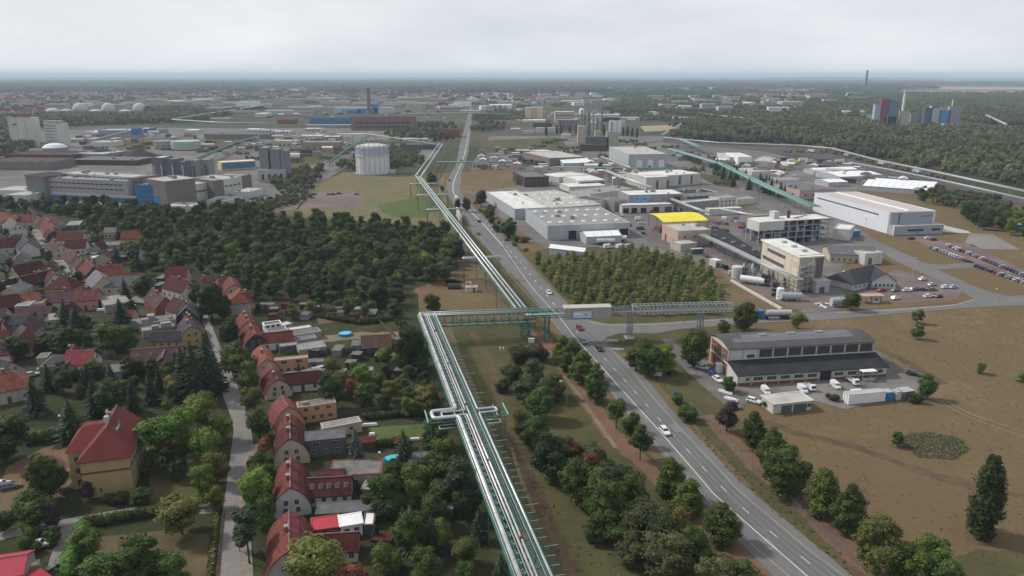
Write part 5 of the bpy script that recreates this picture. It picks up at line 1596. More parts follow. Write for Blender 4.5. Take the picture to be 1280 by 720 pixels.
# --- the red-brick workshop with arched roof and lean-to
a, b_ = P(911.5,437,9.0), P(1092,427,9.0)
d = b_ - a; Lw = d.length; rzw = math.atan2(d.y, d.x)
q_ = P(885,419,9.0); nv = Vector((-math.sin(rzw), math.cos(rzw), 0)); Dw = (q_-a).dot(nv)
Dw = max(12, min(Dw, 24))
ws = thing('workshop', 'long workshop with red brick gable, band of dark windows and black lean-to', 'workshop', (a.x,a.y,0), rzw)
MB().prism([(0,0),(Lw,0),(Lw,Dw),(0,Dw)], 0, 9.0, cap=False).build('wall', OFFW, ws)
b = MB(); n = 10; R1 = 1.35
arc = [(Dw*k/n, 9.0 + R1*math.sin(math.pi*k/n)**.8) for k in range(n+1)]
vs = [(-.5, y + (-.5 if k == 0 else .5 if k == n else 0), z+.15) for k,(y,z) in enumerate(arc)] + [(Lw+.5, y + (-.5 if k == 0 else .5 if k == n else 0), z+.15) for k,(y,z) in enumerate(arc)]
b.add(vs, [(k, n+1+k, n+2+k, k+1) for k in range(n)])
b.add([(x,y,z-.2) for x,y,z in vs], [(k+1, n+2+k, n+1+k, k) for k in range(n)])
b.build('roof', M('workshop_roof', (0.085,0.082,0.080), var=.18, scale=.25), ws)
for x in (0.0, Lw):
 b = MB(); b.add([(x,y,z) for y,z in arc], [tuple(range(n+1))]); b.build('gable', OFFW, ws)
# sheet strips on the arched roof
for k in range(2):
 i0 = 2+k*2
 b = MB(); y0,z0 = arc[i0]; y1,z1 = arc[i0+2]
 b.add([(3+4*k,y0,z0+.2),(Lw-5,y0,z0+.2),(Lw-5,y1,z1+.22),(3+4*k,y1,z1+.22),(3+4*k,y0,z0+.1),(Lw-5,y0,z0+.1)], [(0,1,2,3),(0,4,5,1)])
 b.build('roof_sheet', M('workshop_sheet', (0.14,0.145,0.16), rough=.6, var=.15, scale=.3), ws)
for k in range(3):
 MB().box(-1.4,-.7,0,1.4,.7,.35).build('roof_hatch', GREY, ws).location = (Lw*(.3+.2*k), Dw*.55, 9.0+R1+.1)
# brick gable panels with windows on the left end
for k in range(3):
 y0, y1 = Dw*(.05+.31*k), Dw*(.05+.31*k+.27)
 MB().box(-.12,y0,.3,-.02,y1,3.9).build('brick_panel', BRICK, ws)
 MB().box(-.12,y0,4.6,-.02,y1,8.4).build('brick_panel', BRICK, ws)
 link('window', piece('window', 2.2, 1.7, GLASS, FRAME, bars=3), ws, (-.13, (y0+y1)/2, 5.2), -math.pi/2)
 if k < 2: link('window', piece('window', 2.2, 1.7, GLASS, FRAME, bars=3), ws, (-.13, (y0+y1)/2, 1.2), -math.pi/2)
MB().box(-1.8,Dw*.22,0,-.02,Dw*.36,2.8).box(-2.0,Dw*.2,2.8,-.02,Dw*.38,3.0).build('porch', WHITE, ws)
# window band
nb = 10
for k in range(nb+1):
 MB().box(Lw*k/nb-.22,-.22,4.4,Lw*k/nb+.22,-.02,9.0).build('pilaster', LGREY, ws)
bw = Lw/nb - .7
dk = M('dirty_glazing', (0.045,0.042,0.04), rough=.35, var=.4, scale=.6)
for k in range(2, nb):
 link('window', piece('window', bw, 2.7, dk, STEEL, bars=5), ws, (Lw*(k+.5)/nb, -.03, 5.9))
link('window', piece('window', 2.6, 1.2, GLASS, FRAME, bars=3), ws, (Lw*1.5/nb, -.03, 5.9))
link('sign', piece('panel', 3.4, 1.7, M('faded_sign', (0.50,0.51,0.53), var=.08, scale=.8)), ws, (Lw*.5/nb, -.03, 6.3))
# lean-to
Dl = 7.2
b = MB(); b.prism([(0,-Dl),(Lw+.6,-Dl),(Lw+.6,-.05),(0,-.05)], 0, 3.5, cap=False)
b.add([(0,-Dl,3.5),(0,-.05,3.5),(0,-.05,5.3)], [(0,1,2)]); b.add([(Lw+.6,-Dl,3.5),(Lw+.6,-.05,3.5),(Lw+.6,-.05,5.3)], [(2,1,0)])
b.build('lean_to_wall', OFFW, ws)
MB().add([(-.4,-Dl-.6,3.45),(Lw+1.2,-Dl-.6,3.45),(Lw+1.2,-.03,5.45),(-.4,-.03,5.45),(-.4,-Dl-.6,3.2),(Lw+1.2,-Dl-.6,3.2),(Lw+1.2,-.03,5.2),(-.4,-.03,5.2)], [(0,1,2,3),(7,6,5,4),(0,4,5,1),(1,5,6,2),(3,7,4,0)]).build('lean_to_roof', BLACK, ws)
MB().box(-.02,-Dl-.06,0,Lw+.62,-Dl-.01,.9).build('brick_plinth', BRICK, ws)
for k in range(11):
 x = Lw*(k+.5)/11
 if k == 6:
  link('door', piece('panel', 3.6, 3.0, BLACK), ws, (x, -Dl-.02, 0))
 elif k == 0:
  link('window', piece('window', 1.2, 1.1, GLASS, FRAME), ws, (x+1, -Dl-.02, 1.4))
 else:
  link('window', piece('window', 3.0, 1.2, GLASS, FRAME, bars=3), ws, (x, -Dl-.02, 1.4))
 MB().box(-.15,-.12,0,.15,0,3.4).build('pilaster', LGREY, ws).location = (Lw*k/11+.05, -Dl-.05, 0)
MB().box(-2.4,-2.6,2.7,2.4,0,2.9).build('canopy', WHITE, ws).location = (Lw*.86, -Dl-.1, .35)
for x in (-2.2, 0, 2.2):
 MB().box(x-.08,-2.5,0,x+.08,-2.34,3.0).build('canopy_post', STEEL, ws).location = (Lw*.86, -Dl-.1, 0)
MB().box(-2.2,-2.45,.0,2.2,-2.4,1.1).build('canopy_rail', LGREY, ws).location = (Lw*.86, -Dl-.1, 0)
# yard things
B('open-fronted shed with pale flat roof before the workshop yard', (967,505),(1015,500), (997,490), 3.0, OFFW, T_LGT, name='shed', cat='shed', para=.1, over=.4, doors=(('f',.35,3.2,2.2,DGREY),('f',.7,4.0,2.2,DGREY)), wins=(('f',2,1.2,1.1,1.0,{'a':.78,'b':1.0}),), group='yard sheds')  # the dark grey panels stand in for shade in the open bays
def container(label, A, B_, h, dep, mat, name='container', z=0):
 a, b_ = P(*A), P(*B_)
 d = b_-a; o = thing(name, label, 'container', (a.x,a.y,z), math.atan2(d.y,d.x))
 L = d.length
 MB().box(0,0,.15,L,dep,h).build('body', mat, o)
 n = int(L/.6)
 b = MB()
 for k in range(n): b.box(L*k/n+.1,-.05,.3,L*k/n+.35,0,h-.15)
 b.build('ribs', mat, o)
 MB().box(-.06,-.06,h,L+.06,dep+.06,h+.12).build('top_frame', LGREY, o)
 for x in (.1, L-.5): MB().box(x,.1,0,x+.4,dep-.1,.15).build('skid', DGREY, o)
 for y in (dep*.28, dep*.72):
  MB().bar((-.05,y,.3),(-.05,y,h-.1),.07).build('door_bar', STEEL, o)
 return o
container('long white trailer box parked along the field edge', (1060,506.5),(1106,502), 3.0, 2.6, WHITE)
container('short blue container at the end of the white trailer box', (1107,502),(1116,501), 2.7, 2.5, BLUEP)
container('pale tank-like container beside the corner tree', (1128,501),(1142,499), 2.6, 3.0, OLIVE)
container('white locker beside the blue container', (1120,501),(1127,500), 2.6, 2.0, OFFW)
VG = 'vans parked before the workshop'
for k,(px,py,rz,kd,col) in enumerate([(957,491,-1.5,'van','white'),(1003,489,-1.45,'van','white'),(1044,484,-1.5,'van','white'),(1072,494,.1,'van','white')]):
 car(px, py, rz, col, 'white van, %s from the brick gable in the workshop yard' % ordn(k), kd, VG, sc=.8)
for k,(px,py) in enumerate(((1013,487),(1067,480))):
 o = thing('lorry', 'white flatbed lorry before the lean-to, %s' % ('beside two vans' if k == 0 else 'below the white canopy'), 'lorry', P(px,py,.1), -1.42, 'flatbed lorries in the yard')
 o.scale = (.8,.8,.8)
 MB().frustum(.6,-1.05,.6,2.4,1.05,2.5,.1,.1,.35).build('cab', PAINTS['white'], o)
 MB().box(2.15,-.85,1.5,2.33,.85,2.2).build('windscreen', GLASS, o)
 MB().box(-3.6,-1.1,.9,.5,1.1,1.05).box(-3.6,-1.1,1.05,-3.5,1.1,1.5).box(-3.5,-1.1,1.05,.5,-1.0,1.5).box(-3.5,1.0,1.05,.5,1.1,1.5).build('load_bed', LGREY, o)
 MB().box(-3.4,-.4,.55,2.2,.4,.9).build('chassis', DGREY, o)
 for x in (-2.4, 1.5):
  for y in (-.9,.9): MB().tube([(x,y-.14,.45),(x,y+.14,.45)], .45, 12).build('wheel', TYRE, o)
for px,py,rz,col,lab,kd in ((878,461,-.6,'silver','silver car by the brick gable porch','car'),(892,470,-1.2,'blue','blue car beside the porch','estate'),(897,476,-1.3,'white','white car behind the blue one at the gable','car'),(868,455,-.5,'black','black car under the dark tree at the gable','car'),
 (942,503,-.7,'white','white car at the lower entrance of the yard','estate'),(917,509,-.8,'grey','dark pickup by the entrance beside the purple tree','estate'),(1142,469,-.55,'black','dark car on the lane beside the workshop','car'),(840,467,.8,'black','dark car on the grass beyond the road','car')):
 car(px, py, rz, col, lab, kd)

# --- warehouses by the main road
B('white flat-roofed warehouse with pale roof, next to the main road', (643.5,262),(686,260), (654,238), 6.5, LGREY, T_WHT, sky=None, para=.5, vents=2, doors=(('f',.55,7,3.4,BRICK),))
B('wide warehouse with pale roof and rows of skylights', (688,260.5),(752,256), (717,236), 6.3, LGREY, T_LGT, sky=(6,3,2.2), para=.4, vents=4)
B('large grey warehouse with dark loading doors and domed skylights', (684.5,283),(787.5,279), (755,258), 8.0, LGREY, M('grey_roofing', (0.25,0.25,0.25), var=.14, scale=.1), sky=(7,3,2.4), para=.4, vents=5,
 doors=(('f',.30,4.6,5.0,BLACK),('f',.93,5.0,5.0,BLACK)), wins=(('l',6,2.2,.4,6.6,{'kind':'panel','glass':WHITE}),))
def tent(label, A, B_, C, h, he, roof=None, name='tent_hall'):
 """gabled tent hall: A,B front eaves pixels at he, C back eaves pixel beside B"""
 a, b_, c = P(*A,he), P(*B_,he), P(*C,he)
 d = b_-a; L = d.length; rz = math.atan2(d.y,d.x); nv = Vector((-math.sin(rz),math.cos(rz),0)); D = max(4,(c-a).dot(nv))
 o = thing(name, label, 'tent hall', (a.x,a.y,0), rz, 'tent halls and light halls of the works')
 b = MB(); b.prism([(0,0),(L,0),(L,D),(0,D)], 0, he, cap=False)
 b.add([(0,0,he),(0,D,he),(0,D/2,h)], [(2,1,0)]); b.add([(L,0,he),(L,D,he),(L,D/2,h)], [(0,1,2)])
 b.build('wall', LGREY, o)
 e = .2
 MB().add([(-e,-e,he),(L+e,-e,he),(L+e,D/2,h+.1),(-e,D/2,h+.1),(-e,D+e,he),(L+e,D+e,he)], [(0,1,2,3),(3,2,5,4)]).build('roof', roof or M('tent_white', (0.76,0.77,0.79), rough=.5, var=.04, scale=.1), o)
 n = max(3,int(L/5))
 for k in range(n+1):
  b = MB(); x = L*k/n
  b.bar((x,-e,he+.05),(x,D/2,h+.14),.14); b.build('rib', LGREY, o)
 return o
tent('white gabled tent hall at the edge of the young birches, lower one', (734,313),(690.5,308), (700,302), 5.2, 3.6)
tent('white gabled tent hall before the grey warehouse', (733,296),(777,294), (775,288), 6.0, 4.4)
# tankers and trailers near the tents
for k,(px,py,lab) in enumerate(((757,306,'silver tank trailer beside the white tent hall'),(772,302,'white tank trailer behind the tent hall'))):
 o = thing('tank_trailer', lab, 'trailer', P(px,py,.1), .08, 'tank trailers by the tents')
 MB().tube([(-5,0,2.3),(-4.8,0,2.3),(4.8,0,2.3),(5,0,2.3)], 1.2, 14).build('tank', WHITE if k else PIPE, o, smooth=False)
 MB().box(-4.6,-.5,.9,4.6,.5,1.2).build('chassis', DGREY, o)
 for x in (-3.6,-2.3,2.8):
  for y in (-1,1): MB().tube([(x,y-.15,.5),(x,y+.15,.5)], .5, 12).build('wheel', TYRE, o)
for k,px in enumerate((760,775,785)):
 car(px, 310, .4+.2*k, ['white','white','silver'][k], ['white van at the tree edge below the tents','second white van at the tree edge below the tents','silver van at the tree edge below the tents'][k], 'van', None)

# --- small brick building, low halls behind
B('dark brick building with grey roof behind the pale warehouses', (656,222),(686,221), (668,214), 8, DBRICK, T_GRY, wins=(('f',5,1.4,1.6,4),('f',5,1.4,1.6,1.2)))
B('rear part of the dark brick building', (645,221),(655,222), (655,215.5), 7, DBRICK, T_GRY)
tent('long white arched tent below the green pipe bridge', (704,204),(740,203), (736,197), 8, 4)
B('grey-white hall with pale roof beyond the green rack', (687,198),(732,196), (734,187), 8, BROWNW, T_LGT, name='works_building')
B('white low roof beside the pale hall', (680,191),(698,190), (700,186), 6, OFFW, T_WHT)
B('white hall with a line of dark square windows', (723,226.5),(757,225), (756,218), 6, OFFW, T_WHT, wins=(('f',11,2.0,2.2,2.8,{'glass':DGREY}),))
B('low white roof above the windowed hall', (699,222),(737,218), (735,212), 4.5, OFFW, T_WHT)
B('long white canopy roof below the windowed hall', (712,234),(757,232), (752,227), 4, OFFW, T_WHT, over=.3)
B('grey flat-roofed annex beside the mural hall', (738,243),(790,236), (782,230), 5, OFFW, T_FLT, vents=3)
B('beige block with dark flat roof beside the annex', (745,252),(762,249), (757,241), 7, OFFW, DGREY)
B('grey block left of the mural hall', (768,252),(784,250), (778,243), 7, GREY, T_GRY)
B('tall grey hall with three white arched doors', (786,193.5),(834,193), (815,183), 14, LGREY, T_LGT, vents=2, para=.5)
o = bpy.data.objects
arch = MB()
pts = [(-3,0),(3,0)] + [(3*math.cos(math.pi*k/8), 6.5+2.4*math.sin(math.pi*k/8)) for k in range(9)]
arch.add([(x,-.25,z) for x,z in pts] + [(x,.05,z) for x,z in pts], [tuple(range(11))] + [(i,(i+1)%11,11+(i+1)%11,11+i) for i in range(11)])
arch = arch.mesh('arched_door', WHITE)
hall = [x for x in bpy.data.objects if x.get('label','').startswith('tall grey hall with three')][0]
La = (P(834,193,14)-P(786,193.5,14)).length
for k in range(3): link('arched_door', arch, hall, (La*(.28+.29*k), -.02, 0))
B('long white works building with dark window slots', (808,221.5),(876,217), (866,211), 9, OFFW, T_WHT, wins=(('f',4,2.0,7,1,{'glass':DGREY,'kind':'panel'}),), vents=5)
B('white front block with flat white roof before the slotted building', (808,222.5),(836,221), (835,218.5), 9.5, OFFW, T_WHT, doors=(('f',.5,2,7,DGREY),('f',.97,2,7,DGREY)), over=.3)
m, mdims, mh = B('white-roofed hall with a blue mural and red band', (786,244.5),(855,242.5), (848,236.5), 10, GREY, T_WHT, vents=3, wins=(('f',1,5,3,5.5,{'a':.8,'b':.95,'glass':M('dark_red_panel',(0.16,0.03,0.04)),'kind':'panel'}),))
Lm = mdims[1]
MB().box(Lm*.06,-.1,5.0,Lm*.38,-.02,9.6).build('mural', M('mural_blue', (0.05,0.20,0.42), var=.35, scale=.6, col2=(0.20,0.36,0.55)), m)
for k in range(2):
 MB().tube([(Lm*(.15+.14*k)+2.0*math.cos(t*.6), -.16, 7.3+1.6*math.sin(t*.6)) for t in range(11)], .3, 6).build('mural_ring', M('mural_pale', (0.30,0.44,0.58)), m)
MB().box(Lm*.4,-.1,5.0,Lm*.75,-.02,9.0).build('mural_panel', M('mural_dark', (0.12,0.10,0.13), var=.5, scale=.8, col2=(0.3,0.28,0.32)), m)
B('low white garage wing with four dark gates and a red stripe', (777.5,257.5),(842,255.5), (845,250), 5, OFFW, T_WHT, doors=(('f',.08,4,3.4,BLACK),('f',.24,4,3.4,BLACK),('f',.42,4,3.4,BLACK),('f',.66,4.4,3.6,BLACK),('f',.9,5,3.6,DGREY)), trim=M('red_stripe', (0.30,0.08,0.08)))
B('stepped grey works building with dark flat roof', (856,243),(897,240.5), (890,235.5), 9, OFFW, BLACK, wins=(('f',5,4.5,1.6,5.5),), vents=3)
B('lower terrace of the stepped works building', (856,254),(899,250), (897,247), 6, GREY, T_LGT)
B('small white office with two rows of windows', (899,248.5),(921,246.5), (918,243), 7, OFFW, T_FLT, wins=(('f',4,1.3,1.3,4.2),('f',4,1.3,1.3,1.2)))
B('low grey wing beside the small white office', (922,250),(944,248), (940,245), 4, OFFW, T_FLT)
B('long thin white canopy beyond the yellow roof', (887,262),(928,260), (927,258), 4, OFFW, T_WHT)
# --- the yellow roof
pa, pb, pc, pd_ = P(829.4,277.8,8), P(885.6,275.3,8), P(865,264.6,8), P(809.7,267,8)
d = pb-pa; rz = math.atan2(d.y,d.x); L = d.length; nv = Vector((-math.sin(rz),math.cos(rz),0)); D = (pd_-pa).dot(nv)
sk = (pd_-pa).dot(d/L)
yo = thing('shelter', 'open shelter with bright yellow curved roof', 'shelter', (pa.x,pa.y,0), rz)
b = MB(); n = 8
vs = []
for k in range(n+1):
 t = k/n; z = 8 + 1.6*math.sin(math.pi*min(1,t*1.0))**.9*.8
 vs += [(sk*t, D*t, z), (L+sk*t, D*t, z)]
b.add(vs, [(2*k,2*k+1,2*k+3,2*k+2) for k in range(n)]); b.add([(x,y,z-.3) for x,y,z in vs], [(2*k+2,2*k+3,2*k+1,2*k) for k in range(n)])
b.add([vs[0],vs[1],(vs[1][0],vs[1][1],vs[1][2]-.5),(vs[0][0],vs[0][1],vs[0][2]-.5)], [(3,2,1,0)])
b.build('roof', M('yellow_membrane', (0.74,0.62,0.05), rough=.55, var=.13, scale=.2), yo)
for k in range(1,9): b = MB(); b.add([p for i in range(n+1) for p in ((vs[2*i][0]+L*k/9, vs[2*i][1], vs[2*i][2]+.06), (vs[2*i][0]+L*k/9+.18, vs[2*i][1], vs[2*i][2]+.06))], [(2*i,2*i+1,2*i+3,2*i+2) for i in range(n)]); b.build('roof_seam', M('yellow_seam', (0.62,0.52,0.05), var=.1), yo)
for k in range(6):
 for e in (0,1):
  MB().bar((L*k/5*.98+sk*e+.3, D*e*.96+.3, 0),(L*k/5*.98+sk*e+.3, D*e*.96+.3, 7.8),.35).build('post', STEEL, yo)
for k in range(5): MB().box(sk*.4+L*k/5+1, D*.3, 0, sk*.4+L*k/5+5, D*.6, 2.2+.6*(k%2)).build('stored_load', DGREY if k % 2 else RUST, yo)
B('beige-pink block with pale flat roof next to the yellow shelter', (848,289.5),(889,287.5), (872,278.5), 8.5, M('pinkish_render', (0.42,0.33,0.29), var=.1, scale=.3), T_LGT, vents=2, doors=(('l',.25,2,4,M('red_door',(0.28,0.03,0.02))),('l',.75,2.4,3,DGREY)), wins=(('f',3,1.3,1.3,4.6),))
B('small beige hut below the beige-pink block', (851,306),(871,304), (866,299), 4, BEIGE, T_LGT)
o = thing('works_building', 'long low hall with black roof beside the white pipe pair', 'building', P(915,305), 0, IG)
q4 = [P(x,y,5)-P(915,305) for x,y in ((936,324),(955,318.5),(905,287),(882,291))]
MB().prism([(p.x,p.y) for p in q4], 0, 4.8, cap=False).build('wall', DGREY, o); MB().prism([(p.x*1.01,p.y*1.01) for p in q4], 4.8, 5.1).build('roof', BLACK, o)
for k in range(5): MB().box(-1,-.7,5.1,1,.7,6).build('roof_vent', GREY, o).location = q4[1].lerp(q4[3], .15+.17*k)*1.0 - Vector((0,0,5))
container('long green skip container in the plant yard', (865,318),(879,317), 2.6, 2.5, M('green_container', (0.05,0.12,0.08)))
B('white box lorry body standing in the plant yard', (895,326),(903,325), (898,322), 3.4, OFFW, T_WHT, name='container', cat='container', para=0)
# --- steel frame plant
fa, fb, fc = P(956,277,13), P(1036.5,272.5,13), P(1023,267.7,13)
d = fb-fa; rz = math.atan2(d.y,d.x); L = d.length; nv = Vector((-math.sin(rz),math.cos(rz),0)); D = max(8,(fc-fa).dot(nv))
sp_ = thing('plant_building', 'open steel-framed plant with white roof and machinery on its floors', 'plant', (fa.x,fa.y,0), rz, IG)
sp_.scale = (1,1,.8125)
MB().box(-.4,-.4,15.6,L+.4,D+.4,16.1).build('roof', T_WHT, sp_)
nf = 8
for k in range(nf+1):
 for y in (0, D):
  MB().bar((L*k/nf,y,0),(L*k/nf,y,15.6),.45).build('column', LGREY, sp_)
for z in (4.0, 8.0, 12.0):
 MB().box(0,.2,z-.15,L,D-.2,z+.1).build('floor_deck', GREY, sp_)
 MB().box(-.1,-.1,z-.25,L+.1,.15,z+.2).build('edge_beam', LGREY, sp_)
 MB().bar((0,-.05,z+1.1),(L,-.05,z+1.1),.1).build('guard_rail', STEEL, sp_)
MB().box(.6,D*.55,.1,L-.6,D-.3,15.4).build('interior_shade_box', DGREY, sp_)  # dark box added to stand in for the shaded interior of the frame
rr = random.Random(4)
for k in range(80):
 x, z = rr.uniform(1,L-2), rr.choice((.1,4.1,8.1,12.1)); y = rr.uniform(.8, D*.5)
 t = rr.random()
 mt = rr.choice((PIPE2, STEEL, DGREY, LGREY, RUST, BLUEP))
 if t < .5: MB().lathe([(.1,0),(.9,.05),(.9,rr.uniform(1.6,3)),(.4,3.2),(.05,3.3)], 10).build('vessel', mt, sp_).location = (x,y,z)
 elif t < .8: MB().box(-1.2,-.8,0,1.2,.8,rr.uniform(1.2,2.8)).box(-1.0,-.85,.3,-.3,-.8,1.0).build('machine', mt, sp_).location = (x,y,z)
 else: MB().tube([(-3,0,1.6),(0,0,1.6),(0,0,2.8),(3,0,2.8)], .22, 7).build('pipe', PIPE, sp_).location = (x,y,z)
MB().box(-3.2,-.5,9.8,L*.30,-.42,15.6).build('cladding', OFFW, sp_)
MB().box(-3.2,-.5,9.2,-3.1,D,15.6).build('cladding', OFFW, sp_)
MB().box(-3.1,-.42,15.5,0,D,15.9).build('roof', T_WHT, sp_)
for k in (-3.1,):
 for y in (0,D): MB().bar((k,y,0),(k,y,15.5),.4).build('column', LGREY, sp_)
MB().box(L*.22,D*.4,16.1,L*.30,D*.8,21).build('roof_stack_box', OFFW, sp_)
MB().lathe([(.9,16),(.9,20.5),(1.1,20.6),(1.1,21.2)], 10, cx=L*.46, cy=D*.5).build('roof_stack', RUST, sp_)
MB().tube([(L*.5,D*.3,16.3),(L*.66,D*.3,17.6),(L*.7,D*.3,18)], .6, 8).build('roof_duct', LGREY, sp_)
# --- cream process building
ca, cb, cc = P(1000,322,15), P(1031,320,15), P(972,299.4,15)
d = cb-ca; rz = math.atan2(d.y,d.x); L = d.length; nv = Vector((-math.sin(rz),math.cos(rz),0)); D = (P(952,300,15)-ca).dot(nv)
cw = (P(952,300,15)-ca).dot(d/L)
cr = thing('process_building', 'tall cream process building with white roof and external stair frame', 'plant', (ca.x,ca.y,0), rz, IG)
# its long side follows the slant seen in the picture
lo = P(952,300,15)-ca; la_ = math.atan2(lo.y,lo.x) - rz
ux, uy = math.cos(la_), math.sin(la_); Ll = lo.length
quad = [(0,0),(L,0),(L+ux*Ll,uy*Ll),(ux*Ll,uy*Ll)]
MB().prism(quad, 0, 14.7, cap=False).build('wall', CREAM, cr)
MB().prism([(x + (.3 if i in (1,2) else -.3), y + (.3 if i > 1 else -.3)) for i,(x,y) in enumerate(quad)], 14.7, 15.2).build('roof', T_WHT, cr)
def onlong(u0,u1,z0,z1,nm,mt,off=.12):
 nx, ny = -uy*-1, ux*-1
 nx, ny = (-abs(uy), -abs(ux)*0 + (ux if uy>0 else -ux))
 nn = Vector((-uy, ux, 0));
 if nn.x > 0: nn = -nn
 p = [Vector((ux*Ll*u, uy*Ll*u, 0)) for u in (u0,u1)]
 b = MB(); a1, b1 = p; c1, d1 = b1+nn*off, a1+nn*off
 b.prism([(a1.x,a1.y),(d1.x,d1.y),(c1.x,c1.y),(b1.x,b1.y)], z0, z1)
 return b.build(nm, mt, cr)
PB = M('purple_glazing', (0.10,0.09,0.16), rough=.3, var=.2)
for k in range(5):
 onlong(.34+.095*k,.34+.095*k+.085, 11.3,12.8,'window',PB); onlong(.36+.115*k,.36+.115*k+.105, 7.0,8.5,'window',PB)
onlong(.05,.22,10.2,12.6,'sign_panel',M('faint_sign', (0.50,0.43,0.34), var=.1))
onlong(.97,1.0,0,14.5,'corner_strip',DGREY)
for k in range(6):
 onlong(.02+.16*k,.025+.16*k,3,14.6,'panel_joint',BEIGE,.06)
MB().box(L*.02,-.12,4,L*.55,-.02,14.4).build('front_cladding', BEIGE, cr)
MB().box(L*.62,-.14,3,L*.97,-.02,14.4).build('front_glazing', M('dark_cladding', (0.15,0.13,0.12), var=.2, streak=True), cr)
for k in range(5):
 z = 2.5*k+1
 MB().box(-1.0,-2.6,z,L*.5,-.2,z+.12).build('stair_landing', STEEL, cr)
 MB().bar((-1,-2.6,z+1),(L*.5,-2.6,z+1),.08).bar((-1,-2.4,z),(L*.5,-2.4,z+2.5),.16).build('stair_flight', LGREY, cr)
for x in (-1.0, L*.25, L*.5): MB().bar((x,-2.6,0),(x,-2.6,13),.2).build('stair_post', LGREY, cr)
MB().box(L*.5,-4.6,0,L*1.05,-.2,5).box(L*.48,-4.7,5,L*1.07,-.1,5.3).build('entrance_block', LGREY, cr)
link('door', piece('panel', 2.4, 2.6, DGREY), cr, (L*.75,-4.62,0))
MB().prism([(x*.9+1,y*.9+2) for x,y in quad], 15.2, 15.5).build('roof_upstand', T_WHT, cr)
for k in range(3): MB().box(0,0,0,2.2,1.4,.9).build('roof_unit', LGREY, cr).location = (ux*Ll*(.2+.25*k)+L*.45, uy*Ll*(.2+.25*k), 15.5)
# tanks and machinery in the yard of the process building
def vtank(label, px, r, h, mat, name='storage_tank'):
 o = thing(name, label, 'tank', P(*px), 0, 'tanks in the plant yard')
 MB().lathe([(r,0),(r,h),(r*.9,h+.25),(.1,h+.5)], 16).build('shell', mat, o, smooth=False)
 for z in (h*.33, h*.66): MB().lathe([(r+.05,z-.1),(r+.05,z+.1),(r,z+.12)], 16).build('band', LGREY, o)
 b = MB()
 for s in (-.22,.22): b.bar((s,-r-.15,0),(s,-r-.15,h),.06)
 for k in range(int(h/.5)): b.bar((-.22,-r-.15,.4+.5*k),(.22,-r-.15,.4+.5*k),.04)
 b.build('ladder', STEEL, o)
def htank(label, px, L, r, rz, mat=None):
 o = thing('horizontal_tank', label, 'tank', P(*px), rz, 'tanks in the plant yard')
 z = r+.7
 MB().tube([(-L/2-.5,0,z),(-L/2,0,z),(L/2,0,z),(L/2+.5,0,z)], r, 14).build('shell', mat or WHITE, o)
 for x in (-L*.3, L*.3): MB().box(x-.3,-r*.8,0,x+.3,r*.8,z-r*.4).build('saddle', GREY, o)
 MB().lathe([(.35,z+r-.1),(.35,z+r+.4),(.1,z+r+.5)], 8).build('manhole', LGREY, o)
 MB().tube([(L*.2,0,z+r),(L*.2,0,z+r+.8),(L*.5,0,z+r+.8)], .12, 6).build('pipe', PIPE2, o)
vtank('squat beige-capped tank at the near corner of the plant yard', (921,347), 2.6, 5.2, OFFW)
vtank('dark vertical tank beside the squat tank', (929,347.5), 1.6, 5.0, DGREY)
htank('white horizontal tank on saddles, larger of the yard', (940,355.5), 9.5, 1.5, -.52)
vtank('black vertical vessel, upper pair first', (954,357), 1.1, 4.6, BLACK)
vtank('black vertical vessel, upper pair second', (959,357.5), 1.1, 4.6, BLACK)
vtank('black tall vessel beside the white one', (968,370), 1.3, 5.6, BLACK)
vtank('white vertical vessel in the plant yard', (974.5,374), 1.5, 4.6, WHITE)
htank('grey horizontal tank below the cream building', (988,376), 7.5, 1.5, .05, LGREY)
htank('grey horizontal tank beside the round dark tree', (1049,383), 6.0, 1.5, .05, LGREY)
rr = random.Random(9)
for k in range(16):
 px, py = rr.uniform(925,1000), 0
 py = 336 + (px-925)*.36 + rr.uniform(-5,9)
 o = thing('process_unit', 'tangle of pipes and vessels in the yard of the cream process building', 'machinery', P(px,py), rr.uniform(0,3), 'process units in the plant yard')
 MB().box(-1.5,-1,0,1.5,1,.5).build('skid', GREY, o)
 MB().lathe([(.6,.5),(.6,rr.uniform(2,4)),(.2,4.3)], 9).build('vessel', rr.choice((STEEL,PIPE2,WHITE,DGREY)), o)
 MB().tube([(-1.6,-.5,.5),(-1.6,-.5,2.6),(1.6,-.5,2.6),(1.6,-.5,3.6)], .16, 6).build('pipe', PIPE, o)
 MB().tube([(1.2,.6,.5),(1.2,.6,1.8),(-1.8,.6,1.8)], .12, 6).build('pipe', PIPE2, o)
for k in range(5):
 o = thing('pipe_fittings', 'loose white pipe fittings lying beside the grey tank, by the dark tree', 'pipe', P(1022+k*5, 381+ (k%3)*2.2), k*.7, 'loose pipe fittings')
 MB().tube([(-1.2,0,.4),(0,0,.4),(.6,.7,.4),(1.5,.8,.4)], .35, 8).build('pipe_section', WHITE, o)
 MB().tube([(1.5,.8,.4),(1.6,.82,.4)], .5, 8).build('flange', LGREY, o)
for k in range(14):
 px, py = rr.uniform(893,935), 0
 py = 272 + (px-893)*.1 + rr.uniform(0,18)
 o = thing('stacked_goods', 'small heap of containers and parts in the reddish yard beside the steel plant', 'goods', P(px,py), rr.uniform(0,3), 'goods in the reddish yard')
 mt = rr.choice((RUST,BLUEP,WHITE,DGREY,STEEL,BRICK))
 MB().box(-1.6,-1,.15,1.6,1,rr.uniform(1.2,2.4)).build('crate', mt, o)
 MB().box(-1.7,-1.1,0,1.7,-.8,.15).box(-1.7,.8,0,1.7,1.1,.15).build('pallet', TRUNKM, o)
wl = tag(link('boundary_wall', None), 'low pale boundary wall along the plant yard', 'wall')
p0, p1 = P(914,352), P(977,388)
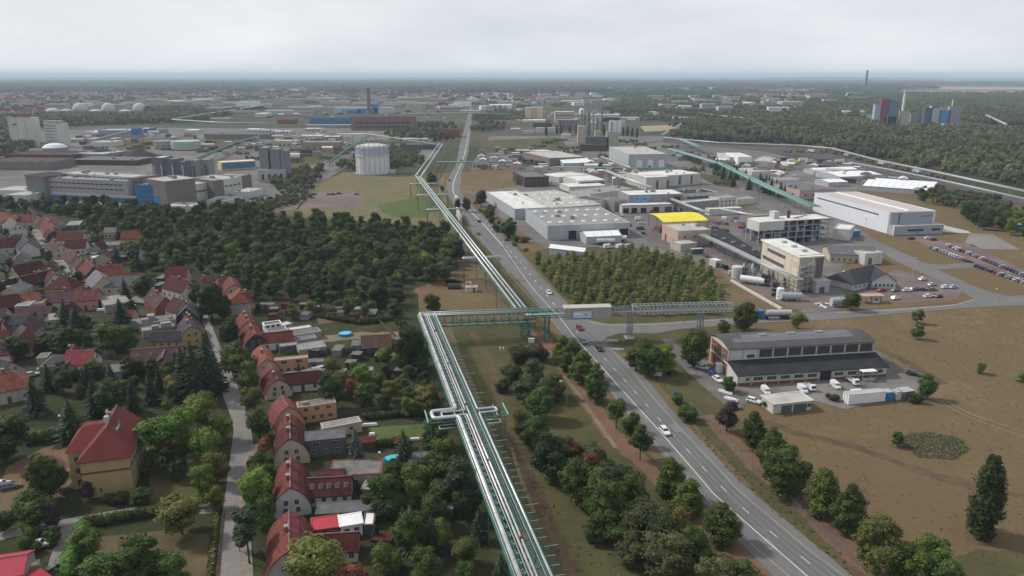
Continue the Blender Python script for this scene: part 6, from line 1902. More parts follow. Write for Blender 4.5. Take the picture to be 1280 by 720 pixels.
for k in range(14):
 a1, b1 = p0.lerp(p1,k/14), p0.lerp(p1,(k+.96)/14)
 MB().bar(a1+Vector((0,0,.5)), b1+Vector((0,0,.5)), 1.0).build('wall_panel', OFFW, wl)

# --- right hand halls
B('white-roofed annex behind the steel plant', (1042,286),(1063,288), (1060,281), 6, OFFW, T_WHT)
container('turquoise-blue container beside the white annex', (1065,296),(1075,295), 3.0, 4, BLUEP)
house('long beige hall with purplish-grey low roof', (1034,307),(1092,309), 6.6, 17, 4.2, M('purplish_sheet', (0.13,0.12,0.145), var=.1, scale=.15), BEIGE, group=IG, name='works_building', cat='building', chim=0, gw=0, gr=0, sw=8, over=.5)
B('pale stepped gable end of the beige hall', (1082,318),(1104,316), (1100,311), 5.5, OFFW, T_LGT, doors=(('f',.3,2,3.4,DGREY),))
house('low white building with black hipped roof beside the car park', (1062,337),(1092,331), 7.5, 13, 3.6, T_DRK, OFFW, group=IG, name='office_building', cat='building', chim=0, hip=5, hip2=0.4, gw=0, sw=8, over=.7)
house('white gabled wing with black roof and tall windows', (1107,341),(1090,330), 7.2, 10, 3.6, T_DRK, OFFW, group=IG, name='office_building', cat='building', chim=0, gw=5, gr=0, sw=4, over=.5)
B('white glazed porch of the black-roofed building', (1056,343),(1065,343.5), (1065,340), 3.2, WHITE, T_WHT, doors=(('f',.5,3,2.4,GLASS),), name='porch')
wh, wd, whh = B('huge white warehouse with pale roof and a dark window strip', (1112,266),(1170,264), (1077,236), 12.5, M('white_cladding', (0.60,0.62,0.66), rough=.55, var=.05, scale=.2), M('pinkish_roof', (0.46,0.42,0.40), var=.07, scale=.06), para=.3, depth=(P(1027,238.5,12.5)-P(1112,266,12.5)).length*.9)
D = wd[3]; L = wd[1]
MB().box(-.1, D*.12, 9.4, -.02, D*.95, 10.2).build('window_strip', M('strip_glass', (0.10,0.11,0.12), rough=.3), wh)
MB().box(L*.46, D*.04, 12.55, L*.54, D*.97, 13.0).build('ridge_light', WHITE, wh)
MB().box(L*.05,-.12,2.0,L*.95,-.02,12.4).build('front_cladding', M('front_shade_grey', (0.33,0.35,0.39), rough=.6, var=.05), wh)  # shade of the front, turned from the sun, put into the grey colour
MB().box(L*.70,-.2,9.3,L*.94,-.12,10.6).build('lettering_panel', M('letter_grey', (0.24,0.25,0.29), var=.3, scale=2.5), wh)
MB().box(-L*.0+.2,-5.5,0,L*1.07,-.15,5.2).build('front_block', M('front_shade_grey', (0.33,0.35,0.39)), wh)
MB().box(0,-5.7,5.2,L*1.09,-.13,5.5).build('front_block_roof', T_LGT, wh)
MB().box(L*.30,-5.62,2.2,L*.64,-5.52,3.4).build('window_strip', GLASS, wh)
MB().box(L*.82,-5.62,2.2,L*1.0,-5.52,3.4).build('window_strip', GLASS, wh)
MB().box(-.35,-6,0,.15,-5.5,6).build('corner_pylon', WHITE, wh)
MB().bar((L*.22,-.4,5.4),(L*.22,-.4,12),.3).build('downpipe', DGREY, wh)
MB().bar((L*.52,-5.7,0),(L*.52,-5.7,5.2),.2).build('downpipe', STEEL, wh)
B('grey-roofed hall with pink wall beside the turquoise rack', (1000,238),(1045,236), (1010,224), 7, PINKW, T_GRY, para=.2, vents=3, wins=(('l',5,2,1.4,2.5),('f',4,2,1.4,2.5)))
B('white cube building with two dark gates beyond the rack', (923,196.5),(940,196.5), (932,191), 11, WHITE, T_WHT, doors=(('f',.35,5,6,DGREY),('f',.78,5,6,DGREY)))
B('lower white part of the cube building', (912,197),(922,197), (922,191), 9, OFFW, T_LGT)
B('white shed with blue base beside the cube building', (941,201),(961,202), (958,197), 6, OFFW, T_LGT)
B('pale flat roof among yards below the cube building', (940,215),(966,214), (962,209), 5, OFFW, T_LGT)
B('grey sheds strung along the turquoise rack', (946,222),(962,226), (966,216), 5, GREY, T_FLT, vents=2)
for k,(a1,b1,c1) in enumerate((((1020,213.5),(1072,211.5),(1064,208.5)),((1050,221),(1105,219),(1080,213)),((1078,232),(1165,238),(1120,224)))):
 tent('long white light-roofed hall, %s of three below the railway' % ordn(k), a1, b1, c1, 5.5, 4)
tent('short white roof between the long white halls', (1036,228),(1060,227), (1055,223), 5, 4)
# lorries and tankers along the railway yard
for k in range(13):
 px = 958 + k*7.6; py = 200 + (k % 3)*2 + k*.35
 c = ('white','silver','grey','blue','white','lime')[k % 6]
 mt = M('lime_sheet', (0.36,0.45,0.14)) if c == 'lime' else PAINTS.get(c, WHITE)
 o = thing('lorry_trailer', '%s lorry trailer, %s from the cube building in the railway yard' % (c, ordn(k)), 'trailer', P(px,py,.1), .2+.3*(k%3), 'lorry trailers in the railway yard')
 MB().box(-5,-1.25,1.2,5,1.25,3.8).build('box_body', mt, o)
 MB().box(-4.6,-.5,.7,4.6,.5,1.2).build('chassis', DGREY, o)
 for x in (-3.6,-2.4,3):
  for y in (-1.05,1.05): MB().tube([(x,y-.15,.5),(x,y+.15,.5)], .5, 10).build('wheel', TYRE, o)
# railway with wagons
sheet('railway', [(828,172),(900,180),(1000,186),(1040,191),(1100,208),(1160,219),(1290,252),(1290,262),(1150,231),(1095,217),(1035,199),(1000,194),(900,184),(830,178)], M('ballast', (0.085,0.075,0.07), var=.3, scale=.3), .12)
for tr in range(2):
 ribbon('rail', [(830,174+tr*2),(900,181+tr*1.5),(1000,188+tr*2),(1040,193+tr*2),(1100,211+tr*2),(1160,223+tr*3),(1290,256+tr*3)], .5, STEEL, .2)
for k in range(14):
 t = k/13.0
 px = 985+ t*190; py = 190.5 + max(0,(px-1035))*.235
 c = ('dark','rusty','pale')[k % 3]
 q0, q1 = P(px,py), P(px+6, py+6*.15 if px < 1035 else py+6*.23)
 o = thing('rail_wagon', '%s railway wagon, %s from the cube building on the siding' % (c, ordn(k)), 'wagon', P(px,py,.2), math.atan2((q1-q0).y,(q1-q0).x), 'wagons on the siding')
 mt = {'dark':DGREY,'rusty':RUST,'pale':LGREY}[c]
 MB().frustum(-6,-1.4,1.1,6,1.4,3.6,.4,.15,.4).build('box_body', mt, o)
 MB().box(-6.3,-1.2,.8,6.3,1.2,1.1).build('underframe', BLACK, o)
 for x in (-4.5,-3,3,4.5):
  MB().tube([(x,-.9,.5),(x,.9,.5)], .5, 8).build('wheelset', BLACK, o)

# --- car parks
cols = ['white','silver','grey','black','white','blue','silver','grey','red','white','black','silver','grey']
rr = random.Random(21)
def carrow(p0, p1, n, rz, what, seed, skip=()):
 r2 = random.Random(seed)
 for k in range(n):
  if k in skip: continue
  t = k/(n-1)
  px, py = p0[0]+(p1[0]-p0[0])*t, p0[1]+(p1[1]-p0[1])*t
  c = r2.choice(cols)
  car(px, py, rz + r2.uniform(-.05,.05), c, '%s car, %s from the warehouse end in the %s' % (c, ordn(k), what), r2.choice(('car','estate')), 'cars in the works car park', parts=False)
carrow((1167,311), (1211,328), 12, -.45, 'nearer left parking row', 1)
carrow((1187,308), (1284,346), 24, -.45, 'long upper parking row', 2)
carrow((1223,334), (1282,355), 13, -.45, 'lower right parking row', 3)
carrow((1139,299), (1141,300), 2, .3, 'first pair on the car park corner', 4, (1,))
car(1160,298.5,.2,'white','white car alone at the top of the works car park', parts=False); car(1167,300.5,.2,'black','black car beside the lone white one at the top of the works car park', parts=False)
for k,(px,py,rz,c,kd) in enumerate([(1091,361,.3,'light blue','car'),(1102,364,.2,'red','car'),(1111,359,.3,'white','estate'),(1119,364,.3,'grey','car'),(1134,364,.2,'white','car'),(1142,363,.2,'grey','estate'),(1152,363,.2,'blue','car'),(1165,357,.2,'silver','car'),(1165,363,.2,'grey','car'),(1153,350,.3,'white','car'),(1182,360,.3,'white','estate'),(1191,360,.3,'silver','car'),(1160,371.5,.3,'white','car'),(1173,371.5,.3,'dark red','car'),(1119,374,.5,'white','estate')]):
 car(px, py, rz+ .2*(k%2), c, '%s car in the plant car park, %s' % (c, ['beside the red one','beside the light blue one','between blue and grey, upper','behind the red one','in the middle row, first','in the middle row beside white','at the end of the middle row','upper, right of the blue one','lower, right of the blue one','alone at the top edge','far row, first','far row, second','bottom row beside the dark red one','at the bottom row','alone at the lower entrance'][k]), kd, 'cars in the plant car park')
for k,(px,py) in enumerate([(393,243.5),(412,243.8),(417,243.6),(424,242.6),(446,243.5),(389,245.5)]):
 c = ['black','grey','black','black','grey','silver'][k]
 car(px, py, .1, c, '%s car on the gravel below the gasholder, %s from the trees' % (c, ordn([1,2,3,4,5,0][k])), 'car', 'cars on the gravel yard', parts=False)
g2 = thing('gatehouse', 'small beige gate canopy at the plant entrance', 'gatehouse', P(1087,378), .05)
MB().box(-5,-2,3.0,5,2,3.3).build('roof', M('peach_sheet', (0.46,0.30,0.22)), g2)
for x in (-4.6,4.6): MB().box(x-.2,-.2,0,x+.2,.2,3).build('post', STEEL, g2)
MB().box(.5,-1.2,0,3.5,1.2,2.6).build('booth', OFFW, g2); link('window', piece('window', 1.6, 1.0, GLASS, FRAME), g2, (2,-1.22,1.1))

# --- traffic on the main road
RA = math.atan2((P(773,483)-P(877,600)).y, (P(773,483)-P(877,600)).x)
car(831,541,RA+math.pi,'white','white car driving towards the camera on the main road','estate','traffic on the main road')
car(724.5,411.5,RA+math.pi,'dark red','dark red car just passed under the clad bridge','car','traffic on the main road')
car(729,428.5,RA+math.pi,'grey','dark grey car behind the red one, middle lane','car','traffic on the main road')
car(749,437.5,RA+math.pi,'black','black car waiting in the outer lane at the junction','car','traffic on the main road')
car(686,367,RA+math.pi,'white','white car above the bridge on the main road','car','traffic on the main road')
car(599,277.5,RA,'black','black car on the far straight beside the warehouse','car','traffic on the main road', parts=False)
car(570.5,248.5,RA+.2,'white','white van at the bend of the far road','van','traffic on the main road', parts=False)
car(562,226,RA,'black','dark car beyond the bend of the road','car','traffic on the main road', parts=False)
car(577,201,RA,'black','dark car on the far narrow road','car','traffic on the main road', parts=False)
car(598,293,RA,'grey','grey car on the road shoulder beside the pipes','car','traffic on the main road', parts=False)
# tanker lorry on the side road
o = thing('tanker_lorry', 'tanker lorry with blue cab and silver tank on the side road', 'lorry', P(968,398,.12), .02+math.pi)
CB = M('cab_blue', (0.03,0.16,0.42), rough=.35, var=.05)
MB().frustum(4.6,-1.25,.7,6.6,1.25,3.4,.05,.08,.25).build('cab', CB, o)
MB().add([(6.62,-1.1,2.0),(6.62,1.1,2.0),(6.45,1.05,3.1),(6.45,-1.05,3.1)], [(0,1,2,3)]).build('windscreen', GLASS, o)
MB().tube([(-6.2,0,2.3),(-6.0,0,2.3),(2.9,0,2.3),(3.1,0,2.3)], 1.15, 16).build('tank', PIPE, o)
for x in (-4.5,-1.5,1.5): MB().tube([(x-.06,0,2.3),(x+.06,0,2.3)], 1.2, 16).build('tank_band', LGREY, o)
MB().box(-5.8,-.5,.85,6.2,.5,1.2).build('chassis', DGREY, o)
for x in (-5,-3.8,-2.6,3.2,5.6):
 for y in (-1,1): MB().tube([(x,y-.16,.5),(x,y+.16,.5)], .5, 12).build('wheel', TYRE, o)
# street furniture
def lamp(px, h, rz, lab, g='street lamps'):
 o = thing('street_lamp', lab, 'street lamp', P(*px), rz, g)
 MB().tube([(0,0,0),(0,0,h*.5),(0,0,h)], .11, 7, 0, .06).build('pole', STEEL, o)
 MB().tube([(0,0,h),(-.6,0,h+.25),(-1.4,0,h+.3)], .05, 6).build('arm', STEEL, o)
 MB().frustum(-2.1,-.15,h+.2,-1.3,.15,h+.4,.1,.03,.05).build('lamp_head', WHITE, o)
lamp((708,513), 8.5, 0, 'street lamp beside the dirt path in the strip')
lamp((814,470), 6.5, 0, 'street lamp on the junction island before the round tree')
lamp((1247,386), 8, 0, 'street lamp at the bend of the works road')
lamp((1256,362), 8, 1, 'street lamp beside the lower right parking row')
lamp((590,300), 9, 2, 'street lamp beside the far pipes and road')
lamp((855,405), 7, 0, 'street lamp behind the island beside the side road')
for px,lab,w,mt in (((847,499),'small blue and white sign board on the verge',2.4,BLUEP),((822,473),'tilted grey sign board on posts beside the road',2.6,LGREY),((734,452),'small white traffic sign on the kerb below the bridge',1.0,WHITE),((738,457),'yellowish direction sign beside the kerb',1.8,M('sign_cream',(0.5,0.45,0.3)))):
 o = thing('road_sign', lab, 'sign', P(*px), -.4)
 MB().box(-w/2,-.05,.9,w/2,.05,2.1).build('board', mt, o)
 for x in (-w*.35,w*.35): MB().box(x-.05,.05,0,x+.05,.12,2.2).build('post', STEEL, o)
MB_ = None
for px,lab in (((765,427),'long concrete block on the junction island, upper'),((772,438.5),'long concrete block on the junction island, lower'),((907,491),'white concrete barrier at the yard entrance, upper'),((914,500),'white concrete barrier at the yard entrance, lower')):
 o = thing('concrete_block', lab, 'barrier', P(*px), 0 if px[0] < 800 else -.75)
 MB().frustum(-2.2,-.5,0,2.2,.5,.7,.15,.12,.15).build('block', LGREY if px[0] < 800 else WHITE, o)
 MB().box(-1.8,-.12,.7,-1.5,.12,.85).box(1.5,-.12,.7,1.8,.12,.85).build('lifting_eye', STEEL, o)
# fence along the verge right of the road
f = tag(link('fence', None), 'wire fence with thin posts between the verge and the tree row', 'fence')
fpx = [(862,510),(900,545),(940,588),(985,628),(1030,672),(1070,705),(1110,740)]
pm = MB().box(-.05,-.05,0,.05,.05,2.0).bar((0,0,1.95),(-.25,.0,2.3),.07).mesh('post', STEEL)
path = [P(x,y) for x,y in fpx]
for i in range(len(path)-1):
 for k in range(6):
  link('post', pm, f, path[i].lerp(path[i+1], k/6))
 for z in (.15,.6,1.05,1.5,1.9):
  MB().bar(path[i]+Vector((0,0,z)), path[i+1]+Vector((0,0,z)), .035).build('wire', STEEL, f)
# heap of dark pallets and a small white hut beside the near pipes
o = thing('pallet_stack', 'dark stacked tank skid in the bare ground beside the pipes', 'stack', P(568,360), .1)
for k in range(4): MB().tube([(-2.8,k*.95-1.5,1.0),(2.8,k*.95-1.5,1.0)], .55, 10).build('drum', DGREY, o)
MB().box(-2.8,-2.2,0,2.8,2.2,.4).box(-2.6,-2,1.5,2.6,2,1.75).build('frame', BLACK, o)
o = thing('compressor_hut', 'small white hut with pipework beside the dark skid', 'hut', P(590,364), .1)
MB().box(-2.6,-1.5,0,2.2,1.5,2.0).build('wall', OFFW, o); MB().box(-2.8,-1.7,2.0,2.4,1.7,2.2).build('roof', T_LGT, o)
MB().tube([(-2.5,1.9,0),(-2.5,1.9,3.6),(-.5,1.9,3.6),(-.5,0,3.6),(-.5,0,2)], .25, 8).build('pipe', PIPE, o)
link('door', piece('panel', .9, 1.8, DGREY), o, (.8,-1.52,0))
o = thing('valve_box', 'pair of white valve boxes on posts beside the bridge tower', 'box', P(627,440), 0)
for x in (-.6,.5): MB().box(x-.25,-.2,.9,x+.25,.2,1.7).box(x-.04,-.04,0,x+.04,.04,.9).build('valve_cabinet', WHITE, o)
o = thing('switch_cabinet', 'white switch cabinet at the foot of the bridge tower', 'cabinet', P(664,428), 0)
MB().box(-1,-.5,0,1,.5,1.4).box(-1.1,-.6,1.4,1.1,.6,1.5).build('cabinet', WHITE, o); MB().box(-.02,-.53,.1,.02,-.5,1.3).build('door_seam', GREY, o)
# ------------------------------------------------------------------ small things filling the yards of the works
rr = random.Random(55)
_sm = []
for k in range(8):
 w, d, h = rr.uniform(5,16), rr.uniform(4,9), rr.uniform(2.8,6)
 b = MB(); b.prism([(-w/2,-d/2),(w/2,-d/2),(w/2,d/2),(-w/2,d/2)], 0, h, 0, False)
 r = MB()
 if k % 2: r.add([(-w/2-.2,-d/2-.2,h-.1),(w/2+.2,-d/2-.2,h-.1),(w/2+.2,0,h+1.3),(-w/2-.2,0,h+1.3),(-w/2-.2,d/2+.2,h-.1),(w/2+.2,d/2+.2,h-.1)], [(0,1,2,3),(3,2,5,4)]); b.add([(-w/2,-d/2,h),(-w/2,d/2,h),(-w/2,0,h+1.2)],[(2,1,0)]); b.add([(w/2,-d/2,h),(w/2,d/2,h),(w/2,0,h+1.2)],[(0,1,2)])
 else: r.box(-w/2-.2,-d/2-.2,h,w/2+.2,d/2+.2,h+.3)
 g_ = MB()
 for i in range(int(w/3)): g_.box(-w/2+1+i*3,-d/2-.06,.2 if i == 0 else 1.2,-w/2+2.4+i*3,-d/2,2.4)
 _sm.append((b.mesh('wall', (OFFW,GREY,BEIGE,LGREY,BROWNW,OFFW,DBRICK,PINKW)[k]), r.mesh('roof', (T_LGT,T_GRY,T_WHT,T_LGT,T_FLT,T_RED,T_PUR,T_WHT)[k]), g_.mesh('openings', DGREY)))
def clutter(poly, n, dist, seed, label, group, rz):
 r2 = random.Random(seed)
 for x, y in scatter(poly, dist, seed, n):
  m = _sm[r2.randrange(8)]
  o = thing('works_shed', label, 'shed', (x,y,0), rz + r2.choice((0,1.57)) + r2.uniform(-.06,.06), group)
  link('wall', m[0], o); link('roof', m[1], o); link('openings', m[2], o)
clutter([(600,205),(640,200),(690,208),(700,222),(650,212),(602,214)], 12, 14, 1, 'small shed on the yard between main road and brick building', 'sheds by the brick building', -.1)
clutter([(735,200),(780,212),(800,222),(770,232),(740,222),(730,210)], 22, 11, 2, 'small shed in the crowded yard before the triple-arch hall', 'sheds before the triple-arch hall', -.1)
clutter([(845,200),(905,215),(940,226),(985,226),(1000,215),(960,205),(900,196)], 34, 12, 3, 'small shed in the yards beside the turquoise pipe rack', 'sheds beside the turquoise rack', -.5)
clutter([(600,190),(660,188),(690,196),(690,204),(602,202)], 18, 16, 4, 'small shed below the rail bank beside the far main road', 'sheds below the rail bank', 0)
clutter([(250,186),(330,172),(440,172),(430,190),(380,200),(330,184),(280,195)], 46, 20, 5, 'small shed among the halls of the old works', 'sheds of the old works', .1)
clutter([(90,172),(230,165),(250,176),(180,176),(100,190)], 22, 22, 6, 'small shed beside the coal heap and silo towers', 'sheds by the coal heap', .1)
clutter([(1000,208),(1060,208),(1150,236),(1060,232),(1030,222)], 16, 16, 7, 'small shed between the long white light-roofed halls', 'sheds between the light halls', -.5)
clutter([(330,140),(560,136),(560,150),(520,148),(390,148),(330,150)], 40, 34, 8, 'small far hall around the brick chimney works', 'far small halls by the chimney', .1)
clutter([(640,142),(690,140),(780,140),(830,146),(790,158),(640,168)], 40, 24, 9, 'small hall crowded around the process columns', 'halls around the process columns', 0)
for k, (poly, n, lab) in enumerate((([(790,258),(850,262),(930,262),(900,266),(800,268)], 10, 'vehicle parked in the yard behind the yellow shelter'), ([(640,206),(700,205),(720,212),(650,212)], 12, 'vehicle parked in the yard by the green pipe bridge'),
  ([(755,268),(790,266),(812,290),(795,300),(790,285)], 8, 'vehicle parked beside the grey warehouse'), ([(880,320),(905,330),(930,345),(915,348),(890,335)], 7, 'vehicle parked along the fence of the plant yard'), ([(920,205),(960,212),(1000,222),(960,218)], 12, 'vehicle parked below the white cube building'))):
 r2 = random.Random(k)
 for x, y in scatter(poly, 5.5, 300+k, n):
  c = r2.choice(cols); kd = r2.choice(('car','estate','van'))
  car(0, 0, r2.choice((0,.3,1.6)), c, lab, kd, lab.replace('vehicle', 'vehicles'), parts=False, at=Vector((x,y,.1)))
for pts, mt in (([(700,214),(760,214),(790,226),(745,228)], REDYARD), ([(860,214),(905,222),(925,236),(895,232)], GRASS), ([(960,238),(1010,246),(1040,256),(990,250)], GRASS), ([(880,258),(940,256),(950,262),(885,265)], MEADOW), ([(250,176),(330,164),(345,170),(270,184)], GRASS), ([(340,196),(400,186),(440,190),(385,208),(350,214)], GRASS),
    ([(600,192),(690,190),(685,196),(602,199)], YARD), ([(745,296),(800,290),(812,305),(750,310)], ASPH), ([(440,176),(540,170),(545,176),(445,184)], GRASS), ([(130,176),(240,170),(250,178),(150,188)], DTRACK), ([(1100,214),(1160,224),(1180,236),(1110,226)], DTRACK), ([(990,205),(1060,206),(1100,215),(1010,212)], REDYARD)):
 sheet('yard_patch', pts, mt, .1)
for k,(a1,b1) in enumerate((((660,250),(800,243)),((760,262),(900,256)),((735,232),(860,226)),((1035,262),(1052,285)),((690,300),(655,262)))):
 ribbon('works_lane', [a1,((a1[0]+b1[0])/2,(a1[1]+b1[1])/2+.5),b1], 6, ASPH, .14)
# masts and light poles of the works
for k,(px,py,h) in enumerate(((853,262,13),(878,236,14),(700,240,12),(950,260,12),(1005,300,14),(1050,345,11),(1140,352,11),(1000,262,14),(770,236,13),(640,215,13),(905,282,12),(1080,300,12))):
 o = thing('light_mast', 'slim grey light mast in the works, %s from the left' % ordn(sorted([853,878,700,950,1005,1050,1140,1000,770,640,905,1080]).index(px)), 'mast', P(px,py), 0, 'light masts of the works')
 MB().tube([(0,0,0),(0,0,h)], .16, 6, 0, .08).build('pole', LGREY, o); MB().box(-.8,-.2,h,.8,.2,h+.25).build('lamp_head', LGREY, o)

HUT = [(MB().prism([(-w/2,-1.4),(w/2,-1.4),(w/2,1.4),(-w/2,1.4)],0,2.1,0,False).mesh('wall', m1), MB().box(-w/2-.2,-1.65,2.1,w/2+.2,1.65,2.28).mesh('roof', m2), MB().box(-.4,-1.46,0,.4,-1.4,1.9).mesh('door', DOORM)) for w,m1,m2 in ((3,DBRICK,TW[T_FLT.name]),(4.2,OLIVE,TW[T_LGT.name]),(5.5,GREY,T_GRY),(3.4,DOORM,T_MAR),(6.5,DBRICK,TW[T_FLT.name]))]
for poly, n, lab, grp in (([(375,440),(440,436),(500,428),(520,470),(440,470),(400,480)], 16, 'small garden hut between the salmon houses and the brown barn', 'huts of the middle gardens'), ([(440,560),(530,555),(560,620),(560,700),(480,720),(470,650)], 10, 'small garden hut in the near gardens by the pipeline', 'huts of the near gardens'),
 ([(330,385),(420,384),(495,392),(480,402),(400,400),(340,400)], 14, 'small garden hut on the upper garden edge', 'huts of the upper gardens'), ([(0,405),(130,400),(165,430),(120,450),(0,440)], 14, 'small hut among the mid-town yards', 'huts of mid town'), ([(130,300),(150,310),(180,345),(240,360),(200,372),(150,360),(110,310)], 16, 'small hut in the gardens below the wood', 'huts below the wood'), ([(0,345),(60,355),(70,380),(20,392),(0,385)], 8, 'small hut between the upper street and the pink wall', 'huts of the upper yards')):
 r2 = random.Random(lab)
 for x, y in scatter(poly, 7, len(lab), n):
  m = r2.choice(HUT)
  o = thing('garden_hut', lab, 'hut', (x,y,0), r2.choice((.05,1.6))+r2.uniform(-.15,.15), grp)
  link('wall', m[0], o); link('roof', m[1], o); link('door', m[2], o)
# plank fences between the gardens
plk = MB().box(-.9,-.03,0,.9,.03,1.5).mesh('fence_panel', M('old_planks', (0.10,0.085,0.07), var=.3, scale=1.5))
for k,(pp,lab) in enumerate((([(372,446),(440,440),(500,436)],'dark plank fence above the flat salmon house'),([(420,480),(470,472)],'dark plank fence beside the reddish tree'),([(400,524),(455,516),(540,513)],'plank fence above the long lawn'),([(440,612),(500,606),(560,600)],'plank fence below the turquoise pool'),([(122,450),(165,447)],'black plank fence right of the white house'),([(60,520),(20,528),(0,530)],'plank fence below the orange-red roof'),([(470,400),(500,428)],'plank fence beside the brown barn'))):
 o = tag(link('plank_fence', None), lab, 'fence')
 pts = [P(*q) for q in pp]
 for i in range(len(pts)-1):
  d = pts[i+1]-pts[i]; n = max(1,int(d.length/1.9))
  for j in range(n): link('fence_panel', plk, o, pts[i].lerp(pts[i+1],(j+.5)/n), math.atan2(d.y,d.x))

OB = []
for k in range(10):
 r2 = random.Random(k); w, d, h, z = r2.uniform(6,13), r2.uniform(5,7.5), r2.uniform(2.6,4.6), r2.uniform(5,7.5)
 a_ = MB().prism([(-w/2,-d/2),(w/2,-d/2),(w/2,d/2),(-w/2,d/2)],0,h,0,False).add([(-w/2,-d/2,h),(-w/2,d/2,h),(-w/2,0,z)],[(2,1,0)]).add([(w/2,-d/2,h),(w/2,d/2,h),(w/2,0,z)],[(0,1,2)])
 b_ = MB().add([(-w/2-.3,-d/2-.3,h-.2),(w/2+.3,-d/2-.3,h-.2),(w/2+.3,0,z+.1),(-w/2-.3,0,z+.1),(-w/2-.3,d/2+.3,h-.2),(w/2+.3,d/2+.3,h-.2)], [(0,1,2,3),(3,2,5,4)])
 c_ = MB()
 for i in range(int(w/2.4)): c_.box(-w/2+.7+i*2.3,-d/2-.05,.9,-w/2+1.6+i*2.3,-d/2,2.0); c_.box(-w/2+.7+i*2.3,d/2,.9,-w/2+1.6+i*2.3,d/2+.05,2.0)
 OB.append((a_.mesh('wall', (HW[OFFW.name],BEIGE,DBRICK,GREY,PINKW)[k%5]), b_.mesh('roof', (T_MAR,T_MAR,T_PUR,T_MAR,T_RED,T_PUR,T_GRY,T_MAR,T_GRY,T_RED)[k]), c_.mesh('openings', GLASS)))
TAKEN = [tuple(o.location[:2]) for o in bpy.data.objects if o.get('category') in ('house','outbuilding','shed') and o.parent is None]
STP = smooth_path([P(x,y) for x,y in ((34,276),(43,287),(61,315),(88,339),(110,358),(145,374),(224,376))], 12)
def onstreet(x, y): return any(inpoly(x, y, [tuple(P(*q)[:2]) for q in pg]) for pg in (TOWN1L+TOWN1R[::-1], [(24,276),(33,290),(52,318),(78,343),(100,366),(222,386),(232,370),(150,366),(120,352),(98,336),(68,313),(52,286),(44,276)]))
for poly, n, ds, sd, lab, grp, rz in (([(-20,268),(60,270),(100,300),(130,335),(120,350),(60,340),(-20,330)], 20, 12, 3, 'small pitched outbuilding packed among the roofs of the upper street', 'outbuildings of the upper street', .5), ([(-20,345),(60,350),(130,372),(170,372),(235,385),(225,405),(165,412),(100,405),(-20,412)], 20, 13, 4, 'small pitched outbuilding in the yards of mid town', 'outbuildings of mid town', .1), ([(110,290),(150,296),(200,335),(240,350),(190,366),(140,350)], 10, 13, 5, 'small pitched outbuilding below the wood', 'outbuildings below the wood', .1), ([(-20,415),(60,420),(40,445),(-20,450)], 8, 9, 6, 'small pitched outbuilding at the left edge of town', 'outbuildings at the left edge', .2)):
 r2 = random.Random(sd)
 for x, y in scatter(poly, ds, 700+sd, n):
  if onstreet(x, y) or any((x-c.x)**2+(y-c.y)**2 < 110 for c in STP) or any((x-a)**2+(y-b)**2 < 36 for a, b in TAKEN): continue
  m = r2.choice(OB)
  o = thing('outbuilding', lab, 'outbuilding', (x,y,0), rz+r2.choice((0,1.57))+r2.uniform(-.1,.1), grp)
  link('wall', m[0], o); link('roof', m[1], o); link('openings', m[2], o)
# ================================================================== left works, old works, far town
# --- gasholder
gc = P(466.5,216.5); gr = 20.3/ppm(216.5); gh = HT(466,216.5,181); gt = HT(466,216.5,173)
gg = thing('gasholder', 'white ribbed gasholder with blue band and railed crown', 'gasholder', gc)
MB().lathe([(gr,0),(gr,gh*.62),(gr*1.02,gh*.62),(gr*1.02,gh*.66),(gr*.985,gh*.66)], 40).build('shell', M('gasholder_white', (0.64,0.64,0.645), var=.08, scale=.1, streak=True), gg)
MB().lathe([(gr*.985,gh*.66),(gr*.985,gh*.92),(gr*.9,gh*.98),(gr*.1,gh*1.03)], 40).build('bell', BLUEP if False else M('bell_bluegrey', (0.40,0.44,0.50), var=.12, scale=.2), gg)
MB().lathe([(gr*.90,gh*.985),(gr*.5,gh*1.03),(.2,gh*1.05)], 40).build('crown_dome', OFFW, gg)
for k in range(20):
 an = 2*math.pi*k/20; x, y = gr*1.03*math.cos(an), gr*1.03*math.sin(an)
 MB().bar((x,y,0),(x,y,gt),.35).build('guide_column', LGREY, gg)
for z in (gh*.64, gh*.95, gt*.93, gt):
 MB().tube([(gr*1.03*math.cos(2*math.pi*k/40), gr*1.03*math.sin(2*math.pi*k/40), z) for k in range(41)], .22, 6).build('ring_rail', LGREY if z > gh*.7 else OFFW, gg)
MB().lathe([(gr*1.15,0),(gr*1.15,.6),(gr,.6)], 40).build('base_ring', GREY, gg)
MB().box(gr*1.0,-3,0,gr*1.35,3,3).build('annex', OFFW, gg)

# --- long office complex at left
def Bx(label, A, B_, C, h, wall, roof, name='office_block', **k):
 k.setdefault('group', 'office and laboratory complex')
 return block(name, label, A, B_, C, h, wall, roof, **k)
hO = HT(110, 250, 224)
Bx('long grey office front with ribbon windows and white plinth', (55,222.5),(159,227), (150,219), hO, M('office_grey', (0.34,0.325,0.325), var=.08, scale=.2), T_FLT, vents=6, depth=26,
 wins=(('f',16,3.4,1.0,hO*.78),('f',16,3.4,1.0,hO*.55),('f',1,100,hO*.10,hO*.24,{'kind':'panel','glass':OFFW,'a':.02,'b':.99})), doors=(('f',.5,120,hO*.2,BLUEP),))
Bx('white set-back storey with dark window band on the office roof', (78,216.5),(165,222), (160,214), hO+2.0, OFFW, T_LGT, z0=hO-1.5, vents=8, depth=14, wins=(('f',14,3.4,.8,1.8,{'glass':DGREY}),))
Bx('brown glazed corner tower of the office front', (31,219),(54,221), (52,214), hO+1.5, BROWNW, T_DRK, wins=(('f',4,3.0,hO*.6,2.5,{'glass':M('teal_glass',(0.08,0.16,0.17),rough=.3)}),), over=.6, depth=20)
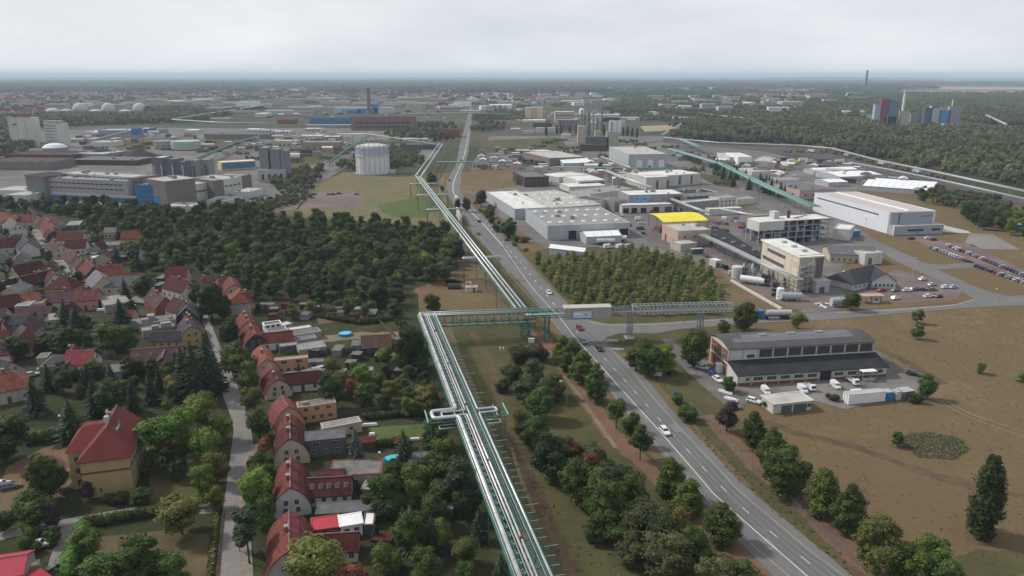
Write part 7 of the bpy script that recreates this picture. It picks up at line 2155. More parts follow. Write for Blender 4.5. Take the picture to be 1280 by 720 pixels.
Bx('brown pillar block between office front and blue block', (159.5,223),(168,223.5), (168,218), hO+1.5, BROWNW, T_FLT, depth=24)
Bx('blue glass block at the corner of the office complex', (168,231),(202,234), (200,228), HT(185,260,233), BLUEP, T_FLT, depth=18, wins=(('f',9,1.7,6.5,10,{'glass':BGLASS,'frame':BLUEP}),('f',8,2,2.4,6.2,{'glass':BGLASS,'frame':BLUEP}),('f',8,2,2.4,2.0,{'glass':BGLASS,'frame':BLUEP})))
Bx('white portal frame over the blue block', (184,223.5),(206,227), (222,216), HT(200,260,228)+2, BROWNW, T_LGT, depth=22, trim=OFFW, doors=(('f',.3,14,9,BLUEP),), vents=3)
Bx('dark grey stair block beside the white portal', (206,228),(229,225), (226,219), HT(215,254,227), BROWNW, T_FLT, depth=26, wins=(('f',3,3,5,4,{'glass':M('ochre_glass',(0.2,0.15,0.05))}),))
hR = HT(250,250,230)
Bx('low white laboratory wing, nearer half', (238,232),(268,227), (262,219), hR, OFFW, T_LGT, depth=30, vents=4, wins=(('f',6,3.4,1.4,hR*.5,{'glass':DGREY}),))
Bx('grey stair tower between the two laboratory halves', (266,226.5),(279,225), (277,219), hR+2, BROWNW, T_FLT, depth=26)
Bx('low white laboratory wing, farther half', (278,225),(302,221), (296,214), hR, OFFW, T_LGT, depth=30, vents=3, wins=(('f',4,3.4,1.4,hR*.5,{'glass':DGREY}),))
Bx('brown end block of the laboratory wing', (301,220.5),(314,218.5), (312,213), hR, BROWNW, T_FLT, depth=26)
for k,(x0,x1,yt,yb) in enumerate(((189,202,197,222),(203,216,199,222),(217,229,202,222))):
 Bx('dark upright silo block behind the white portal, %s' % ordn(k), (x0,yt),(x1,yt+.5), (x1,yt-3), HT((x0+x1)/2,yb+4,yt), M('silo_dark', (0.13,0.13,0.15), var=.12, streak=True), T_WHT if k == 0 else T_FLT, depth=14, doors=(('f',.15,1.5,14,LGREY),('f',.85,1.5,14,LGREY)), name='silo_block')
for k,(x0,x1,yt,yb) in enumerate(((231,245,201,221),(246,260,200,219))):
 Bx('grey tall silo block behind the laboratory wing, %s' % ordn(k), (x0,yt),(x1,yt), (x1,yt-3), HT((x0+x1)/2,yb+4,yt), GREY, T_FLT, depth=14, doors=(('f',.3,1.6,12,OFFW),('f',.75,1.6,12,DGREY)), name='silo_block')
Bx('ochre building with blue glass front', (276,203.5),(320,201), (316,197), HT(298,213,203), M('pale_yellow', (0.50,0.42,0.20), var=.08), T_WHT, depth=16, wins=(('f',2,16,5.5,1.5,{'glass':BGLASS,'frame':BLUEP,'bars':6}),))
for k,(x0,x1,yt) in enumerate(((323,334,185),(337,349,187),(350,357,189))):
 Bx('grey concrete tower of the triple tower, %s' % ordn(k), (x0,yt),(x1,yt), (x1,yt-2.5), HT((x0+x1)/2,226,yt), M('tower_grey', (0.21,0.21,0.22), var=.12, streak=True), T_LGT if k == 0 else T_FLT, depth=13, name='concrete_tower', cat='tower')
Bx('pale low block at the foot of the triple tower', (322,213),(357,212), (356,209), HT(340,228,213), LGREY, T_FLT, depth=12, wins=(('f',4,2,5,2),))
for k,(x0,x1,y) in enumerate(((-10,32,238),(5,33,244),(258,283,251),(205,240,258),(292,312,240))):
 Bx('low %s roof near the office complex, %s' % (('white','pale','grey','pale','white')[k], ['at the left edge','below the left edge one','beside the trees by the laboratory','hidden in trees below the blue block','behind the laboratory end block'][k]), (x0,y),(x1,y+.5), (x1,y-5), 5, OFFW, T_LGT if k != 2 else T_GRY, name='low_building', vents=2)
for k in range(12):
 rr = random.Random(k)
 px, py = rr.uniform(258,330), rr.uniform(238,252)
 car(px, py, rr.uniform(0,6), rr.choice(['white','silver','black','grey']), 'car in the crowded small car park below the triple tower', 'car', 'cars below the triple tower', parts=False)
# long dark halls behind the office
for k,(x0,x1,y,yb,mt,rf,lab) in enumerate(((-20,60,202,212,BROWNW,T_PUR,'long brown hall behind the office, nearest'),(5,90,193,200,DBRICK,T_PUR,'long brown hall roof behind the office, farther'),(92,128,192,199,GREY,T_LGT,'pale hall behind the office beside the dome roof'),(85,170,200,206,DBRICK,T_GRY,'long dark hall with wavy white roof-lights'))):
 Bx(lab, (x0,y),(x1,y+1), (x1,y-4), HT((x0+x1)/2,yb,y), mt, rf, name='hall', group='halls of the left works', depth=40, vents=4)
c = P(69,188); rr_ = 14/ppm(188)
o = thing('dome_roof', 'flat white dome roof before the second silo tower', 'dome', c)
MB().lathe([(rr_,0),(rr_,4),(rr_*.75,7),(rr_*.4,8.6),(.2,9)], 24).build('dome', WHITE, o, smooth=False); MB().lathe([(rr_*1.03,0),(rr_*1.03,3.6),(rr_,3.7)], 24).build('ring_wall', GREY, o)
# silo towers
for k,(x0,x1,yt,yb) in enumerate(((15,54,147,184),(59,87,152,184))):
 s = ppm(yb); Lt = (x1-x0)/s*.88; hh = HT((x0+x1)/2,yb,yt); c = P(x0,yb)
 o = thing('silo_tower', ['tall pale green silo tower with two red roof huts','pale silo tower with horizontal dark bands'][k], 'silo', (c.x,c.y,0), -.12)
 pg = M('pale_green_concrete', (0.50,0.51,0.45), var=.1, scale=.1, streak=True)
 n = 3
 for i in range(n):
  MB().prism([(Lt*i/n,0),(Lt*(i+1)/n-.4,0),(Lt*(i+1)/n-.4,8+2*i),(Lt*i/n,8+2*i)], 0, hh*(1-.03*i*(k==1))).build('silo_cell', pg, o)
 MB().box(-.3,-.3,hh*.99,Lt*.9,8,hh+1).build('roof', T_LGT, o)
 if k == 0:
  for x in (.18,.55): MB().box(Lt*x,1,hh+1,Lt*(x+.2),10,hh+4.2).build('roof_hut', M('hut_red', (0.24,0.06,0.05)), o)
  MB().box(Lt*.2,-.8,hh*.75,Lt*.33,-.05,hh*.8).build('red_stripe', M('hut_red', (0.24,0.06,0.05)), o)
 else:
  for i in range(7): MB().box(.5,-.35,hh*(.14+.115*i),Lt*.62,-.05,hh*(.14+.115*i)+1.2).build('dark_band', GREY, o)
 MB().box(-2,-9,0,Lt*.8,-.4,7).build('base_building', GREY, o)
# white globe domes
for k,(x,y,r,kind) in enumerate(((66,139,9,.55),(83,138.5,8,.4),(100.5,138,8.4,.9),(120,139,8,.4),(136,138.5,8,1.0),(157,139,8,.4),(175,138.5,8,1.0))):
 c = P(x,y+1); s = ppm(y+1); q = r/s
 o = thing('storage_dome', '%s in the row behind the silo towers, %s from the left' % ('low white dome' if kind < .6 else 'round white globe tank', ordn(k)), 'dome', c, 0, 'white domes and globes')
 pts = [(q*math.cos(t), q*kind*(math.sin(t)+ (.35 if kind > .6 else 0))) for t in [(-.35 if kind > .6 else 0)+ (math.pi/2+(.35 if kind > .6 else 0))*i/8 for i in range(9)]]
 MB().lathe([(max(.1,a),max(0,z)) for a,z in pts], 20).build('dome', M('dome_white', (0.44,0.45,0.45), var=.06, scale=.05), o, smooth=True)
 MB().lathe([(q*.98,0),(q*.98,3),(q*.9,3.2)], 20).build('ring_base', GREY, o)
# grey-blue halls and coal heap
for (x0,x1,y,yb,mt,rf,lab) in ((122,168,163,172,M('bluegrey_clad',(0.25,0.28,0.35)),M('bluegrey_roof',(0.38,0.40,0.46)),'blue-grey hall with pale roof behind the coal heap'),(105,122,165,168,OFFW,T_WHT,'small white hall beside the blue-grey hall'),(104,142,174,179,GREY,T_LGT,'pale low hall in front of the blue-grey one'),(112,140,178,184,OFFW,T_LGT,'pale shed before the low hall'),(228,246,163,166,OFFW,T_WHT,'white far shed beyond the round tanks'),(255,335,168,174,BROWNW,T_GRY,'long brown hall of the far left works'),(258,285,148,151,PINKW,T_LGT,'pink far hall under the pale pipeline'),(305,325,162,165,OFFW,T_WHT,'white far shed, right of the brown hall'),(170,185,161,166,BLUEP,T_LGT,'blue-fronted shed by the conveyor tower')):
 Bx(lab, (x0,y),(x1,y), (x1,y-2.5), HT((x0+x1)/2,yb,y), mt, rf, name='hall', group='halls of the left works', depth=30, vents=2)
o = tag(link('coal_heap', None, None, P(150,196)), 'long black coal heap beside the conveyor', 'heap')
b = MB(); rr = random.Random(6); n, m2 = 26, 6; s = ppm(196)
W_ = 92/s; vs = []
for i in range(n+1):
 for j in range(m2+1):
  t, u = i/n, j/m2
  z = 11*math.sin(math.pi*u)*min(1,4*t,4*(1-t))*(.7+.3*math.sin(9*t))+rr.uniform(-.4,.4)
  vs.append((W_*(t-.5), 40*(u-.5), max(-.1,z)))
b.add(vs, [(i*(m2+1)+j,(i+1)*(m2+1)+j,(i+1)*(m2+1)+j+1,i*(m2+1)+j+1) for i in range(n) for j in range(m2)])
b.build('heap', M('coal', (0.035,0.033,0.034), var=.4, scale=.2), o)
o = thing('conveyor_tower', 'dark conveyor tower with slanting gallery above the coal heap', 'tower', P(173,178))
hh = HT(173,178,160)
MB().box(-5,-5,hh*.55,5,5,hh).build('drive_house', BLUEP, o)
for x in (-4.5,4.5):
 for y in (-4.5,4.5): MB().bar((x,y,0),(x,y,hh*.6),.8).build('leg', STEEL, o)
MB().bar((-4,0,hh*.8),(-38,-40,6),4).build('gallery', STEEL, o)
for k,(x,y,r,yt,mt,lab) in enumerate(((233,187,17,176,M('green_tank',(0.36,0.41,0.37),var=.08),'wide pale green storage tank in the left works'),(205,186,11,176,GREY,'grey round tank beside the wide green one'))):
 o = thing('storage_tank', lab, 'tank', P(x,y), 0, 'round tanks of the left works')
 q = r/ppm(y); hh = HT(x,y,yt)
 MB().lathe([(q,0),(q,hh),(q*.6,hh*1.06),(.2,hh*1.08)], 28).build('shell', mt, o)
 MB().lathe([(q*1.02,hh*.6),(q*1.02,hh*.68),(q,hh*.68)], 28).build('band', PGREEN, o)
 MB().lathe([(q*1.05,0),(q*1.05,hh*.12),(q,hh*.12)], 28).build('bund_wall', M('bund_red',(0.22,0.12,0.10)), o)

# --- old works in the middle
def Bo(label, x0, x1, yt, yb, mt, rf, depth=25, **k):
 name = k.pop('name', 'works_hall')
 return block(name, label, (x0,yt),(x1,yt), (x1,yt-2), max(2.5,HT((x0+x1)/2,yb,yt)), mt, rf, depth=depth, group='halls of the old works', **k)
Bo('long old factory with red-brown walls and arched roof-lights', 438,517,146.5,163,M('old_brick',(0.20,0.12,0.11),var=.2,scale=.1),T_PUR,36,wins=(('f',12,7,3.5,11),('f',12,7,3.5,4)),vents=6)
Bo('old factory with bright blue front wall', 387,437,148,156,M('steel_blue',(0.05,0.17,0.30)),T_PUR,30)
Bo('lower grey wing before the blue front', 380,440,156.5,160,GREY,T_LGT,20)
Bo('white and blue hall around the brick chimney', 417,490,134.5,142,M('whiteblue',(0.40,0.46,0.54)),T_LGT,40,doors=(('f',.3,45,9,M('bright_blue',(0.03,0.20,0.55))),('f',.55,40,11,M('bright_blue',(0.03,0.20,0.55)))))
Bo('bright blue boiler block beside the brick chimney', 465,472,131,142,M('bright_blue',(0.03,0.20,0.55)),BLUEP,25)
o = thing('chimney', 'tall brown factory chimney with red top in the old works', 'chimney', P(461.5,143))
hh = HT(461.5,143,110.5); q = 2.6/ppm(143)
MB().lathe([(q*1.15,0),(q,hh*.5),(q*.8,hh*.86)], 16).build('shaft', M('chimney_brick',(0.20,0.14,0.13),var=.15,scale=.05), o)
MB().lathe([(q*.8,hh*.86),(q*.78,hh),(q*.6,hh),(q*.6,hh-2)], 16).build('red_top', M('chimney_red',(0.24,0.08,0.07)), o)
MB().lathe([(q*.83,hh*.9),(q*1.1,hh*.9),(q*1.1,hh*.905),(q*.83,hh*.905)], 16).build('gallery', GREY, o)
for args in ((375,402,170,176,OFFW,T_WHT,'white-roofed hall in the old works, upper left'),(402,424,171,178,M('tan_brick',(0.30,0.24,0.20)),T_WHT,'white-roofed tan hall in the old works'),(340,370,176.5,184,BEIGE,T_LGT,'pale-roofed yellow hall beyond the triple tower'),(377,425,178,188,M('tan_brick',(0.30,0.24,0.20)),T_FLT,'tan brick hall with dark gates in the old works'),(322,345,163,167,OFFW,T_LGT,'small pale hall at the far left of the old works'),(340,362,164.5,168,OFFW,T_WHT,'second small pale hall of the old works'),(380,402,161,165,OFFW,T_WHT,'white hall below the blue factory front'),(346,368,150,155,BRICK,T_RED,'red far hall beside the blue factory front'),(505,545,181,187,DGREY,T_GRY,'dark shed row beside the pipeline end'),(494,540,174,178,BEIGE,T_LGT,'tan low roof beyond the gasholder trees'),(532,552,152,157,BRICK,T_PUR,'dark brick hall beside the far road'),(552,574,162,172,BRICK,T_RED,'red brick house behind trees at the far road'),(527,540,167,171,OFFW,T_GRY,'small white gabled house in the far trees')):
 Bo(args[6], args[0], args[1], args[2], args[3], args[4], args[5], 22, vents=2, wins=(('f',5,2.2,2.4,1.6),))
for k,x in enumerate((356,367)):
 htank('white lying tank beyond the triple tower, %s' % ordn(k), (x,199), 13, 3, .3)
# --- centre: towers beyond the warehouses
def Bc(label, x0, x1, yt, yb, mt, rf, depth=20, **k):
 return block(k.pop('name','works_building'), label, (x0,yt),(x1,yt), (x1,yt-2), max(2.5,HT((x0+x1)/2,yb,yt)), mt, rf, depth=depth, group='buildings of the middle works', **k)
Bc('pale yellow cube tower with an ochre strip in the middle works', 657,678.5,134.5,151,M('pale_cream',(0.50,0.44,0.30),var=.06),T_LGT,30,doors=(('f',.5,14,26,M('ochre_strip',(0.42,0.30,0.16))),))
Bc('white low base of the yellow cube tower', 653,682,150.5,153,OFFW,T_WHT,40)
Bc('beige works hall with white roof, middle works', 694,718,140,153,BEIGE,T_WHT,30,wins=(('f',6,3,2.5,12),('f',6,3,2.5,5)))
Bc('ochre works block behind the columns', 711,735,143,150,M('ochre_strip',(0.42,0.30,0.16)),T_LGT,26)
Bc('white works hall right of the columns', 738,775,143.5,152,OFFW,T_WHT,26)
Bc('long pale hall with white roof, right end of the middle works', 752,800,147,152,BEIGE,T_WHT,24)
Bc('grey silo house with white tubes', 763,782,152,166,LGREY,T_LGT,18,doors=(('f',.3,6,20,WHITE),('f',.6,6,20,WHITE)))
Bc('pale concrete tower with white cap in front of the black columns', 722.5,732,158,179,BEIGE,T_WHT,12,name='concrete_tower',cat='tower')
Bc('short beige tower beside the black plant', 744,751,164,176,BEIGE,T_LGT,10,name='concrete_tower',cat='tower')
Bc('dark plant block behind the short beige tower', 732,761,172,186,M('dim_steel',(0.13,0.125,0.13),var=.4,scale=.15),BLACK,12,vents=5)
Bc('purple-grey works hall with pipes', 697,722,150,163,M('mauve',(0.22,0.18,0.22)),T_LGT,20,wins=(('f',5,2.6,2.4,6),('f',5,2.6,2.4,12)))
Bc('red-brown block in the middle works', 725,757,181,189,DBRICK,RUST,14)
Bc('pale olive process tower with ladders', 759,774,165,186,M('pale_olive',(0.36,0.36,0.26)),T_FLT,10)
Bc('white small hall with dark line of trees before it', 703,714,168,172,OFFW,T_WHT,12)
Bc('low brown row below the yellow tower', 666,690,154,159,DBRICK,T_GRY,16)
Bc('pale houses below the yellow tower', 671,694,160,166,OFFW,T_LGT,14)
Bc('pale blue shed below the yellow tower', 653,668,164,168,LGREY,T_LGT,12)
Bc('brown roofed row beside the far road', 618,650,151,157,PINKW,T_RED,14)
Bc('small pink far tower beside the road', 608,618,133,143,PINKW,T_RED,20,name='tower',cat='tower')
for k,(x,yt,yb,r) in enumerate(((727,137,165,1.6),(730.5,142,168,1.2),(736,140,168,1.4),(741,139,166,1.1),(746,146,168,1.3),(752,133,160,.9))):
 o = thing('distillation_column', 'slender dark process column, %s from the left in the middle works' % ordn(k), 'column', P(x,yb+3), 0, 'process columns of the middle works')
 s = ppm(yb+3); hh = HT(x,yb+3,yt); q = r/s
 MB().lathe([(q*1.3,0),(q*1.2,hh*.2),(q,hh*.25),(q*.8,hh*.97),(.1,hh)], 12).build('shell', (STEEL,GREEN,DGREY)[k%3], o)
 for i in range(4): MB().lathe([(q*1.5,hh*(.3+.16*i)),(q*1.5,hh*(.3+.16*i)+1),(q*.7,hh*(.3+.16*i)+1)], 10).build('platform', STEEL, o)
o = thing('storage_tank', 'white domed silo behind the process columns', 'silo', P(727,146)); q = 3.2/ppm(146); hh = HT(727,146,135)
MB().lathe([(q,0),(q,hh*.8),(q*.7,hh*.95),(.2,hh)], 16).build('shell', WHITE, o); MB().lathe([(q*1.05,0),(q*1.05,3),(q,3)], 16).build('ring_base', GREY, o)
for k,(x,y) in enumerate(((683,169),(696,167),(701,167),(712,168),(720,167),(754.5,168),(779,170),(784,170),(790,171),(796,172))):
 tree(x, y, y-12, 'p', 'dark slim poplar in the line before the middle works, %s from the left' % ordn(k), 'poplars of the middle works', 1.3)
# rail bank
ribbon('railway', [(600,183),(700,182.5),(780,181),(830,176)], 10, M('ballast', (0.085,0.075,0.07)), .12)
# --- power plant on the right
def Bp(label, x0, x1, yt, yb, mt, rf=None, depth=9, **k):
 return block('power_plant_block', label, (x0,yt),(x1,yt), (x1,yt-1.2), HT((x0+x1)/2,yb,yt), mt, rf or T_FLT, depth=depth, group='power plant beyond the wood', **k)
YB = 157
MAG = M('magenta_cladding', (0.27,0.05,0.10), rough=.5, var=.06); TEAL = M('teal_cladding', (0.09,0.20,0.24), rough=.5, var=.08)
Bp('magenta boiler tower of the power plant', 1102.5,1112,124,YB,MAG)
Bp('teal boiler tower beside the magenta one', 1112.5,1124,126,YB,TEAL)
Bp('pale turquoise and grey block left of the magenta tower', 1094.5,1102,131,YB,M('pale_teal',(0.30,0.40,0.42)))
Bp('cream block at the foot of the magenta tower', 1106,1121,145,YB,CREAM,depth=30)
Bp('low white hall left of the magenta tower', 1075,1094,144,150,OFFW,T_WHT)
Bp('grey process block right of the white chimney', 1127,1138,139,YB,BEIGE)
Bp('low white roofed hall between the two plant groups', 1139,1152,143,YB-4,GREY,T_WHT)
Bp('dark steel block of the second plant group', 1157,1166,135,YB-3,M('navy_clad',(0.08,0.09,0.15)))
Bp('pale boiler block with dark cut-outs, second plant group', 1165,1176,132.5,YB-3,LGREY,wins=(('f',3,5,6,28,{'glass':BLUEP}),))
Bp('blue block of the second plant group', 1177,1189,138,YB-3,M('mid_blue',(0.08,0.24,0.46)))
Bp('large mauve-grey block of the second plant group', 1188,1203,133,YB-3,M('mauve_grey',(0.27,0.25,0.30)))
Bp('teal stack block behind the blue block', 1176,1185,134,YB-4,M('pale_teal',(0.30,0.40,0.42)))
Bp('pale rubble-coloured low shed beside the second plant group', 1180,1200,155,159,LGREY,T_LGT)
for (x,yt,yb,r,mt,lab) in ((1126,114,155,1.5,WHITE,'slim white chimney of the power plant'),(1187.5,124,150,.9,WHITE,'thin white stack on the second plant group'),(1081.5,87.5,112,1.5,M('far_chimney',(0.10,0.08,0.08)),'lone dark chimney standing above the horizon')):
 o = thing('chimney', lab, 'chimney', P(x,yb)); s = ppm(yb); hh = HT(x,yb,yt); q = r/s
 MB().lathe([(q*1.2,0),(q,hh*.5),(q*.75,hh),(q*.5,hh)], 14).build('shaft', mt, o)
 MB().lathe([(q*.8,hh*.94),(q*.95,hh*.94),(q*.95,hh*.97),(q*.78,hh*.97)], 14).build('crown_ring', GREY, o)
 MB().lathe([(q*1.6,0),(q*1.6,hh*.04),(q*1.1,hh*.06)], 14).build('base', GREY, o)
block('power_plant_block', 'long dark building at the foot of the lone dark chimney', (1061,107),(1080,107), (1080,106), HT(1070,112,107), M('far_chimney',(0.10,0.08,0.08)), T_DRK, depth=60, group='power plant beyond the wood')
o = thing('conveyor', 'white slanting conveyor in the wood at the right edge', 'conveyor', P(1231,152))
p1 = P(1257,164)-P(1231,152)
MB().bar((0,0,13),(p1.x,p1.y,11),2.4).build('gallery', LGREY, o)
for t in (.1,.4,.7,.95): MB().bar((p1.x*t,p1.y*t,0),(p1.x*t,p1.y*t,12-2*t),.7).build('leg', STEEL, o)
block('blue_hall', 'small blue and white shed at the right edge beyond the tree group', (1266,281),(1292,283), (1284,278), 4, BLUEP, T_LGT, group=IG)

# --- white and grey halls scattered far off, each seen singly
FARH = [(325,345,126,129),(360,383,128,132),(383,400,131,134),(408,430,130,133),(440,470,125,128),(507,532,124,130),(523,538,119,121),(567,588,121,127),(545,568,132,135),(600,640,121,123),(612,640,128,132),(575,600,136,139),(642,658,120,122),(645,652,135,138),
  (810,822,138,141),(805,830,141,144),(846,860,145,148),(818,826,124,126),(855,862,108,110.5),(870,880,109,111),(878,893,107,110),(1025,1040,114,115.5),(1056,1066,113,115.5),(960,972,124,127),(978,1006,122,128),(1043,1075,130,134),(1055,1090,135,140),(985,1000,131,135),(1012,1030,135,138),(1045,1065,143,146),(955,968,138,141),
  (905,915,124,127),(920,932,128,131),(935,945,126,129),(846,866,132,135),(240,262,121,124),(205,225,124,127),(295,320,121,128),(258,272,128,131),(180,200,129,132),(140,160,132,134),(60,80,124,126),(112,128,127,129),(330,372,134,139),(372,386,137,141),(318,332,139,143),(1150,1175,113.5,115),(700,716,124,126.5),(742,756,119,121)]
rr = random.Random(77)
_cnt = {}
for k,(x0,x1,yt,yb) in enumerate(sorted(FARH)):
 sec = 'left of the silo towers\' globe domes' if x0 < 60 else 'above the globe domes' if x0 < 200 else 'between domes and blue factory' if x0 < 385 else 'around the brick chimney' if x0 < 540 else 'beside the far main road' if x0 < 665 else 'behind the middle works' if x0 < 830 else 'in the wood beyond the works' if x0 < 950 else 'left of the magenta tower'
 _cnt[sec] = _cnt.get(sec, -1) + 1
 mt = rr.choice((OFFW, LGREY, BEIGE, WHITE, PINKW)); rf = rr.choice((T_WHT, T_LGT, T_LGT, T_FLT, T_RED if x0 < 620 else T_WHT))
 hh = min(16, max(5, HT((x0+x1)/2,yb,yt)))
 block('far_hall', 'pale hazy far hall %s, %s from the left' % (sec, ordn(_cnt[sec])), (x0,yb-.9),(x1,yb-.9), (x1,yb-1.5), hh, mt, rf, depth=rr.uniform(25,60), group='far halls', para=0)
FARPTS = []
# --- the far town: small houses with red roofs
fh = []
for v_ in range(6):
 b = MB(); w, l, e, r_ = rr.uniform(10,14), rr.uniform(14,30), rr.uniform(7,10), rr.uniform(12,16)
 b.prism([(-l/2,-w/2),(l/2,-w/2),(l/2,w/2),(-l/2,w/2)], 0, e, 0, False)
 b.add([(-l/2,-w/2,e),(-l/2,w/2,e),(-l/2,0,r_)], [(2,1,0)], 0); b.add([(l/2,-w/2,e),(l/2,w/2,e),(l/2,0,r_)], [(0,1,2)], 0)
 b.add([(-l/2-.4,-w/2-.4,e-.3),(l/2+.4,-w/2-.4,e-.3),(l/2+.4,0,r_),(-l/2-.4,0,r_),(-l/2-.4,w/2+.4,e-.3),(l/2+.4,w/2+.4,e-.3)], [(0,1,2,3),(3,2,5,4)], 1)
 fh.append(b.mesh('far_house', [(OFFW,BEIGE,CREAM,OFFW,PINKW,LGREY)[v_], (T_RED,T_ORG,T_MAR,T_RED,T_GRY,T_ORG)[v_]]))
for poly, n, sd in (([(-10,119),(120,117),(230,117),(235,126),(120,130),(-10,134)], 130, 1), ([(230,117),(420,117),(600,118),(600,126),(400,126),(230,124)], 90, 2), ([(0,135),(40,134),(55,143),(0,150)], 18, 3), ([(600,120),(680,122),(700,132),(610,134)], 26, 4), ([(900,120),(1060,120),(1060,128),(900,130)], 26, 5), ([(700,112),(900,110),(1000,112),(900,116),(700,118)], 20, 6)):
 for x, y in scatter(poly, 16, 100+sd, n):
  o = link('far_house', rr.choice(fh), None, (x,y,0), rr.uniform(0,3.14))
  tag(o, 'small pitched-roof house of the far town, one of many below the horizon', 'house', 'houses of the far town')

fl = []
for v_ in range(6):
 w, l, e = rr.uniform(14,30), rr.uniform(25,70), rr.uniform(7,14)
 b = MB().prism([(-l/2,-w/2),(l/2,-w/2),(l/2,w/2),(-l/2,w/2)], 0, e, 0, False).box(-l/2-.3,-w/2-.3,e,l/2+.3,w/2+.3,e+.6,1)
 for i in range(int(l/6)): b.box(-l/2+2+i*6,-w/2-.1,e*.4,-l/2+5.5+i*6,-w/2,e*.7,2)
 fl.append(b.mesh('distant_hall', [(OFFW,LGREY,WHITE,BEIGE,PINKW,OFFW)[v_], (T_WHT,T_LGT,T_WHT,T_FLT,T_LGT,T_RED)[v_], DGREY]))
for poly, n, ds, lab in (([(-10,134),(120,130),(230,124),(380,126),(380,146),(300,146),(200,136),(60,136)], 22, 55, 'flat pale hall in the hazy belt above the globe domes'), ([(380,122),(600,120),(600,136),(560,140),(380,134)], 30, 50, 'flat pale hall in the hazy belt around the brick chimney'), ([(600,118),(760,118),(800,128),(700,134),(600,138)], 28, 50, 'flat pale hall in the hazy belt right of the far main road'), ([(800,122),(1080,116),(1080,134),(960,142),(830,140)], 34, 60, 'flat pale hall among the far woods left of the magenta tower'), ([(0,112),(500,110),(900,109),(900,116),(500,117),(0,118)], 16, 160, 'faint pale hall close under the horizon')):
 for x, y in scatter(poly, ds, len(lab), n):
  o = link('distant_hall', rr.choice(fl), None, (x,y,0), rr.uniform(-.3,.3)); tag(o, lab, 'hall', lab.replace('hall', 'halls'))
  FARPTS.append((x, y))
# ------------------------------------------------------------------ distant woods: one mass each
gv = MB(); rr = random.Random(12)
for k in range(26):
 x, y, hh = rr.uniform(-30,30), rr.uniform(-30,30), rr.uniform(5.5,14)
 q = hh*rr.uniform(.28,.4)
 leaf_lobes(gv, [(x,y,hh*.55,q,hh*.45)] + [(x+rr.uniform(-.6,.6)*q, y+rr.uniform(-.6,.6)*q, hh*rr.uniform(.4,.85), q*.55, q*.5) for _ in range(3)], 22, 2.6, rr, .85)
grove = gv.build('grove', leafmat('grove_leaf', (0.040,0.062,0.022), (0.125,0.142,0.056)))
gp = P(1246,205); grove.location = (gp.x, gp.y, 0)
tag(grove, 'clump of dark trees in the wood beyond the railway', 'wood', None, 'stuff')
KEEP = [(P(x0,yb), P(x1,yb)) for x0,x1,yt,yb in FARH] + [(P(x0,yb),P(x1,yb)) for x0,x1,yb in ((1094,1140,157),(1155,1205,154),(653,682,153),(694,775,160),(417,490,142),(387,517,163),(1228,1260,160),(55,185,141))]
FLD = [[(1168,107),(1320,107),(1320,116),(1168,116)],[(1115,112),(1310,112),(1310,118),(1120,117)],[(1165,100),(1310,100),(1310,102.5),(1165,102.5)],[(325,111),(385,111),(385,115),(325,115)],[(930,111.5),(1022,111.5),(1022,116),(930,116)]]
def free(p):
 x, y = p[0], p[1]
 dz = y*CP + CAM_H*SP; v_ = 360 + FPX*(CAM_H*CP - y*SP)/dz; u_ = 640 + FPX*x/dz
 if any(inpoly(u_, v_, f_) for f_ in FLD): return False
 q = y/1000
 for a, c in KEEP:
  if a.x-30 < x < c.x+30 and a.y-45-60*q < y < a.y+50: return False
 for a, c in FARPTS:
  if abs(x-a) < 50 and c-60-50*q < y < c+40: return False
 if 800 < y < 2200 and abs(x-(-53-.053*(y-800))) < 30: return False
 return True
def far_wood(name, label, poly, dist, seed, limit, smin=.8, smax=1.2, proto=None, tries=60000, zf=0):
 rr = random.Random(seed)
 pts = [(x, y, 0, rr.uniform(smin,smax), rr.uniform(0,6.28)) for x, y in scatter(poly, dist, seed, limit, tries)]
 return mass(name, label, 'wood', [p for p in pts if free(p)], proto or grove)
far_wood('woodland', 'broad dark wood beyond the railway and works on the right', [(880,178),(1000,180),(1045,184),(1100,198),(1165,210),(1300,238),(1420,250),(1500,150),(1300,140),(1212,150),(1205,162),(1090,160),(1060,150),(1000,147),(900,154),(855,158)], 34, 1, 900, .75, 1.1)
far_wood('woodland', 'wood band between the far halls and the works, right of the yellow tower', [(790,150),(850,152),(900,150),(1060,148),(1070,138),(1000,130),(860,128),(780,130),(770,138)], 40, 2, 900, .8, 1.1)
far_wood('woodland', 'wood belt in front of the white globe tanks', [(55,158),(110,158),(225,153),(300,148),(320,138),(200,136),(185,146),(90,146),(50,145),(-20,150),(-20,190),(10,180),(14,160)], 34, 3, 500, .8, 1.1)
far_wood('woodland', 'scattered tree clumps between the roofs of the far town', [(-60,119),(420,115),(640,117),(800,117),(800,131),(640,135),(560,140),(420,130),(200,132),(-60,140)], 74, 4, 900, .5, .8)
far_wood('woodland', 'trees along the far main road and old works', [(495,165),(520,158),(560,158),(575,150),(582,165),(570,178),(545,178),(495,172)], 32, 5, 120, .6, .9)
far_wood('woodland', 'tree clumps right of the far main road', [(592,142),(650,140),(655,150),(620,160),(596,166)], 38, 6, 120, .6, .9)
far_wood('woodland', 'far forest belt under the horizon', [(-300,117),(1500,117),(1500,101.5),(-300,101.5)], 130, 7, 9000, 1.2, 1.9, tries=120000)
far_wood('woodland', 'dark wooded fields before the power plant chimney', [(760,129),(1500,140),(1500,115),(760,115)], 62, 8, 2600, .9, 1.3, tries=90000)
far_wood('woodland', 'forest behind the power plant', [(1000,150),(1300,150),(1500,148),(1500,128),(1210,128),(1150,120),(1000,128)], 46, 9, 900, .9, 1.3)
far_wood('woodland', 'dark tree clump around the gasholder', [(488,212),(510,206),(512,190),(495,186),(440,205),(445,212)], 16, 10, 24, .42, .6)
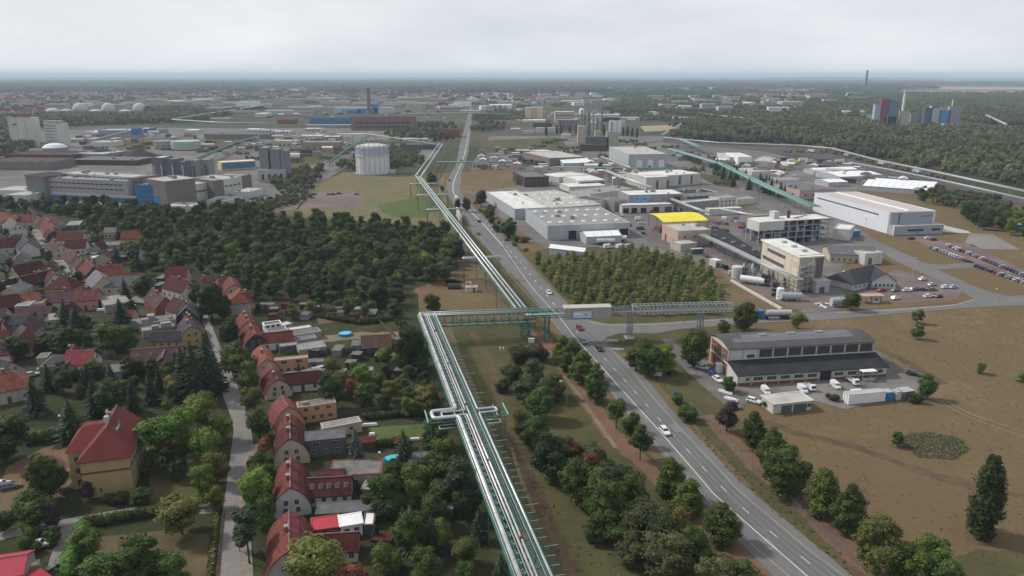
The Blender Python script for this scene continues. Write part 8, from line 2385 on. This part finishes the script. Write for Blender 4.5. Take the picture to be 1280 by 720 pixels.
far_wood('woodland', 'trees along the lower edge of the left works', [(-20,262),(150,266),(250,266),(330,262),(372,252),(380,238),(362,236),(345,250),(250,258),(150,262),(-20,258)], 15, 14, 90, .26, .38)
far_wood('woodland', 'trees at the edge of the gravel yard', [(362,222),(380,215),(376,228),(365,232)], 12, 15, 10, .45, .6)
far_wood('woodland', 'low scrub between the halls of the left works', [(95,186),(250,178),(420,172),(440,190),(380,206),(330,202),(250,190)], 38, 19, 60, .22, .38)
far_wood('woodland', 'scrub along the railway embankment', [(1120,226),(1190,242),(1290,268),(1290,280),(1210,262),(1150,240)], 17, 16, 70, .3, .5)
far_wood('woodland', 'shrubs among the yards of the middle works', [(600,192),(700,176),(780,178),(830,182),(880,200),(940,215),(900,235),(860,214),(700,205),(605,212)], 44, 17, 40, .25, .42)
far_wood('woodland', 'far trees left of the silo towers', [(-80,200),(0,196),(14,180),(12,158),(-80,160)], 30, 18, 120, .8, 1.0)

# ------------------------------------------------------------------ the hazy air
hz = MB().box(-60000,-1500,-3,60000,80000,138).build('haze', None)
hz.data.materials.clear()
hm = bpy.data.materials.new('haze')
hm.use_nodes = True
t = hm.node_tree
for n in list(t.nodes): t.nodes.remove(n)
mo = t.nodes.new('ShaderNodeOutputMaterial'); pv = t.nodes.new('ShaderNodeVolumePrincipled')
pv.inputs['Color'].default_value = (0.69, 0.845, 1.0, 1)
pv.inputs['Density'].default_value = 0.000082
pv.inputs['Anisotropy'].default_value = 0.0
t.links.new(pv.outputs[0], mo.inputs['Volume'])
hz.data.materials.append(hm)
tag(hz, 'thin bluish haze over the whole plain', 'haze', None, 'stuff')
# ================================================================== trees one can tell apart
NT = {}
def named(lst, group):
 for e in lst:
  tree(e[0], e[1], e[2], e[3], e[4], group, e[5] if len(e) > 5 else 1.0)
named([
 (1222,670,566,'p','tall dense poplar standing alone in the dry meadow at right', 1.6),
 (1158,499,467,'m','round green tree at the corner of the workshop yard', 1.15),
 (1146,424,404,'m','dark round bush, lower of two at the top of the meadow', 1.3),
 (1146,404,383,'o','pale bushy shrub beside the works road above the round bush', 1.2),
 (1226,467,450,'q','small bright sapling alone in the meadow'),
 (1282,478,464,'q','small shrub cut by the right edge of the meadow'),
 (1121,558,538,'m','dark small bush at the end of the silvery thicket', 1.2),
 (908,539,498,'k','dark purple tree between the yard and the road', 1.15),
 (940,560,508,'h','first green tree in the row right of the road, next to the purple one', 1.0),
 (964,592,535,'h','second green tree in the row right of the road', 1.15),
 (984,622,555,'m','broad bright green tree, third in the row right of the road', 1.35),
 (1027,645,580,'h','fourth tree in the row right of the road, narrow crowned', 1.25),
 (1058,668,606,'h','fifth tree in the row right of the road, conical', 1.3),
 (1095,722,648,'y','yellow-green spreading tree at the lower right by the road', 1.3),
 (1135,735,672,'q','bright green low thicket below the poplar', 1.2),
 (1160,728,665,'q','light green shrub mass between thicket and poplar', 1.2),
 (1175,748,690,'m','dark bush at the bottom edge below the poplar', 1.0),
 (860,526,502,'s','low shrub beside the road verge before the purple tree', 1.4),
 (812,470,418,'m','round tree on the grass island at the road junction', 1.25),
 (795,463,425,'o','olive tree beside the island tree at the junction', 1.1),
 (832,467,428,'g','bright tree on the yard side of the junction island', 0.9),
 (866,458,410,'b','dark tree at the left corner of the workshop', 1.15),
 (930,414,374,'m','large green tree in front of the tanker lorry', 1.35),
 (905,418,396,'s','shrub at the foot of the large green tree', 1.2),
 (997,412,390,'g','light green round tree beside the side road', 1.4),
 (1063,388,363,'m','dark round tree beside the plant entrance', 1.3),
 (912,490,468,'m','green tree at the front corner of the workshop', 1.2),
 (848,505,492,'s','weedy shrub on the verge by the blue sign', 1.0),
 (912,468,452,'g','thin tree beside the red brick gable'),
 (1143,503,490,'s','shrub by the containers at the yard end', 1.1),
 (1042,500,490,'s','green shrub beside the open shed', 1.2),
 (960,510,500,'s','low bush before the open shed', 1.2),
], 'trees right of the main road')
named([
 (703,456,414,'h','first roadside tree left of the lanes, below the bridge', 1.3),
 (715,470,422,'h','second roadside tree left of the lanes', 1.3),
 (728,480,430,'h','third roadside tree left of the lanes', 1.2),
 (744,503,455,'h','fourth roadside tree left of the lanes', 1.1),
 (770,536,492,'t','fifth roadside tree left of the lanes', 1.35),
 (788,556,512,'t','sixth roadside tree left of the lanes', 1.1),
 (800,575,526,'t','seventh roadside tree left of the lanes', 1.3),
 (836,622,565,'h','eighth roadside tree left of the lanes', 1.3),
 (861,645,590,'h','ninth roadside tree left of the lanes', 1.2),
 (899,678,622,'h','tenth roadside tree left of the lanes, over the dirt patch', 1.4),
], 'roadside trees beside the dirt path')
named([
 (650,452,428,'e','olive shrub mass under the bridge tower', 1.9),(672,450,425,'e','broad olive shrub beside the bridge tower', 1.7),(640,478,452,'e','low grey-green shrub in the strip, below the tower', 1.6),
 (668,482,445,'o','olive round tree in the strip beside the roadside trees', 1.2),(690,498,460,'e','spreading olive shrub in the strip', 1.6),(655,505,465,'o','broad dull tree at the head of the strip'  , 1.2),
 (628,490,470,'e','dark low shrub at the edge of the sandy track', 1.4),(676,525,480,'m','green tree in the middle strip', 1.25),(652,548,505,'y','yellowish tree beside the lower track', 1.1),
 (668,560,515,'m','green tree in the strip beside the lamp post', 1.2),(690,602,540,'b','big dark tree in the strip', 1.25),(662,560,528,'m','dark bush beside the sandy track', 1.1),
 (712,588,545,'r','rust-tinged tree in the strip', 1.0),(730,585,545,'o','olive tree beside the dirt path', 1.2),(748,605,555,'e','grey-green spreading tree beside the dirt path', 1.5),
 (720,632,572,'b','dark tree below the rust-tinged one', 1.1),(742,640,575,'m','large green tree in the lower strip', 1.15),(738,615,562,'r','orange-brown small tree in the lower strip', .9),
 (768,640,580,'o','yellowish-olive tree in the lower strip', 1.2),(757,668,600,'m','dense green tree in the lower strip, front row', 1.1),(790,650,590,'m','green tree in the lower strip beside the road', 1.1),
 (800,676,612,'o','dull olive tree in the lower strip', 1.2),(745,676,645,'s','low green bush at the front of the strip', 1.5),(772,682,645,'s','dark low bush at the front of the strip', 1.5),
 (815,690,620,'o','dark brownish tree in the lower strip', 1.0),(840,690,618,'y','yellow-green tree in the lower strip', 1.0),(795,705,660,'e','grey-green thicket at the lower end of the strip', 1.5),
 (830,715,655,'e','large grey-green thicket, last of the strip', 1.6),(862,700,645,'m','green tree beside the dirt patch', 1.0),(872,708,670,'s','low shrub beside the dirt patch', 1.4),
 (890,745,690,'o','bush crown at the bottom edge by the road', 1.2),(930,750,700,'s','leafy bush at the bottom edge beside the kerb', 1.6),
 (540,390,364,'m','round green bush at the bend of the lattice bridge', 1.3),(545,388,374,'q','bright low bush before the round green one', 1.2),
 (583,265,244,'b','dark tree between pipes and road, upper', .9),(572,262,248,'b','dark small tree between pipes and road', 1.0),(601,258,236,'b','dark tree on the verge beside the far white hall', 1.1),
 (636,297,268,'b','dark round tree on the verge before the pale warehouses', 1.3),(540,232,213,'b','tree beside the bend of the white pipes'),(553,240,231,'o','low tree beside the white pipes'),
 (656,303,295,'s','shrub on the verge by the pale warehouses',1.3),(620,290,278,'s','verge shrub below the round dark tree',1.3),(610,272,258,'s','verge shrub between the dark trees',1.4),
], 'trees between the pipeline and the road')
named([
 (512,462,400,'b','dark tall tree beside the near pipeline corner', 1.0),(505,440,400,'n','dark pine beside the near pipeline corner', 1.1),
 (8,578,516,'b','big dark tree at the left edge', 1.5),(92,552,500,'c','broad conifer behind the villa', 1.6),(120,520,470,'c','dark conifer in the row behind the villa, first'),(140,522,472,'b','dark tree in the row behind the villa'),
 (168,515,470,'c','dark conifer in the row behind the villa, second', 1.1),(190,505,462,'c','dark conifer in the row behind the villa, third', 1.1),(207,512,500,'g','bright bush behind the villa'),
 (205,582,508,'g','big bright green tree beside the villa', 1.2),(232,565,505,'g','bright green tree behind the one beside the villa', 1.0),(222,592,545,'b','dark green tree in front of the bright one', 1.1),
 (255,548,484,'g','bright tree beside the street, uppermost', 1.2),(280,555,512,'g','bright tree leaning over the street'),(262,585,532,'g','bright bushy tree in the middle by the street', 1.1),
 (272,605,560,'y','yellow-green bush by the street', 1.1),(256,632,578,'g','light green tree by the street below the yellow one', 1.0),(270,640,600,'y','yellow-green tree beside the entrance', .9),
 (228,668,612,'y','round oak with yellowish crown beside the entrance', 1.35),(245,500,422,'c','tall spruce by the street, first of four', 1.2),(262,492,415,'c','tall spruce by the street, second of four', 1.2),
 (232,498,432,'c','tall spruce by the street, third of four', 1.2),(272,485,440,'c','tall spruce by the street, fourth of four', 1.1),(200,490,456,'c','narrow conifer before the purple-brown wing', .9),(222,500,462,'y','dull yellowish tree below the spruces'),
 (106,487,458,'c','small pointed conifer before the white house', 1.1),(45,518,472,'c','dark spruce beside the orange-red roof', 1.5),(98,420,378,'c','dark conifer in mid town, first', 1.4),(84,415,372,'c','dark conifer in mid town, second', 1.2),
 (153,412,372,'c','dark broad conifer by the grey yards', 1.7),(158,378,346,'c','pointed conifer below the long grey roof', 1.2),(178,370,340,'b','round tree by the brick-walled house', 1.2),
 (90,442,402,'b','round dark tree in mid town, first', 1.3),(24,450,416,'b','round dark tree beside the navy roof', 1.4),(138,442,404,'m','round tree before the ochre wing, first', 1.3),(158,442,402,'m','round tree before the ochre wing, second', 1.2),
 (55,438,420,'s','light bush in the mid-town garden', 1.5),(70,405,396,'q','yellowish shrub in the mid-town garden'),(265,400,352,'b','round tree beside the street bend, upper', 1.2),(245,385,352,'b','dark tree beside the street bend'),
 (278,402,362,'b','dark tree by the tall pale house', 1.0),(287,432,398,'b','round tree left of the row houses, first', 1.2),(298,470,425,'m','round tree left of the row houses, second', 1.4),(312,490,450,'m','round tree left of the row houses, third'),
 (325,548,508,'b','dark round tree left of the row houses, fourth', 1.4),(315,520,480,'y','yellowish tree left of the row houses'),(330,575,545,'r','rust-tinged tree left of the row houses'),
 (322,600,560,'m','green tree left of the white gable, upper', 1.1),(320,640,585,'g','green tree left of the white gable, lower', 1.1),(334,668,622,'m','green tree close to the nearest red house', 1.0),(336,612,578,'m','green tree close to the white gable wall', .9),(334,650,610,'b','dark tree between street and white gable', 1.0),(312,705,630,'n','leaning pine beside the street', 1.3),(300,690,655,'n','lower pine beside the street', 1.1),
 (60,625,560,'m','hazy green tree on the villa drive', .9),(75,612,580,'m','green tree at the villa corner', 1.1),(48,660,610,'m','green bush on the lower drive, left', 1.3),(68,662,628,'k','dark purple tree by the lower drive', 1.0),
 (112,625,600,'k','purple bush before the villa wall', 1.1),(66,682,655,'s','round clipped bush beside the lower drive', 1.0),(38,672,652,'q','yellow-green bush beside the lower drive'),(35,690,668,'s','dark bush by the left hedge', 1.2),
 (150,626,612,'s','low bush along the villa front', 1.4),(178,632,608,'s','bush at the villa right corner', 1.4),(185,595,570,'m','bush climbing the villa side'),
 (185,740,668,'m','big tree at the bottom edge, left of the lawn', 1.3),(140,745,685,'g','green tree at the bottom edge beside the hedge', 1.3),(222,748,690,'m','dark tree at the bottom edge on the lawn', 1.1),(110,700,655,'g','light green tree by the drive to the corner', 1.2),
 (222,600,572,'b','dark bush on the villa lawn', 1.2),(5,665,640,'b','dark bush at the left edge by the drive', 1.4),(25,545,525,'m','bush at the left edge above the bare earth', 1.3),
 (398,745,668,'y','round tree in front of the nearest red house', 1.35),(440,752,700,'r','autumn-tinted bush at the bottom edge', 1.1),
 (483,648,592,'m','round tree between the grey roofs', 1.35),(446,585,536,'u','grey-green blue spruce beside the dark grey wing', 1.2),(415,512,462,'b','dark round garden tree below the sheds', 1.0),
 (514,690,628,'u','blue spruce in the near garden', 1.2),(540,690,640,'c','dark spruce in the near garden', 1.1),(470,680,650,'c','small pointed conifer by the garden path', 1.0),(375,480,452,'c','slim conifer before the maroon wing', .9),
 (505,612,580,'k','dark reddish tree by the turquoise pool', 1.2),(575,640,570,'n','tall dark pine near the pipeline', 1.3),(555,600,548,'m','green tree beside the pipeline loop', 1.2),(545,560,520,'m','green tree below the loop deck', 1.2),
 (535,512,480,'y','yellow-green tree beside the pipeline', 1.4),(440,500,470,'r','reddish garden tree beside the yellowish one', 1.0),(425,495,465,'y','yellowish garden tree below the sheds', 1.2),
], 'trees of the town gardens')

# --- woods whose trees look alike
AVOID = [(P(162,306), 14, 34), (P(238,368), 9, 30), (P(224,362), 10, 24)]
def wood(poly, dist, seed, kinds, hmin, hmax, label, group, limit=200, wf=1.0, keep=999, rest=None):
 rr = random.Random(seed)
 pts = sorted((p for p in scatter(poly, dist, seed, limit) if not any(abs(p[0]-c.x) < w and c.y-f < p[1] < c.y+8 for c, w, f in AVOID)), key=lambda p: p[1])
 if len(pts) > keep:
  for j, kd in enumerate('bm'):
   pr = [o for o in bpy.data.objects if o.name.startswith('crown') and o.data == TREES[kd][0][0]][0]
   mass('wood_interior', rest + (', darker crowns' if j == 0 else ', paler crowns'), 'wood', [(x, y, 0, rr.uniform(hmin, hmax)/10, rr.uniform(0, 6.28)) for x, y in pts[keep+j::2]], pr)
  pts = pts[:keep]
 for x, y in pts:
  k = rr.choice(kinds)
  h = rr.uniform(hmin, hmax) * (0.33 if k in 'seq' else 1)
  tree_at(Vector((x, y, 0)), h, k, label, group, wf)
wood([(150,300),(180,276),(300,266),(372,282),(470,285),(560,300),(573,330),(560,350),(500,362),(500,385),(400,385),(330,372),(270,345),(180,335)], 6.8, 11, 'bbbmmmmoohgy', 6, 13, 'broadleaf tree in the dense wood between town and gasholder meadow', 'trees of the dense wood', 420, 1.15, 150, 'back part of the dense wood between town and gasholder meadow')
wood([(-20,258),(150,259),(200,264),(160,284),(112,284),(90,272),(60,266),(-20,265)], 7.5, 12, 'bbbmo', 6, 10, 'broadleaf tree in the belt below the long grey office block', 'trees below the office block', 80, 1.2)
wood([(108,284),(150,284),(155,312),(185,335),(262,350),(330,374),(322,392),(305,374),(240,346),(175,350),(128,322)], 8.5, 27, 'bbmcm', 5, 10, 'tree between the town roofs and the dense wood', 'trees along the town edge of the wood', 46, 1.2)
wood([(668,332),(700,327),(760,326),(800,320),(862,334),(905,368),(900,392),(740,396),(700,372)], 3.9, 13, 'w', 3.5, 9.5, 'light green birch in the young wood beside the side road', 'birches of the young wood', 280, 1.55)
wood([(400,470),(450,466),(520,450),(545,500),(540,530),(455,518),(430,500)], 6.0, 14, 'mbmyog', 5, 9, 'garden tree in the thicket between the sheds and the pipeline', 'trees of the garden thicket', 40, 1.2)
wood([(470,600),(540,560),(575,600),(620,720),(640,790),(440,790),(470,720),(520,690),(520,650)], 6.5, 15, 'bbmmoc', 6, 10, 'dark garden tree in the near thicket left of the pipeline', 'trees of the near thicket', 60, 1.2)
wood([(60,470),(230,470),(232,505),(190,500),(100,500),(62,490)], 6.0, 16, 'bcmb', 5, 9, 'dark tree in the belt between the white house and the villa', 'trees behind the villa', 26, 1.15)
wood([(330,392),(400,385),(500,388),(500,400),(400,398),(340,402)], 6.0, 17, 'mosby', 4, 7, 'low garden tree along the upper garden edge', 'trees of the upper gardens', 34, 1.2)
wood([(0,410),(130,405),(160,445),(60,440),(0,445)], 7.5, 18, 'bmsob', 4, 8, 'low garden tree among the mid-town roofs', 'trees between the town roofs', 30, 1.1)
wood([(-10,272),(60,275),(120,325),(170,340),(240,362),(225,400),(150,395),(60,380),(-10,390)], 13, 26, 'bmsbo', 4, 8, 'dark tree standing between the roofs of the upper street', 'trees of the upper street', 34, 1.1)
wood([(590,252),(612,262),(650,300),(668,320),(648,316),(612,280)], 5.0, 19, 'ssem', 4, 7, 'low shrub on the verge between main road and warehouses', 'verge shrubs', 22, 1.3)
wood([(945,225),(965,238),(1000,247),(990,250),(955,243)], 7.0, 20, 'c', 9, 13, 'dark conifer in the clump below the turquoise pipe rack', 'conifers by the pipe rack', 14, 1.2)
wood([(888,205),(940,222),(950,240),(925,240),(895,228)], 8.0, 24, 'c', 7, 12, 'conifer beside the white works building with dark window slots', 'conifers by the works building', 14, 1.2)
wood([(1195,262),(1240,268),(1290,285),(1290,302),(1255,296),(1215,282)], 8.0, 21, 'bbmg', 7, 12, 'tree in the group beyond the paved pad', 'trees beyond the paved pad', 24, 1.15)
wood([(1150,240),(1200,256),(1195,262),(1150,252)], 9.0, 22, 'gmo', 5, 9, 'small tree on the scrub behind the white warehouse', 'scrub trees behind the warehouse', 14, 1.2)
# silver-green thicket in the meadow
pts = scatter([(1128,545),(1160,541),(1200,549),(1210,562),(1190,574),(1150,572),(1130,560)], 0.7, 31, 560)
b = MB(); rr = random.Random(3)
for x, y in pts:
 q = rr.uniform(.5,1.15)
 leaf_lobes(b, [(x, y, .3*q, .6*q, .7*q)], 22, .34, rr, .3)
tag(b.build('thicket', L_S), 'low silvery-green thicket spreading in the dry meadow', 'thicket', None, 'stuff')
pts = scatter([(590,470),(640,560),(700,640),(830,720),(800,760),(720,740),(640,600)], 1.6, 33, 900, 4000) + scatter([(850,520),(900,560),(1000,650),(1080,720),(1110,760),(930,610)], 1.4, 34, 700, 4000)
b = MB()
for x, y in pts:
 s = rr.uniform(.15,.4)
 for k in range(5):
  b.add([(x+rr.gauss(0,.3), y+rr.gauss(0,.3), 0), (x+rr.gauss(0,.3), y+rr.gauss(0,.3), 0), (x+rr.gauss(0,.4), y+rr.gauss(0,.4), s)], [(0,1,2)])
tag(b.build('grass_tufts', M('dull_tuft', (0.10,0.095,0.04), var=.4, scale=.3)), 'dull green grass tufts on the verges and under the pipeline', 'grass', None, 'stuff')

pts = scatter([(1060,400),(1290,385),(1500,720),(1180,740),(1000,560),(930,515),(1100,512),(1170,490)], 1.5, 35, 1500, 7000)
for nm, col, sl_ in (('straw_tufts', (0.20,0.148,0.085), 0),):
 b = MB()
 for x, y in pts[sl_::2]:
  q = rr.uniform(.3,1.0)
  leaf_lobes(b, [(x, y, .05, q, .22)], 9, .34, rr, 0)
 tag(b.build('grass_tufts', M(nm, col, var=.4, scale=.3)), ('pale straw' if sl_ == 0 else 'olive weedy') + ' grass tufts over the dry meadow', 'grass', None, 'stuff')
